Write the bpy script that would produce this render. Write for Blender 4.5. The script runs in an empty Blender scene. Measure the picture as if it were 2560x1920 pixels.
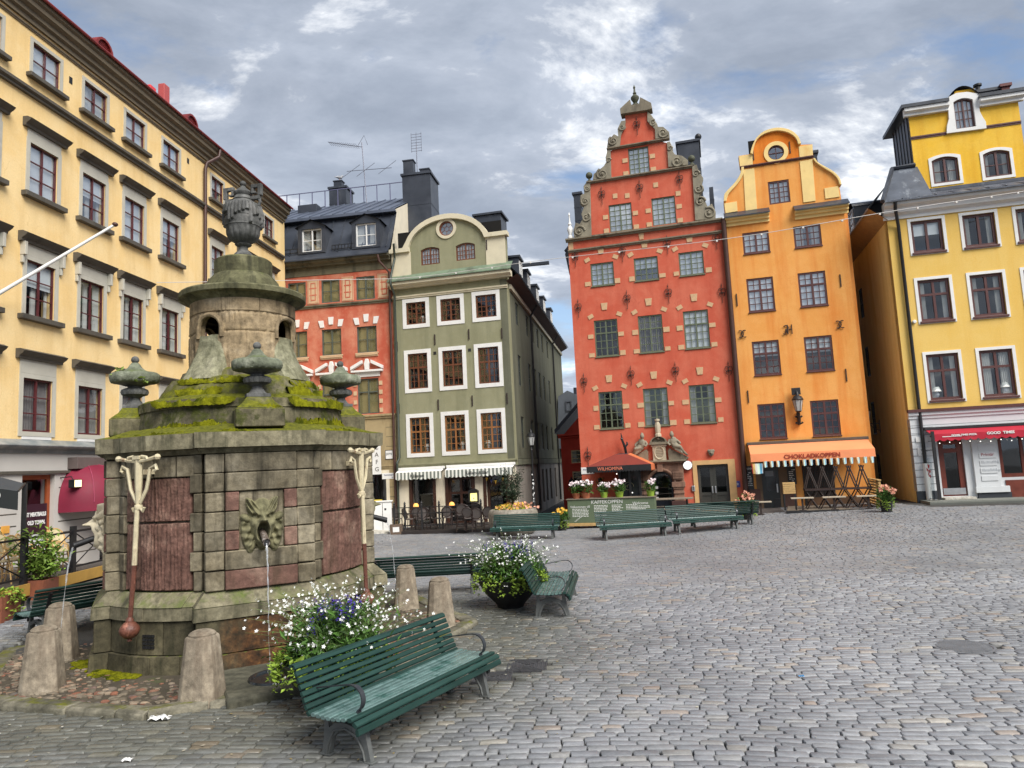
import bpy, bmesh, math, random
import numpy as np
from mathutils import Vector, Matrix
from mathutils.geometry import tessellate_polygon
random.seed(7)
SC = bpy.context.scene
COL = SC.collection
PI = math.pi
# ------------------------------------------------------------------ camera
FPX, CAMH = 1775.0, 2.6
PITCH, ROLL = math.atan(202.7 / FPX), math.radians(2.8)
f0 = Vector((0, math.cos(PITCH), math.sin(PITCH)))
r0 = Vector((1, 0, 0))
q0 = Vector((0, -math.sin(PITCH), math.cos(PITCH)))
RV = r0 * math.cos(ROLL) - q0 * math.sin(ROLL)
UV = q0 * math.cos(ROLL) + r0 * math.sin(ROLL)
CAM = Vector((0, 0, CAMH))
cd = bpy.data.cameras.new('camera')
cam = bpy.data.objects.new('camera', cd)
COL.objects.link(cam)
m3 = Matrix((RV, UV, -f0)).transposed()
cam.matrix_world = Matrix.Translation(CAM) @ m3.to_4x4()
cd.sensor_width = 36
cd.lens = FPX / 2560 * 36
cd.clip_start, cd.clip_end = 0.1, 3000
SC.camera = cam
# ------------------------------------------------------------------ light
SUN_EL, SUN_AZ = math.radians(46), math.radians(143)      # overcast: a very soft sun high behind the camera
sd = bpy.data.lights.new('sun', 'SUN')
sd.energy, sd.angle, sd.color = 1.5, math.radians(40), (1.0, 0.965, 0.91)
sun = bpy.data.objects.new('sun', sd)
COL.objects.link(sun)
sdir = Vector((math.sin(SUN_AZ) * math.cos(SUN_EL), math.cos(SUN_AZ) * math.cos(SUN_EL), math.sin(SUN_EL)))
sun.rotation_euler = sdir.to_track_quat('Z', 'Y').to_euler()
sun.location = sdir * 40
wd = bpy.data.worlds.new('World')
SC.world = wd
wd.use_nodes = True
nt = wd.node_tree
nt.nodes.clear()
def wn(t, **k):
 n = nt.nodes.new(t)
 for a, b in k.items():
  setattr(n, a, b)
 return n
def wl(a, b):
 nt.links.new(a, b)
def wramp(src, pts):
 r = wn('ShaderNodeValToRGB')
 e = r.color_ramp.elements
 while len(e) < len(pts):
  e.new(0.5)
 for i, (p, c) in enumerate(pts):
  e[i].position = p
  e[i].color = (*c, 1) if len(c) == 3 else c
 wl(src, r.inputs[0])
 return r.outputs[0]
wout = wn('ShaderNodeOutputWorld')
sky = wn('ShaderNodeTexSky', sky_type='NISHITA')
sky.sun_disc = False
sky.sun_elevation, sky.sun_rotation = SUN_EL, SUN_AZ
bgs = wn('ShaderNodeBackground')
bgs.inputs[1].default_value = 0.05
wl(sky.outputs[0], bgs.inputs[0])
tc = wn('ShaderNodeTexCoord')
sep = wn('ShaderNodeSeparateXYZ')
wl(tc.outputs['Generated'], sep.inputs[0])
zz = wn('ShaderNodeMath', operation='MAXIMUM'); wl(sep.outputs[2], zz.inputs[0]); zz.inputs[1].default_value = 0.0
za = wn('ShaderNodeMath', operation='ADD'); wl(zz.outputs[0], za.inputs[0]); za.inputs[1].default_value = 0.22
dv = wn('ShaderNodeVectorMath', operation='DIVIDE')
cmb = wn('ShaderNodeCombineXYZ')
for i in range(3):
 wl(za.outputs[0], cmb.inputs[i])
wl(tc.outputs['Generated'], dv.inputs[0]); wl(cmb.outputs[0], dv.inputs[1])
mp = wn('ShaderNodeMapping')
mp.inputs['Rotation'].default_value = (0, 0, math.radians(-38))
mp.inputs['Scale'].default_value = (0.95, 1.35, 1.0)
mp.inputs['Location'].default_value = (3.1, 1.4, 0)
wl(dv.outputs[0], mp.inputs[0])
def wnoise(scale, detail, dist, rough=0.55, vec=None):
 n = wn('ShaderNodeTexNoise')
 n.inputs['Scale'].default_value = scale
 n.inputs['Detail'].default_value = detail
 n.inputs['Roughness'].default_value = rough
 n.inputs['Distortion'].default_value = dist
 wl(vec or mp.outputs[0], n.inputs['Vector'])
 return n.outputs['Fac']
n_big = wnoise(0.9, 7, 0.35, 0.56)
n_med = wnoise(2.6, 10, 0.25, 0.62)
n_fin = wnoise(1.5, 9, 0.2, 0.6)
cloud = wramp(n_med, [(0.30, (0.078, 0.091, 0.116)), (0.45, (0.095, 0.110, 0.137)), (0.56, (0.115, 0.130, 0.158)), (0.63, (0.20, 0.212, 0.232)), (0.71, (0.36, 0.365, 0.365))])
shade = wramp(n_big, [(0.33, (0.84, 0.86, 0.89)), (0.50, (1.0, 1.0, 1.0)), (0.64, (1.3, 1.28, 1.25))])
mx = wn('ShaderNodeMix', data_type='RGBA', blend_type='MULTIPLY')
mx.inputs[0].default_value = 1.0
wl(cloud, mx.inputs[6]); wl(shade, mx.inputs[7])
bgc = wn('ShaderNodeBackground')
bgc.inputs[1].default_value = 1.0
lowb = wramp(zz.outputs[0], [(0.0, (1.7, 1.66, 1.58)), (0.22, (1.3, 1.28, 1.25)), (0.55, (1.0, 1.0, 1.0))])
mx2 = wn('ShaderNodeMix', data_type='RGBA', blend_type='MULTIPLY')
mx2.inputs[0].default_value = 1.0
wl(mx.outputs[2], mx2.inputs[6]); wl(lowb, mx2.inputs[7])
wl(mx2.outputs[2], bgc.inputs[0])
cover = wramp(n_fin, [(0.37, (0.1, 0.1, 0.1)), (0.47, (1.0, 1.0, 1.0))])
wm = wn('ShaderNodeMixShader')
wl(cover, wm.inputs[0]); wl(bgs.outputs[0], wm.inputs[1]); wl(bgc.outputs[0], wm.inputs[2])
wl(wm.outputs[0], wout.inputs[0])
SC.view_settings.view_transform = 'Standard'
SC.view_settings.look = 'None'
SC.view_settings.gamma = 1.0
SC.view_settings.exposure = 1.85
SC.render.film_transparent = False
SC.cycles.use_denoising = True
SC.cycles.max_bounces = 6
SC.cycles.diffuse_bounces = 3
SC.cycles.glossy_bounces = 3
SC.cycles.transparent_max_bounces = 10
SC.cycles.caustics_reflective = False
SC.cycles.caustics_refractive = False
# ------------------------------------------------------------------ measuring helpers (rays of the real camera onto real planes)
ZF = {0: (0, 0, 1.0), 1: (0, 0, 2.593), 2: (0, 560, 2.592), 3: (640, 320, 2.765), 4: (640, 860, 2.765), 5: (1380, 200, 2.765),
      6: (1380, 760, 2.765), 7: (2060, 200, 3.318), 8: (2060, 700, 2.764), 9: (0, 900, 4.147), 10: (1440, 1040, 5.531),
      11: (1860, 1060, 5.53), 12: (2240, 1000, 5.531), 13: (0, 1240, 4.147), 15: (940, 1140, 4.424)}
def ray(x, y):
 return f0 + RV * ((x - 1280) / FPX) + UV * ((960 - y) / FPX)
def sm(t):
 t = np.clip(t, 0, 1)
 return t * t * (3 - 2 * t)
def gz(x, y):
 return .42 * sm((x - 1) / 14) * sm((y - 13) / 14) + .4 * sm((-x - 4.5) / 5) * sm((y - 9) / 7)
def at_depth(px, py, Y):
 d = ray(px, py)
 return CAM + d * (Y / d.y)
# ------------------------------------------------------------------ mesh builder
class MB:
 def __init__(s):
  s.v, s.f, s.X = [], [], None
 def add(s, vs, fs):
  n = len(s.v)
  if s.X is not None:
   vs = [s.X @ Vector(v) for v in vs]
  s.v += [tuple(v) for v in vs]
  s.f += [[i + n for i in f] for f in fs]
  return s
 def box(s, x0, y0, z0, x1, y1, z1):
  return s.add([(x0, y0, z0), (x1, y0, z0), (x1, y1, z0), (x0, y1, z0), (x0, y0, z1), (x1, y0, z1), (x1, y1, z1), (x0, y1, z1)],
                     [(0, 3, 2, 1), (4, 5, 6, 7), (0, 1, 5, 4), (1, 2, 6, 5), (2, 3, 7, 6), (3, 0, 4, 7)])
 def cbox(s, c, d):
  return s.box(c[0] - d[0] / 2, c[1] - d[1] / 2, c[2] - d[2] / 2, c[0] + d[0] / 2, c[1] + d[1] / 2, c[2] + d[2] / 2)
 def quad(s, a, b, c, d):
  return s.add([a, b, c, d], [(0, 1, 2, 3)])
 def poly(s, pts):
  return s.add(pts, [list(range(len(pts)))])
 def slab(s, outer, holes=(), y0=0.0, y1=0.3, back=False):
  """A wall lying in the x-z plane, front at y0, with holes and their reveals."""
  loops = [list(outer)] + [list(h) for h in holes]
  pts = [p for l in loops for p in l]
  tris = tessellate_polygon([[Vector((p[0], p[1], 0)) for p in l] for l in loops])
  s.add([(p[0], y0, p[1]) for p in pts], [list(t) for t in tris])
  if back:
   s.add([(p[0], y1, p[1]) for p in pts], [list(reversed(t)) for t in tris])
  for l in loops:
   n = len(l)
   s.add([(p[0], y0, p[1]) for p in l] + [(p[0], y1, p[1]) for p in l], [(i, (i + 1) % n, (i + 1) % n + n, i + n) for i in range(n)])
  return s
 def prism(s, poly, y0, y1):
  return s.slab(poly, (), y0, y1, True)
 def tube(s, pts, r, n=6, closed=False):
  pts = [Vector(p) for p in pts]
  k = len(pts)
  rs = r if isinstance(r, (list, tuple)) else [r] * k
  rings, up = [], None
  for i, p in enumerate(pts):
   a = pts[(i - 1) % k] if (closed or i) else p
   b = pts[(i + 1) % k] if (closed or i < k - 1) else p
   t = (b - a)
   if t.length < 1e-9:
    t = Vector((0, 0, 1))
   t.normalize()
   if up is None:
    up = t.orthogonal().normalized()
   up = (up - t * up.dot(t))
   up = up.normalized() if up.length > 1e-6 else t.orthogonal().normalized()
   w = t.cross(up)
   rings.append([p + (up * math.cos(2 * PI * j / n) + w * math.sin(2 * PI * j / n)) * rs[i] for j in range(n)])
  vs = [v for rg in rings for v in rg]
  fs = []
  for i in range(k if closed else k - 1):
   o, q = i * n, ((i + 1) % k) * n
   fs += [(o + j, o + (j + 1) % n, q + (j + 1) % n, q + j) for j in range(n)]
  if not closed:
   fs += [list(range(n))[::-1], [(k - 1) * n + j for j in range(n)]]
  return s.add(vs, fs)
 def lathe(s, prof, n=20, c=(0, 0, 0), squash=1.0):
  vs, fs = [], []
  for r, z in prof:
   for j in range(n):
    a = 2 * PI * j / n
    vs.append((c[0] + r * math.cos(a), c[1] + r * math.sin(a) * squash, c[2] + z))
  for i in range(len(prof) - 1):
   for j in range(n):
    fs.append((i * n + j, i * n + (j + 1) % n, (i + 1) * n + (j + 1) % n, (i + 1) * n + j))
  if prof[0][0] > 1e-4:
   fs.append(list(range(n))[::-1])
  if prof[-1][0] > 1e-4:
   fs.append([(len(prof) - 1) * n + j for j in range(n)])
  return s.add(vs, fs)
 def ball(s, c, r, n=12, sc=(1, 1, 1)):
  k = max(4, n // 2)
  vs, fs = [], []
  for i in range(k + 1):
   a = -PI / 2 + PI * i / k
   for j in range(n):
    b = 2 * PI * j / n
    vs.append((c[0] + r * sc[0] * math.cos(a) * math.cos(b), c[1] + r * sc[1] * math.cos(a) * math.sin(b), c[2] + r * sc[2] * math.sin(a)))
  for i in range(k):
   for j in range(n):
    fs.append((i * n + j, i * n + (j + 1) % n, (i + 1) * n + (j + 1) % n, (i + 1) * n + j))
  return s.add(vs, fs)
 def rings(s, rings, closed=True, caps=True):
  n = len(rings[0])
  vs = [p for r in rings for p in r]
  fs = []
  for i in range(len(rings) - 1):
   for j in range(n if closed else n - 1):
    fs.append((i * n + j, i * n + (j + 1) % n, (i + 1) * n + (j + 1) % n, (i + 1) * n + j))
  if caps and closed:
   fs += [list(range(n))[::-1], [(len(rings) - 1) * n + j for j in range(n)]]
  return s.add(vs, fs)
 def data(s, name, mat, smooth=40, fix=True):
  me = bpy.data.meshes.new(name)
  me.from_pydata(s.v, [], s.f)
  if fix and len(s.f) < 60000:
   bm = bmesh.new()
   bm.from_mesh(me)
   bmesh.ops.remove_doubles(bm, verts=bm.verts, dist=1e-5)
   bmesh.ops.recalc_face_normals(bm, faces=bm.faces)
   bm.to_mesh(me)
   bm.free()
  me.materials.append(mat)
  if smooth:
   me.polygons.foreach_set('use_smooth', [True] * len(me.polygons))
   me.set_sharp_from_angle(angle=math.radians(smooth))
  me.update()
  return me
 def build(s, name, mat, parent=None, smooth=40, bevel=0.0, fix=True):
  o = bpy.data.objects.new(name, s.data(name, mat, smooth, fix))
  COL.objects.link(o)
  if parent is not None:
   o.parent = parent
  if bevel:
   b = o.modifiers.new('bevel', 'BEVEL')
   b.width, b.segments, b.limit_method, b.angle_limit = bevel, 2, 'ANGLE', math.radians(40)
  return o
def tag(o, label, cat, group=None):
 o['label'], o['category'] = label, cat
 if group:
  o['group'] = group
 return o
def thing(name, label, cat, loc=(0, 0, 0), rz=0.0, group=None):
 o = bpy.data.objects.new(name, None)
 o.empty_display_size = 0.2
 COL.objects.link(o)
 o.location, o.rotation_euler = loc, (0, 0, rz)
 return tag(o, label, cat, group)
def struct(o, kind='structure'):
 o['kind'] = kind
 return o
KIDS = {}
def copy_tree(o, parent=None, loc=None, rz=None, label=None):
 c = o.copy()
 COL.objects.link(c)
 if parent is not None:
  c.parent = parent
 if loc is not None:
  c.location = loc
 if rz is not None:
  c.rotation_euler = (0, 0, rz)
 if label:
  c['label'] = label
 for ch in o.children:
  copy_tree(ch, c)
 return c
def inst(src, name, parent, loc, rot=(0, 0, 0), sc=(1, 1, 1)):
 o = bpy.data.objects.new(name, src)
 COL.objects.link(o)
 o.parent, o.location, o.rotation_euler, o.scale = parent, loc, rot, sc
 return o
def text(s, size, mat, parent, loc, rot=(PI / 2, 0, 0), name='lettering', depth=0.004, align='CENTER', sx=1.0, bold=0.0):
 cu = bpy.data.curves.new('t', 'FONT')
 cu.body, cu.size, cu.align_x, cu.align_y, cu.extrude, cu.offset = s, size, align, 'CENTER', depth, bold
 cu.resolution_u = 3
 t = bpy.data.objects.new('t', cu)
 COL.objects.link(t)
 bpy.context.view_layer.update()
 me = bpy.data.meshes.new_from_object(t.evaluated_get(bpy.context.evaluated_depsgraph_get()))
 bpy.data.objects.remove(t)
 bpy.data.curves.remove(cu)
 from mathutils import Euler
 me.transform(Matrix.Translation(loc) @ Euler(rot).to_matrix().to_4x4() @ Matrix.Diagonal((sx, 1, 1, 1)))
 me.materials.clear()
 me.materials.append(mat)
 o = bpy.data.objects.new(name, me)
 COL.objects.link(o)
 o.parent = parent
 return o
def remesh(mb, vox, smooth_it=3):
 """one continuous skin over overlapping lumps"""
 me = bpy.data.meshes.new('r')
 me.from_pydata(mb.v, [], mb.f)
 o = bpy.data.objects.new('r', me)
 COL.objects.link(o)
 m = o.modifiers.new('r', 'REMESH')
 m.mode, m.voxel_size = 'VOXEL', vox
 if smooth_it:
  k = o.modifiers.new('s', 'SMOOTH')
  k.factor, k.iterations = 0.5, smooth_it
 bpy.context.view_layer.update()
 r = bpy.data.meshes.new_from_object(o.evaluated_get(bpy.context.evaluated_depsgraph_get()))
 bpy.data.objects.remove(o)
 r.polygons.foreach_set('use_smooth', [True] * len(r.polygons))
 return r
def obj(name, me, mat, parent=None):
 me.materials.clear()
 me.materials.append(mat)
 o = bpy.data.objects.new(name, me)
 COL.objects.link(o)
 o.parent = parent
 return o
def spiral(cx, cz, r, turns=1.4, a0=0.0, sgn=1, y=0.0, n=18):
 return [(cx + r * (1 - 0.8 * i / n) * math.cos(a0 + sgn * turns * 2 * PI * i / n), y, cz + r * (1 - 0.8 * i / n) * math.sin(a0 + sgn * turns * 2 * PI * i / n)) for i in range(n + 1)]
def leaves(mb, pts, size, rnd, asp=2.0):
 """leaf-sized kites at the given points, each turned its own way"""
 for p in pts:
  a, b = rnd.uniform(0, 2 * PI), rnd.uniform(-0.5, 1.0)
  d = Vector((math.cos(a) * math.cos(b), math.sin(a) * math.cos(b), math.sin(b)))
  w = d.cross(Vector((rnd.gauss(0, .5), rnd.gauss(0, .5), 1))).normalized()
  L = size * rnd.uniform(.6, 1.3)
  n = d.cross(w) * L * .12
  p = Vector(p)
  mb.add([p, p + d * L * .5 + w * L / asp / 2 - n, p + d * L, p + d * L * .5 - w * L / asp / 2 - n], [(0, 1, 2), (0, 2, 3)])
def smooth_path(p, k=4):
 out = []
 for i in range(len(p) - 1):
  a, b, c, d = p[max(0, i - 1)], p[i], p[i + 1], p[min(len(p) - 1, i + 2)]
  for t in range(k):
   u = t / k
   out.append(tuple(.5 * ((2 * b[j]) + (c[j] - a[j]) * u + (2 * a[j] - 5 * b[j] + 4 * c[j] - d[j]) * u * u + (3 * b[j] - a[j] - 3 * c[j] + d[j]) * u ** 3) for j in range(len(b))))
 out.append(tuple(p[-1]))
 return out
def blob_pts(rnd, n, c, r, shell=.5):
 out = []
 while len(out) < n:
  v = Vector((rnd.gauss(0, 1), rnd.gauss(0, 1), rnd.gauss(0, 1))).normalized() * (shell + (1 - shell) * rnd.random())
  out.append((c[0] + v.x * r[0], c[1] + v.y * r[1], c[2] + v.z * r[2]))
 return out
# ------------------------------------------------------------------ materials
def S(r, g, b, k=1.0):
 f = lambda c: (c / 12.92 if c <= .04045 else ((c + .055) / 1.055) ** 2.4)
 return tuple(min(1.0, f(v / 255) * k) for v in (r, g, b))
class NT:
 def __init__(s, name):
  s.m = bpy.data.materials.new(name)
  s.m.use_nodes = True
  s.t = s.m.node_tree
  s.t.nodes.clear()
  s.out = s.n('ShaderNodeOutputMaterial')
 def n(s, t, **k):
  x = s.t.nodes.new(t)
  for a, b in k.items():
   setattr(x, a, b)
  return x
 def l(s, a, b):
  s.t.links.new(a, b)
 def coord(s, scale=(1, 1, 1), rot=(0, 0, 0), kind='Object'):
  c = s.n('ShaderNodeTexCoord')
  mp = s.n('ShaderNodeMapping')
  mp.inputs['Scale'].default_value = scale
  mp.inputs['Rotation'].default_value = rot
  s.l(c.outputs[kind], mp.inputs[0])
  return mp.outputs[0]
 def noise(s, vec, scale, detail=5, rough=.6, dist=0.0):
  x = s.n('ShaderNodeTexNoise')
  x.inputs['Scale'].default_value = scale
  x.inputs['Detail'].default_value = detail
  x.inputs['Roughness'].default_value = rough
  x.inputs['Distortion'].default_value = dist
  s.l(vec, x.inputs['Vector'])
  return x.outputs['Fac']
 def ramp(s, src, pts):
  r = s.n('ShaderNodeValToRGB')
  e = r.color_ramp.elements
  while len(e) < len(pts):
   e.new(.5)
  for i, (p, c) in enumerate(pts):
   e[i].position = p
   c = (c, c, c) if not isinstance(c, (tuple, list)) else c
   e[i].color = (*c[:3], 1)
  s.l(src, r.inputs[0])
  return r.outputs[0]
 def mix(s, fac, a, b, mode='MIX'):
  x = s.n('ShaderNodeMix', data_type='RGBA', blend_type=mode)
  for i, v in ((0, fac), (6, a), (7, b)):
   if isinstance(v, (int, float)):
    x.inputs[i].default_value = v
   elif isinstance(v, tuple):
    x.inputs[i].default_value = (*v[:3], 1)
   else:
    s.l(v, x.inputs[i])
  return x.outputs[2]
 def math(s, op, a, b=0.0):
  x = s.n('ShaderNodeMath', operation=op)
  for i, v in ((0, a), (1, b)):
   if isinstance(v, (int, float)):
    x.inputs[i].default_value = v
   else:
    s.l(v, x.inputs[i])
  return x.outputs[0]
 def bump(s, h, strength=.3, dist=.02, normal=None):
  b = s.n('ShaderNodeBump')
  b.inputs['Strength'].default_value = strength
  b.inputs['Distance'].default_value = dist
  s.l(h, b.inputs['Height'])
  if normal is not None:
   s.l(normal, b.inputs['Normal'])
  return b.outputs[0]
 def pbr(s, col, rough=.7, normal=None, metal=0.0, spec=.5, **k):
  p = s.n('ShaderNodeBsdfPrincipled')
  for key, v in (('Base Color', col), ('Roughness', rough), ('Metallic', metal), ('Specular IOR Level', spec), *k.items()):
   i = p.inputs[key]
   if isinstance(v, (int, float)):
    i.default_value = v
   elif isinstance(v, tuple):
    i.default_value = (*v[:3], 1)
   else:
    s.l(v, i)
  if normal is not None:
   s.l(normal, p.inputs['Normal'])
  s.l(p.outputs[0], s.out.inputs[0])
  return p
def plain(name, col, rough=.6, var=.18, scale=6, bump=.12, bscale=60, metal=0.0, spec=.5, isl=0.0, dirt=None, **k):
 t = NT(name)
 v = t.coord()
 n1 = t.noise(v, scale, 6)
 d = tuple(c * (1 - var) for c in col)
 b = tuple(min(1, c * (1 + var)) for c in col)
 c = t.ramp(n1, [(.3, d), (.7, b)])
 if dirt:
  n3 = t.noise(t.coord((1, 1, .35)), dirt[1], 7, .65)
  c = t.mix(t.ramp(n3, [(dirt[2], 0.0), (dirt[2] + .16, 1.0)]), c, dirt[0])
 if isl:
  g = t.n('ShaderNodeNewGeometry')
  c = t.mix(1.0, c, t.ramp(g.outputs['Random Per Island'], [(0, 1 - isl), (1, 1 + isl)]), 'MULTIPLY')
 n2 = t.noise(v, bscale, 4)
 rr = t.ramp(n1, [(.3, max(0, rough - .08)), (.7, min(1, rough + .08))])
 t.pbr(c, rr, t.bump(n2, bump, .02), metal, spec, **k)
 return t.m
def plaster(name, col, wash, stain, wfac=.5, sfac=.35, seed=0.0, bump=.25):
 """limewashed render: cloudy patches, rain streaks, fine grain"""
 t = NT(name)
 v = t.coord()
 big = t.noise(v, .55, 7, .62, .6)
 med = t.noise(v, 2.6, 7, .65, .3)
 st = t.noise(t.coord((1.6, 1.6, .16)), 1.3, 7, .6)
 c = t.mix(t.math('MULTIPLY', t.ramp(big, [(.42, 0.0), (.60, 1.0)]), wfac), col, wash)
 c = t.mix(t.math('MULTIPLY', t.ramp(med, [(.48, 0.0), (.66, 1.0)]), wfac * .8), c, wash)
 c = t.mix(t.math('MULTIPLY', t.ramp(st, [(.46, 0.0), (.68, 1.0)]), sfac * 1.3), c, stain)
 fine = t.noise(v, 22, 5, .7)
 c = t.mix(1.0, c, t.ramp(fine, [(.3, .93), (.7, 1.06)]), 'MULTIPLY')
 h = t.math('ADD', t.math('MULTIPLY', t.noise(v, 5, 5), .7), t.math('MULTIPLY', fine, .3))
 # hairline cracks and small repairs
 vo = t.n('ShaderNodeTexVoronoi', feature='DISTANCE_TO_EDGE')
 vo.inputs['Scale'].default_value = .8
 wv_ = t.n('ShaderNodeVectorMath', operation='ADD')
 nz = t.n('ShaderNodeTexNoise'); nz.inputs['Scale'].default_value = 2.0; nz.inputs['Detail'].default_value = 6
 t.l(v, nz.inputs['Vector']); t.l(v, wv_.inputs[0]); t.l(nz.outputs['Color'], wv_.inputs[1]); t.l(wv_.outputs[0], vo.inputs['Vector'])
 crk = t.math('MULTIPLY', t.ramp(vo.outputs['Distance'], [(.0, 1.0), (.012, 0.0)]), t.ramp(big, [(.5, 0.0), (.62, .5)]))
 c = t.mix(crk, c, stain)
 t.pbr(c, .88, t.bump(h, bump, .03), 0, .25)
 return t.m
def glass_mat(name, tint, refl):
 t = NT(name)
 v = t.coord()
 nb = t.bump(t.noise(v, 1.6, 1), .05, .04)
 tr = t.n('ShaderNodeBsdfTransparent'); tr.inputs[0].default_value = (*tint, 1)
 gl = t.n('ShaderNodeBsdfGlossy'); gl.inputs['Roughness'].default_value = .03; gl.inputs[0].default_value = (.92, .96, 1, 1)
 t.l(nb, gl.inputs['Normal'])
 fr = t.n('ShaderNodeLayerWeight'); fr.inputs[0].default_value = .5
 t.l(nb, fr.inputs['Normal'])
 f = t.math('MINIMUM', t.math('ADD', t.math('MULTIPLY', t.math('POWER', fr.outputs['Facing'], 3.0), .8), refl + .03), .95)
 m = t.n('ShaderNodeMixShader')
 t.l(f, m.inputs[0]); t.l(tr.outputs[0], m.inputs[1]); t.l(gl.outputs[0], m.inputs[2])
 t.l(m.outputs[0], t.out.inputs[0])
 return t.m
def stone(name, cols, moss=None, mossamt=.5, bump=.5, grain=30, isl=.15, streaks=None, blocks=None, wet=None, k=1.9, rust=False):
 """weathered stone, darker lichen, optional moss where faces look up"""
 t = NT(name)
 cols = [tuple(min(.75, q * k) for q in c) for c in cols]
 if streaks:
  streaks = (tuple(q * k * .8 for q in streaks[0]), streaks[1])
 v = t.coord()
 n1 = t.noise(v, 1.7, 8, .65, .4)
 c = t.ramp(n1, [(.3, cols[0]), (.52, cols[1]), (.72, cols[2])])
 g = t.n('ShaderNodeNewGeometry')
 if isl:
  c = t.mix(1.0, c, t.ramp(g.outputs['Random Per Island'], [(0, 1 - isl), (1, 1 + isl)]), 'MULTIPLY')
 n2 = t.noise(v, 9, 8, .7)
 c = t.mix(1.0, c, t.ramp(n2, [(.30, .50), (.64, 1.22)]), 'MULTIPLY')
 if streaks:
  n3 = t.noise(t.coord((3.2, 3.2, .3)), 1.6, 7, .65)
  c = t.mix(t.math('MULTIPLY', t.ramp(n3, [(.5, 0.0), (.68, 1.0)]), streaks[1]), c, streaks[0])
 h = t.math('ADD', t.math('MULTIPLY', n2, .6), t.math('MULTIPLY', t.noise(v, grain, 5, .7), .4))
 rough = .85
 if rust:
  ds = t.n('ShaderNodeVectorMath', operation='DISTANCE')
  t.l(v, ds.inputs[0])
  ds.inputs[1].default_value = (.25, -2.15, .3)
  dn = t.math('ADD', ds.outputs['Value'], t.math('MULTIPLY', t.noise(t.coord((2, 2, .5)), 2.2, 6), 1.1))
  c = t.mix(t.ramp(t.math('DIVIDE', dn, 2.4), [(.42, .85), (.62, 0.0)]), c, t.ramp(n2, [(.35, S(30, 18, 10)), (.55, S(82, 50, 26)), (.75, S(140, 96, 50))]))
 if False:
  br = t.n('ShaderNodeTexBrick')
  t.l(t.coord(kind='UV'), br.inputs[0])
 nb = t.bump(h, bump, .03)
 if moss:
  sx = t.n('ShaderNodeSeparateXYZ')
  t.l(g.outputs['Normal'], sx.inputs[0])
  up = t.math('MULTIPLY', t.math('MAXIMUM', sx.outputs[2], 0.0), 1.0)
  mn = t.noise(v, 3.1, 8, .7)
  k = t.ramp(t.math('ADD', t.math('MULTIPLY', up, .55), t.math('MULTIPLY', mn, .75)), [(.95 - mossamt, 0.0), (1.12 - mossamt, 1.0)])
  if mossamt > .25:
   dm = t.ramp(t.noise(v, 2.3, 9, .72), [(.50, 0.0), (.58, .85)])
   c = t.mix(dm, c, t.ramp(n2, [(.3, S(34, 38, 10)), (.7, S(78, 84, 24))]))
  mc = t.ramp(t.noise(v, 14, 6, .7), [(.3, moss[0]), (.7, moss[1])])
  c = t.mix(k, c, mc)
 t.pbr(c, rough, nb, 0, .3)
 return t.m
MT = {}
glassA = glass_mat('window_glass', (.86, .89, .89), .06)
glassB = glass_mat('mirror_like_glass', (.90, .93, .94), .24)
interior = plain('dark_room', (.022, .021, .02), 1.0, .05, .5, 0, 5, spec=0)
curtain = plain('white_curtain', (.62, .61, .58), .95, .1, 3, .2, 20, spec=.1)
blindrefl = plain('pale_blind_sky_reflection', (.76, .78, .80), .9, .12, 1.2, .05, 20, spec=.1)  # serves real blinds and the painted sky reflection in the left house panes
tanrefl = plain('tan_pane_reflection', S(150, 138, 96, .9), .9, .15, 1.5, .05, 20, spec=.1)  # stands in for a yellow building reflected in the panes
greycur = plain('grey_net_curtain', (.25, .23, .23), .95, .25, 4, .2, 20, spec=.1)
black = plain('black_iron', (.012, .012, .013), .5, .3, 8, .1, 50)
darkiron = plain('rusty_dark_iron', (.03, .018, .014), .7, .4, 9, .3, 60)
sheet = plain('black_sheet_metal', (.036, .041, .052), .38, .3, 1.2, .1, 3, dirt=((.07, .075, .085), 1.6, .58))
sheetblue = plain('blue_black_sky_sheen_metal', (.085, .10, .135), .42, .25, .9, .12, 2.5)  # base lightness raised to paint in the sky reflected by the roof
white = plain('white_paint', (.74, .73, .70), .6, .07, 2, .1, 40, dirt=((.5, .48, .43), 1.5, .62))
cream = plain('cream_plaster', (.72, .64, .49), .8, .1, 1.4, .15, 20, dirt=((.5, .42, .3), 1.6, .58))
steel = plain('brushed_steel', (.5, .5, .5), .35, .1, 3, .05, 80, metal=.9)
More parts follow.
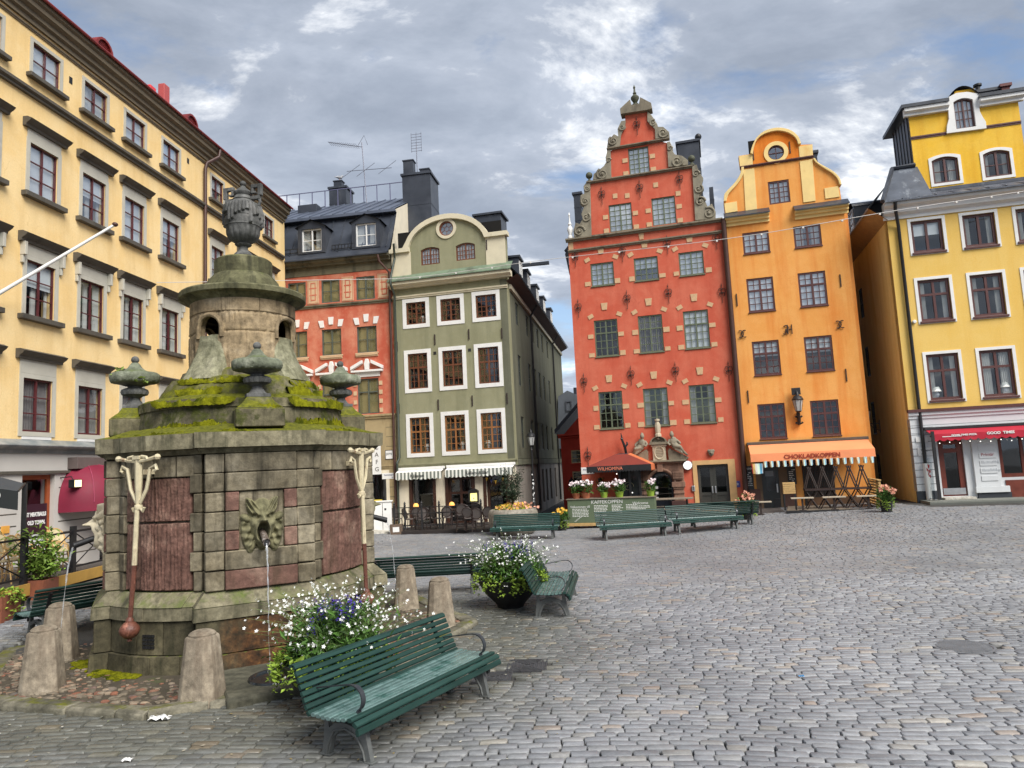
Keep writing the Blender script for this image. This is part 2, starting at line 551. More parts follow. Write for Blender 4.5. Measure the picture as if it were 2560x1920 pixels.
# ------------------------------------------------------------------ houses
def vp_angle(vx, vy):
 d = ray(vx, vy)
 if (d.y < 0) or (d.x < 0 and abs(d.x) > abs(d.y)):
  d = -d
 return math.atan2(d.y, d.x)
A_RED, A_YEL, A_GRN, A_PINK, A_LEFT = vp_angle(-4990, 1462), vp_angle(-5790, 1516), vp_angle(-6200, 1530), vp_angle(-10000, 1715), vp_angle(1480, 1153)
class House:
 def __init__(s, name, label, x, y, a, cat='house'):
  s.x, s.y, s.a = x, y, a
  s.e = thing(name, label, cat, (x, y, 0), a)
  s.holes = []
  s.X = None
 def uz(s, zf, x, y, off=0.0):
  ox, oy, k = ZF[zf]
  d = ray(ox + x / k, oy + y / k)
  nx, ny = -math.sin(s.a), math.cos(s.a)
  t = ((s.x + nx * off) * nx + (s.y + ny * off) * ny) / (d.x * nx + d.y * ny)
  p = CAM + d * t
  return ((p.x - s.x) * math.cos(s.a) + (p.y - s.y) * math.sin(s.a), p.z)
 def pts(s, zf, l, off=0.0):
  return [s.uz(zf, x, y, off) for x, y in l]
 def mb(s):
  m = MB()
  m.X = s.X
  return m
 def wall(s, outer, mat, name='wall', thick=.38):
  return s.mb().slab(outer, s.holes, 0, thick).build(name, mat, s.e, 0)
 def inner(s, u0, u1, z0, z1, y=.62):
  return s.mb().quad((u0, y, z0), (u1, y, z0), (u1, y, z1), (u0, y, z1)).build('room_backdrop', interior, s.e, 0)
 def ledge(s, u0, u1, z0, z1, proj, mat, name='cornice', prof=None):
  """a moulded string course: list of (projection, height share)"""
  m = s.mb()
  prof = prof or [(.55, 0), (.55, .3), (1, .55), (1, 1)]
  h = z1 - z0
  pl = [(0.0, z0)] + [(-proj * p, z0 + h * q) for p, q in prof] + [(0.0, z1)]
  n = len(pl)
  m.add([(u0, y, z) for y, z in pl] + [(u1, y, z) for y, z in pl],
              [(i, i + 1, i + 1 + n, i + n) for i in range(n - 1)] + [list(range(n)), list(range(n, 2 * n))[::-1]])
  return m.build(name, mat, s.e, 30)
 def window(s, u0, z0, u1, z1, fm, cols=2, tr=None, grid=None, fw=.07, dep=.1, arch=0.0, trim=None, sill=None, hood=None, cur=None,
               inner=None, glass=None, bar=.03, mull=None, gridtop=None, name='window', label=None):
  def outl(i, n=8):
   a = [(u0 + i, z0 + i), (u1 - i, z0 + i)]
   if not arch:
    return a + [(u1 - i, z1 - i), (u0 + i, z1 - i)]
   uc, hw = (u0 + u1) / 2, (u1 - u0) / 2
   for k in range(n + 1):
    q = 1 - 2 * k / n
    a.append((uc + (hw - i) * q, z1 - i - arch * q * q))
   return a
  def topz(u, i):
   uc, hw = (u0 + u1) / 2, (u1 - u0) / 2
   q = (u - uc) / hw
   return z1 - i - arch * q * q
  s.holes.append(outl(0))
  mull = mull or fw
  holes = []
  cw = (u1 - u0 - 2 * fw - (cols - 1) * mull) / cols
  zt = z1 - (z1 - z0) * tr if tr else None
  cells = []
  for c in range(cols):
   a = u0 + fw + c * (cw + mull)
   b = a + cw
   for lo, hi, top in (((z0 + fw, zt - mull / 2, False), (zt + mull / 2, None, True)) if tr else ((z0 + fw, None, True),)):
    if hi is None:
     nn = 5 if arch else 1
     tp = [(b - (b - a) * k / nn, topz(b - (b - a) * k / nn, fw)) for k in range(nn + 1)]
     holes.append([(a, lo), (b, lo)] + tp)
     cells.append((a, lo, b, min(t[1] for t in tp), True))
    else:
     holes.append([(a, lo), (b, lo), (b, hi), (a, hi)])
     cells.append((a, lo, b, hi, False))
  m = s.mb()
  m.slab(outl(0.002), holes, dep, dep + .06)
  if grid:
   for a, lo, b, hi, top in cells:
    nx, ny = (gridtop if (top and gridtop) else grid)
    for k in range(1, nx):
     q = a + (b - a) * k / nx
     m.box(q - bar / 2, dep + .012, lo - .01, q + bar / 2, dep + .04, hi + .01)
    for k in range(1, ny):
     q = lo + (hi - lo) * k / ny
     m.box(a - .005, dep + .014, q - bar / 2, b + .005, dep + .038, q + bar / 2)
  w = m.build(name, fm, s.e, 0)
  if label:
   w['label'] = label
  o2 = outl(fw * .4)
  s.mb().poly([(p[0], dep + .045, p[1]) for p in o2]).build('pane', glass or glassA, w, 0)
  if inner:
   hl = [[(p[0] + (.045 if p[0] < (u0 + u1) / 2 else -.045) * 0, p[1]) for p in h] for h in holes]
   sh = []
   for h in hl:
    cx, cz = sum(p[0] for p in h) / len(h), sum(p[1] for p in h) / len(h)
    sh.append([(cx + (p[0] - cx) * .74, cz + (p[1] - cz) * .95) for p in h])
   s.mb().slab(outl(.02), sh, dep + .17, dep + .21).build('inner_frame', inner, w, 0)
  if trim:
   tw, tm = trim[0], trim[1]
   ou = [(u0 - tw, z0 - tw), (u1 + tw, z0 - tw)] + ([(u1 + tw, z1 + tw), (u0 - tw, z1 + tw)] if not arch else
                 [((u0 + u1) / 2 + ((u1 - u0) / 2 + tw) * (1 - k / 5), z1 + tw - arch * (1 - k / 5) ** 2) for k in range(11)])
   s.mb().slab(ou, [outl(0)], -.028, .02).build('surround', tm, w, 0)
  if sill:
   s.mb().box(u0 - sill[1], -sill[2], z0 - sill[3], u1 + sill[1], .012, z0 - .004).build('sill', sill[0], w, 0, .012)
  if hood:
   hm, hz, hh, hp, hx = hood
   s.ledge(u0 - hx, u1 + hx, hz, hz + hh, hp, hm, 'hood', [(.35, 0), (.42, .25), (.8, .5), (1, .75), (.5, 1)]).parent = w
  if cur:
   y = dep + (.085 if cur in ('blind_reflection', 'half', 'tan') else .13)
   if cur == 'tan':
    s.mb().quad((u0, y, z0), (u1, y, z0), (u1, y, z1), (u0, y, z1)).build('blind_reflection', tanrefl, w, 0)
   elif cur == 'blind_reflection':
    s.mb().quad((u0, y, z0), (u1, y, z0), (u1, y, z1), (u0, y, z1)).build('blind_reflection', blindrefl, w, 0)
   elif cur == 'half':
    z = z1 - (z1 - z0) * .45
    s.mb().quad((u0, y, z), (u1, y, z), (u1, y, z1), (u0, y, z1)).build('blind_reflection', blindrefl, w, 0)
   else:
    cm = greycur if cur == 'grey' else curtain
    for k in (0, 1):
     fr = {'white': .36, 'grey': .5, 'side': .24}[cur]
     wd_ = (u1 - u0) * fr
     a = u0 if k == 0 else u1 - wd_
     pts = [(a + wd_ * j / 18, y + .025 * math.sin(j * 2.1 + k + u0 * 7)) for j in range(19)]
     n = len(pts)
     s.mb().add([(p[0], p[1], z0) for p in pts] + [(p[0], p[1], z1) for p in pts], [(j, j + 1, j + 1 + n, j + n) for j in range(n - 1)]).build('curtain', cm, w, 60)
  return w
 def pipe(s, pts, r, mat=None, name='drainpipe'):
  m = s.mb()
  m.tube(pts, r, 10)
  return m.build(name, mat or black, s.e)
# ============ 1. long yellow house on the left
yel_l = plaster('pale_yellow_plaster', S(238, 204, 142, .95), S(242, 215, 162, .96), S(214, 176, 112, .9), .6, .3, bump=.12)
greytrim = plain('grey_stone_trim', S(188, 184, 170, .95), .75, .08, 2, .12, 30, dirt=(S(120, 116, 104), 1.4, .6))
greyhood = plain('dark_grey_ledge', S(92, 86, 76, .8), .7, .2, 3, .15, 30, dirt=(S(50, 46, 40), 1.5, .55))
eavem = plain('brown_grey_cornice', S(118, 105, 84, .8), .75, .15, 2, .1, 20)
greybase = plain('light_grey_plaster', S(205, 200, 192, .85), .8, .06, 1, .12, 25, dirt=(S(170, 165, 155), 1.4, .62))
redframe = plain('oxblood_window_paint', S(84, 36, 38), .45, .15, 5, .05, 40)
redroof = plain('red_sheet_roof', S(120, 38, 36), .5, .2, 2, .1, 8)
L = House('townhouse', 'long pale yellow house with grey window hoods along the left side of the square', -13.36, 10.0, A_LEFT)
UE = 23.65
cols_l = [2.6, 4.55, 6.5, 8.53, 10.5, 12.4, 14.42, 17.6, 19.9, 22.2]
random.seed(3)
for i, c in enumerate(cols_l):
 far = i > 6
 w = .46 if far else .5
 L.window(c - w, 13.66, c + w, 14.62, redframe, 2, None, (1, 2), .036, .035, trim=(.1, greytrim), sill=(greyhood, .2, .16, .12), inner=white,
             cur=random.choice(['blind_reflection', 'blind_reflection', 'half', 'white']), glass=glassB)  # pale sheets paint bright sky reflection into the upper two rows
 L.window(c - w, 10.36, c + w, 11.76, redframe, 2, None, (1, 3), .036, .035, trim=(.12, greytrim), sill=(greyhood, .24, .16, .14),
             hood=(greyhood, 12.12, .24, .26, .26), inner=white, cur=random.choice(['blind_reflection', 'half', 'white', 'blind_reflection']), glass=glassB)
 L.window(c - w, 7.08, c + w, 8.56, redframe, 2, None, (1, 3), .036, .035, trim=(.12, greytrim), sill=(greyhood, .24, .16, .14),
             hood=(greyhood, 8.98, .26, .28, .3), inner=white, cur=random.choice(['side', 'side', None, 'half']))
 L.window(c - w, 4.06, c + w, 5.44, redframe, 2, None, (1, 3), .05, .035, trim=(.12, greytrim), hood=(greyhood, 5.92, .24, .26, .26), inner=white, cur='grey')
 for z0, z1, k in ((11.885, 12.12, .1), (8.685, 8.98, .12), (5.565, 5.92, .12)):
  L.mb().box(c - w - k, -.022, z0, c + w + k, .02, z1).build('hood_panel', greytrim, L.e, 0)
 for sx in (-1, 1):
  m = MB()
  m.box(c + sx * (w + .17) - .045, -.15, 8.62, c + sx * (w + .17) + .045, .01, 8.98)
  m.box(c + sx * (w + .17) - .035, -.08, 8.42, c + sx * (w + .17) + .035, .01, 8.619)
  m.build('bracket', greytrim, L.e, 0, .012)
 L.mb().box(c - w, -.02, 3.86, c + w, .02, 4.05).build('apron', white, L.e, 0)
hole_g = []
L.wall([(0, 3.66), (UE, 3.66), (UE, 15.05), (0, 15.05)], yel_l)
L.inner(0, UE, 3.7, 15.0)
L.ledge(0, UE, 13.02, 13.2, .16, greyhood, 'string_course')
L.ledge(0, UE + .1, 14.88, 14.96, .06, eavem, 'string_course')
L.ledge(0, UE + .3, 15.05, 15.68, .36, eavem, 'cornice', [(.2, 0), (.2, .2), (.45, .26), (.45, .45), (.8, .55), (.8, .75), (1, .82), (1, 1)])
MB().add([(0, -.4, 15.685), (UE + .35, -.4, 15.685), (UE + .35, 4.5, 18.0), (0, 4.5, 18.0), (0, 9, 15.6), (UE + .35, 9, 15.6)], [(0, 1, 2, 3), (3, 2, 5, 4)]).build('roof', redroof, L.e, 0)
m = MB().tube([(0, -.42, 15.69), (UE + .35, -.42, 15.69)], .045, 8)
m.build('gutter', redroof, L.e)
for u in (L.uz(1, 690, 390, -.35)[0], L.uz(1, 1258, 850, -.35)[0]):
 m = MB()
 arc = [(u + .4 * math.cos(a * PI / 8), 15.8 + .4 * math.sin(a * PI / 8)) for a in range(9)]
 inn = [(u + .31 * math.cos(a * PI / 8), 15.82 + .31 * math.sin(a * PI / 8)) for a in range(9)]
 m.slab(arc + [], [inn], -.3, 1.2)
 d = m.build('dormer', redroof, L.e, 0)
 MB().slab([(u + .33 * math.cos(a * PI / 8), 15.8 + .33 * math.sin(a * PI / 8)) for a in range(9)], (), -.2, -.1, True).build('louvre', redframe, d, 0)
 for k in range(5):
  MB().box(u - .3 + .03 * k, -.24, 15.85 + .055 * k, u + .3 - .03 * k, -.2, 15.875 + .055 * k).build('slat', redroof, d, 0)
brownpipe = plain('brown_pipe_paint', S(70, 44, 36), .5, .15, 4, .05, 30)
L.pipe([(17.1, -.4, 15.6), (17.05, -.38, 15.3), (16.55, -.15, 14.85), (16.5, -.12, 14.6), (16.5, -.12, .3)], .065, brownpipe)
MB().box(8.0, -.012, 14.16, 8.0, .01, 14.2)
for u, z in ((9.45, 14.3), (15.5, 14.5)):
 MB().box(u - .06, -.012, z - .1, u + .06, .02, z + .1).build('vent', black, L.e, 0)
# end wall towards the alley
MB().box(UE - .01, .002, -.5, UE + .3, 9, 15.05).build('end_wall', yel_l, L.e, 0)
# ground floor
L.holes = []
L.window(8.05, .5, 9.15, 2.95, plain('orange_wood_frame', S(150, 72, 34), .5, .2, 5, .1, 30), 1, None, None, .12, .08, name='shop_window')
L.window(10.95, .42, 12.6, 3.0, black, 1, None, None, .08, .12, name='doorway', glass=glassA)
L.window(13.6, .5, 15.2, 2.9, redframe, 2, .25, None, .1, .1, name='shop_window')
L.window(4.6, .5, 6.0, 2.9, redframe, 2, .25, None, .1, .1, name='shop_window')
L.window(18.0, .5, 19.6, 2.9, redframe, 2, .25, None, .1, .1, name='shop_window')
L.mb().slab([(0, -.5), (UE, -.5), (UE, 3.5), (0, 3.5)], L.holes, -.05, .35).build('ground_floor_wall', greybase, L.e, 0)
L.inner(0, UE, -.4, 3.5, .8)
L.ledge(0, UE + .1, 3.5, 3.86, .3, plain('grey_sheet_ledge', S(112, 118, 118), .5, .15, 2, .08, 10, dirt=(S(150, 150, 145), 1.2, .5)), 'string_course', [(.3, 0), (.4, .25), (.9, .4), (1, .5), (1, .55)])
for z in (.78, 1.08, 1.38, 1.68, 1.98, 2.28, 2.58):
 for a, b in ((6.15, 7.9), (9.3, 10.8)):
  MB().box(a, -.053, z, b, -.049, z + .03).build('joint', greyhood, L.e, 0)
MB().box(0, -.12, 2.98, 10.9, -.02, 3.05).build('cable_tray', greyhood, L.e, 0)
# ============ 2. salmon red house with a sheet metal mansard
W2 = 6.5
pink = plaster('washed_red_plaster', S(196, 98, 74, .85), S(216, 146, 118, .85), S(164, 70, 52), .8, .3, bump=.3)
pinkstone = plain('sandstone_trim', S(206, 176, 140, .9), .8, .12, 3, .15, 25)
olive = plain('olive_stone_frieze', S(110, 104, 82, .85), .85, .18, 2, .2, 20, dirt=(S(60, 58, 46), 1.6, .5))
tanst = plain('tan_rendered_stone', S(176, 156, 116, .85), .85, .12, 1.5, .15, 25, dirt=(S(130, 112, 82), 1.5, .5))
greyframe = plain('grey_green_window_paint', S(82, 88, 78), .5, .12, 5, .05, 40)
Cx, Cy = -5.55 - W2 * math.cos(A_PINK), 33.4 - W2 * math.sin(A_PINK)
P = House('townhouse', 'red plastered house with black sheet metal mansard, dormers and a tall chimney', Cx, Cy, A_PINK)
cu = [-.4, 1.63, 3.38, 5.17]
for c in cu:
 P.window(c - .47, 10.9, c + .47, 12.04, greyframe, 2, None, (1, 2), .06, .03, cur='tan')
 w = P.window(c - .5, 8.3, c + .5, 9.58, greyframe, 2, None, (1, 2), .06, .06, sill=(pinkstone, .08, .07, .07), cur='tan')
 w = P.window(c - .53, 5.36, c + .53, 7.04, greyframe, 2, .38, (1, 1), .06, .06, cur='tan')
 for k, sx in ((-1, -1), (0, 0), (1, 1)):
  q = P.mb()
  q.add([(sx * .42 - .1 + sx * .03, -.05, 9.68 + (.12 if sx == 0 else 0)), (sx * .42 + .1 + sx * .03, -.05, 9.68 + (.12 if sx == 0 else 0)),
               (sx * .52 + .13, -.05, 10.05 + (.12 if sx == 0 else -.03)), (sx * .52 - .13, -.05, 10.05 + (.12 if sx == 0 else -.03))], [(0, 1, 2, 3)])
  q.add([(v[0], .01, v[2]) for v in q.v[:4]], [(3, 2, 1, 0)])
  q.f += [[0, 4, 5, 1], [1, 5, 6, 2], [2, 6, 7, 3], [3, 7, 4, 0]]
  o = q.build('keystone', white, P.e, 0)
  o.location = (c, 0, 0)
 # broken pediment over the tall windows
 pd = P.mb()
 pd.box(c - .78, -.2, 7.34, c + .78, .01, 7.44)
 pd.box(c - .62, -.06, 7.12, c + .62, .01, 7.338)
 for sx in (-1, 1):
  pl = [(c + sx * .8, 7.46), (c + sx * .8, 7.62), (c + sx * .22, 7.92), (c + sx * .22, 7.76)]
  pd.prism(pl if sx > 0 else pl[::-1], -.2, .01)
 pd.prism([(c - .1, 7.46), (c + .1, 7.46), (c + .13, 7.75), (c + .06, 7.98), (c - .06, 7.98), (c - .13, 7.75)], -.14, .01)
 pd.build('pediment', white, P.e, 0, .015)
 for sx in (-1, 1):
  for k in range(4):
   P.mb().box(c + sx * .64 - .08, -.035, 5.4 + k * .43, c + sx * .64 + .08, .01, 5.6 + k * .43).build('quoin_stone', pinkstone, P.e, 0)
 P.ledge(c - .55, c + .55, 8.1, 8.222, .1, pinkstone, 'sill_moulding')
# relief panels of the top storey
for a, b in ((.62, 1.05), (2.2, 2.78), (3.98, 4.56), (5.8, 6.45), (-1.0, -.95)):
 if b - a < .1:
  continue
 m = P.mb()
 P.mb().box(a, -.025, 10.9, b, .01, 12.1).build('relief_panel', pinkstone, P.e, 0)
 m.slab([(a + .03, 10.93), (b - .03, 10.93), (b - .03, 12.07), (a + .03, 12.07)], [[(a + .05, 10.95), (b - .05, 10.95), (b - .05, 12.05), (a + .05, 12.05)]], -.03, .01)
 k = (a + b) / 2
 m.slab([(k - .13, 11.05), (k + .13, 11.05), (k + .13, 11.95), (k - .13, 11.95)], [[(k - .09, 11.1), (k + .09, 11.1), (k + .09, 11.9), (k - .09, 11.9)]], -.035, .01)
 m.box(k - .18, -.034, 11.3, k + .18, .01, 11.36)
 m.box(k - .18, -.034, 11.64, k + .18, .01, 11.7)
 m.build('relief_ornament', pink, P.e, 0)
P.wall([(-2.5, 5.3), (W2 + .02, 5.3), (W2 + .02, 12.3), (-2.5, 12.3)], pink)
P.inner(-2.5, W2, 0, 12.2)
P.ledge(-2.5, W2, 10.66, 10.82, .1, olive, 'string_course')
P.mb().box(-2.5, -.03, 12.31, W2, .3, 12.72).build('frieze', olive, P.e, 0)
P.ledge(-2.5, W2, 12.72, 13.0, .4, olive, 'cornice')
P.holes = []
P.window(4.7, 3.0, 5.5, 4.4, greyframe, 2, None, (1, 2), .06, .1)
P.window(4.9, .2, 5.95, 2.5, black, 1, None, None, .08, .25, name='doorway', trim=(.16, cream))
P.mb().slab([(-2.5, -.5), (W2, -.5), (W2, 5.1), (-2.5, 5.1)], P.holes, -.02, .35).build('ground_floor_wall', tanst, P.e, 0)
P.ledge(-2.5, W2, 5.1, 5.3, .14, tanst, 'string_course')
P.ledge(-2.5, W2, 2.75, 2.9, .08, tanst, 'string_course')
for z in (.5, .95, 1.4, 1.85, 2.3, 3.3, 3.75, 4.2, 4.65):
 P.mb().box(6.0, -.024, z, W2 - .02, -.018, z + .025).build('joint', olive, P.e, 0)
# mansard: steep lower slope, gentler upper slope
def seams(m, a, b, y0, z0, y1, z1, step, h=.05, w=.03):
 u = a
 d = Vector((0, y1 - y0, z1 - z0))
 n = Vector((0, -d.z, d.y)).normalized() * h
 while u < b:
  m.add([(u, y0, z0), (u + w, y0, z0), (u + w, y1, z1), (u, y1, z1), (u, y0 + n.y, z0 + n.z), (u + w, y0 + n.y, z0 + n.z), (u + w, y1 + n.y, z1 + n.z), (u, y1 + n.y, z1 + n.z)],
              [(0, 3, 2, 1), (4, 5, 6, 7), (0, 1, 5, 4), (1, 2, 6, 5), (2, 3, 7, 6), (3, 0, 4, 7)])
  u += step
m = P.mb()
ZA, ZB, ZC = 13.02, 15.5, 18.05
m.add([(-2.5, -.5, ZA), (W2, -.5, ZA), (W2, -.1, ZA + .35), (-2.5, -.1, ZA + .35), (W2, 1.15, ZB), (-2.5, 1.15, ZB)], [(0, 1, 2, 3), (3, 2, 4, 5)])
m.add([(-2.5, -.5, ZA - .06), (W2, -.5, ZA - .06), (W2, -.5, ZA), (-2.5, -.5, ZA)], [(0, 1, 2, 3)])
seams(m, -2.4, W2, -.1, ZA + .35, 1.15, ZB, .62)
lo = m.build('roof', sheet, P.e, 0)
m = P.mb()
m.box(-2.5, .85, ZB, W2, 1.2, ZB + .14)
m.add([(-2.5, .85, ZB + .14), (W2, .85, ZB + .14), (W2, 5.6, ZC), (-2.5, 5.6, ZC), (W2, 9, ZB), (-2.5, 9, ZB)], [(0, 1, 2, 3), (3, 2, 5, 4)])
seams(m, -2.4, W2, .85, ZB + .14, 5.6, ZC, .62)
m.build('upper_roof', sheetblue, P.e, 0)
m = P.mb()
m.add([(W2 + .002, -.1, ZA), (W2 + .002, 9, ZA), (W2 + .002, 9, ZB), (W2 + .002, 5.6, ZC - .05), (W2 + .002, .9, ZB + .1), (W2 + .002, 1.1, ZB)], [(0, 1, 2, 3, 4, 5)])
m.build('party_wall', cream, P.e, 0)
for c in (2.5, 5.3):
 w0, w1, zz0, zz1 = c - .52, c + .52, 13.52, 14.66
 m = P.mb()
 m.slab([(w0 - .2, zz0 - .1), (w1 + .2, zz0 - .1), (w1 + .2, zz1 + .12), (c, zz1 + .42), (w0 - .2, zz1 + .12)], [[(w0, zz0), (w1, zz0), (w1, zz1), (w0, zz1)]], -.12, 1.6)
 m.add([(w0 - .3, -.25, zz1 + .06), (c, -.25, zz1 + .46), (w1 + .3, -.25, zz1 + .06), (w0 - .3, 1.7, zz1 + .06), (c, 1.7, zz1 + .46), (w1 + .3, 1.7, zz1 + .06)], [(0, 1, 4, 3), (1, 2, 5, 4)])
 d = m.build('dormer', sheet, P.e, 0)
 hs = P.holes; P.holes = []
 w = P.window(w0, zz0, w1, zz1, white, 2, None, (1, 2), .06, -.04, cur='white', glass=glassB)
 w.parent = d
 P.holes = hs
 P.mb().quad((w0, .35, zz0), (w1, .35, zz0), (w1, .35, zz1), (w0, .35, zz1)).build('room_backdrop', interior, d, 0)
for a, b in ((3.55, 4.7), (-1, 1.75)):
 m = P.mb()
 for k in range(8):
  q = a + (b - a) * k / 7
  m.box(q - .015, -.12, 13.5, q + .015, -.09, 13.72)
 m.box(a, -.12, 13.5, b, -.09, 13.53)
 m.box(a, -.12, 13.7, b, -.09, 13.73)
 m.build('snow_guard', black, P.e, 0)
# roof walkway rail
m = P.mb()
for k in range(12):
 u = -2.4 + k * .79
 m.box(u - .02, 5.55, ZC - .05, u + .02, 5.6, ZC + .95)
m.box(-2.5, 5.55, ZC + .93, 6.3, 5.59, ZC + .97)
m.build('roof_rail', plain('violet_grey_rail', S(95, 95, 120), .5, .1), P.e, 0)
MB().box(.1, 3.4, 16.75, 1.2, 4.1, 17.4).build('skylight', sheet, P.e, 0, .02)
def chimney(H, u0, u1, y0, y1, z0, z1, mat, cap=True, pots=()):
 m = H.mb()
 m.box(u0, y0, z0, u1, y1, z1)
 if cap:
  m.box(u0 - .07, y0 - .07, z1 + .002, u1 + .07, y1 + .07, z1 + .12)
  m.box(u0 - .05, y0 - .05, z0 + .3, u1 + .05, y1 + .05, z0 + .36)
 for k in range(1, 3):
  z = z0 + (z1 - z0) * k / 3
  m.box(u0 - .012, y0 - .012, z, u1 + .012, y1 + .012, z + .03)
 c = m.build('chimney', mat, H.e, 0)
 for (a, b, w, h) in pots:
  q = H.mb()
  q.box(u0 + a, y0 + b, z1 + .125, u0 + a + w, y0 + b + w * .8, z1 + .12 + h)
  q.box(u0 + a - .04, y0 + b - .04, z1 + .122 + h, u0 + a + w + .04, y0 + b + w * .8 + .04, z1 + .18 + h)
  q.build('chimney_pot', mat, c, 0)
 return c
chimney(P, .75, 1.8, 6.2, 7.3, 16.5, 19.35, sheet, True, ((.25, .1, .5, .35),))
chimney(P, 6.25, 7.8, 3.0, 4.6, 13.2, 18.2, sheet, True, ((.05, .1, .55, .75), (.85, .5, .5, .35)))
m = P.mb()
for sx in (0, .35):
 m.tube([(6.0 + sx * .3, 4.0 + sx, 17.0), (6.55 + sx * .3, 4.0 + sx, 18.6)], .02, 5)
for k in range(5):
 m.tube([(6.05 + .1 * k, 4.0, 17.15 + .3 * k), (6.15 + .1 * k, 4.35, 17.15 + .3 * k)], .015, 5)
m.build('roof_ladder', black, P.e)
P.pipe([(6.0, -.5, 12.9), (6.05, -.45, 12.6), (6.42, -.12, 12.1), (6.42, -.12, .3)], .06, brownpipe)
# aerials: things of their own, standing on the roof and the chimney
alu = plain('dull_aluminium', (.2, .2, .23), .4, .1, metal=.7)
def aerial(label, u, y, z, kind):
 a = P.a
 t = thing('tv_aerial', label, 'aerial', (P.x + u * math.cos(a) - y * math.sin(a), P.y + u * math.sin(a) + y * math.cos(a), z), a)
 if kind == 0:
  MB().tube([(0, 0, -.3), (-.25, 0, 4.2)], .028, 6).build('mast', alu, t)
  m = MB()
  m.tube([(-.2, 0, 3.9), (-2.2, -.2, 4.35)], .02, 5)
  for k in range(15):
   x = -.5 - k * .12
   m.tube([(x, -.35 + .01 * k - .1, 3.95 + .028 * k), (x, .25, 3.95 + .028 * k)], .01, 4)
  m.tube([(-.5, 0, 4.0), (-.1, 0, 4.6), (.1, 0, 4.0)], .014, 4)
  m.build('upper_antenna', alu, t)
  m = MB()
  m.tube([(-1.2, 0, 2.55), (1.5, 0, 2.45)], .018, 5)
  for x in (-1.0, -.1, 1.2):
   m.tube([(x - .35, -.4, 2.0), (x + .45, .4, 3.05)], .014, 4)
  m.build('lower_antenna', alu, t)
 else:
  MB().tube([(0, 0, -.3), (0, 0, 2.0)], .024, 6).build('mast', alu, t)
  m = MB()
  for sx in (-.28, 0, .28):
   m.tube([(sx, 0, 1.5), (sx, 0, 2.6)], .012, 4)
  for k in range(7):
   m.tube([(-.3, 0, 1.55 + k * .16), (.3, 0, 1.55 + k * .16)], .012, 4)
  m.build('grid_antenna', alu, t)
 return t
aerial('branching rooftop aerial on a tall mast beside the smaller chimney', 3.4, 5.4, 17.4, 0)
aerial('small grid aerial on top of the tall black chimney', 6.9, 3.7, 18.3, 1)
# ============ 3. green house with the round gable
grn = plaster('sage_green_plaster', S(146, 144, 114, .9), S(158, 156, 128, .9), S(116, 116, 90, .9), .5, .35, bump=.35)
crm = plain('cream_moulding', S(214, 204, 176, .9), .8, .08, 2, .12, 30, dirt=(S(160, 150, 120), 1.5, .6))
brownfr = plain('varnished_brown_frame', S(104, 60, 36), .45, .2, 5, .1, 40)
ochrefr = plain('ochre_brown_frame', S(140, 92, 50), .45, .2, 5, .1, 40)
copper = plain('verdigris_copper', S(108, 124, 102), .6, .2, 3, .12, 10, dirt=(S(84, 92, 76), 1.4, .52))
G = House('townhouse', 'sage green house with round cream gable and a restaurant terrace below', -5.5, 33.3, A_GRN)
GW = 5.66
for r, (z0, z1) in enumerate(((9.44, 10.5), (6.37, 8.04), (3.36, 5.02))):
 for c in (1.15, 2.87, 4.6):
  G.window(c - .49, z0, c + .49, z1, ochrefr if r == 2 else brownfr, 2, None if r == 0 else .4, (2, 4) if r == 0 else (2, 3), .065, .05, gridtop=(2, 2) if r else None,
                 trim=(.18, white), bar=.028, mull=.075, cur=None)
for c in (1.96, 3.72):
 G.window(c - .47, 12.25 if c < 3 else 12.27, c + .47, 13.1, brownfr, 2, None, (3, 3), .065, .05, arch=.12, cur='blind_reflection')
rc, rz = 2.82, 13.9
circ = lambda r, n=28: [(rc + r * math.cos(2 * PI * k / n), rz + r * math.sin(2 * PI * k / n)) for k in range(n)]
G.holes.append(circ(.36))
m = G.mb().slab(circ(.5), [circ(.36)], -.05, .02)
m.build('round_surround', crm, G.e, 0)
m = G.mb().slab(circ(.36), [circ(.3)], .03, .09)
for k in range(6):
 a = k * PI / 3 + .5
 m.tube([(rc + .13 * math.cos(a), .06, rz + .13 * math.sin(a)), (rc + .31 * math.cos(a), .06, rz + .31 * math.sin(a))], .012, 5)
m.tube([(rc + .13 * math.cos(k * PI / 3 + .5), .06, rz + .13 * math.sin(k * PI / 3 + .5)) for k in range(6)], .012, 5, True)
rw = m.build('round_window', plain('red_brown_rim', S(120, 66, 44), .5), G.e, 0)
G.mb().poly([(p[0], .08, p[1]) for p in circ(.32)]).build('pane', glassB, rw, 0)
G.mb().poly([(p[0], .3, p[1]) for p in circ(.4)]).build('blind_reflection', blindrefl, rw, 0)
gable = [(GW, 13.2), (4.9, 13.2)] + [(2.82 + 1.98 * math.cos(t * PI / 16), 12.98 + 1.42 * math.sin(t * PI / 16)) for t in range(1, 16)] + [(.72, 12.98), (0, 12.98)]
G.wall([(0, 2.9), (GW, 2.9)] + gable, grn)
G.inner(.1, GW - .3, 0, 14.2)
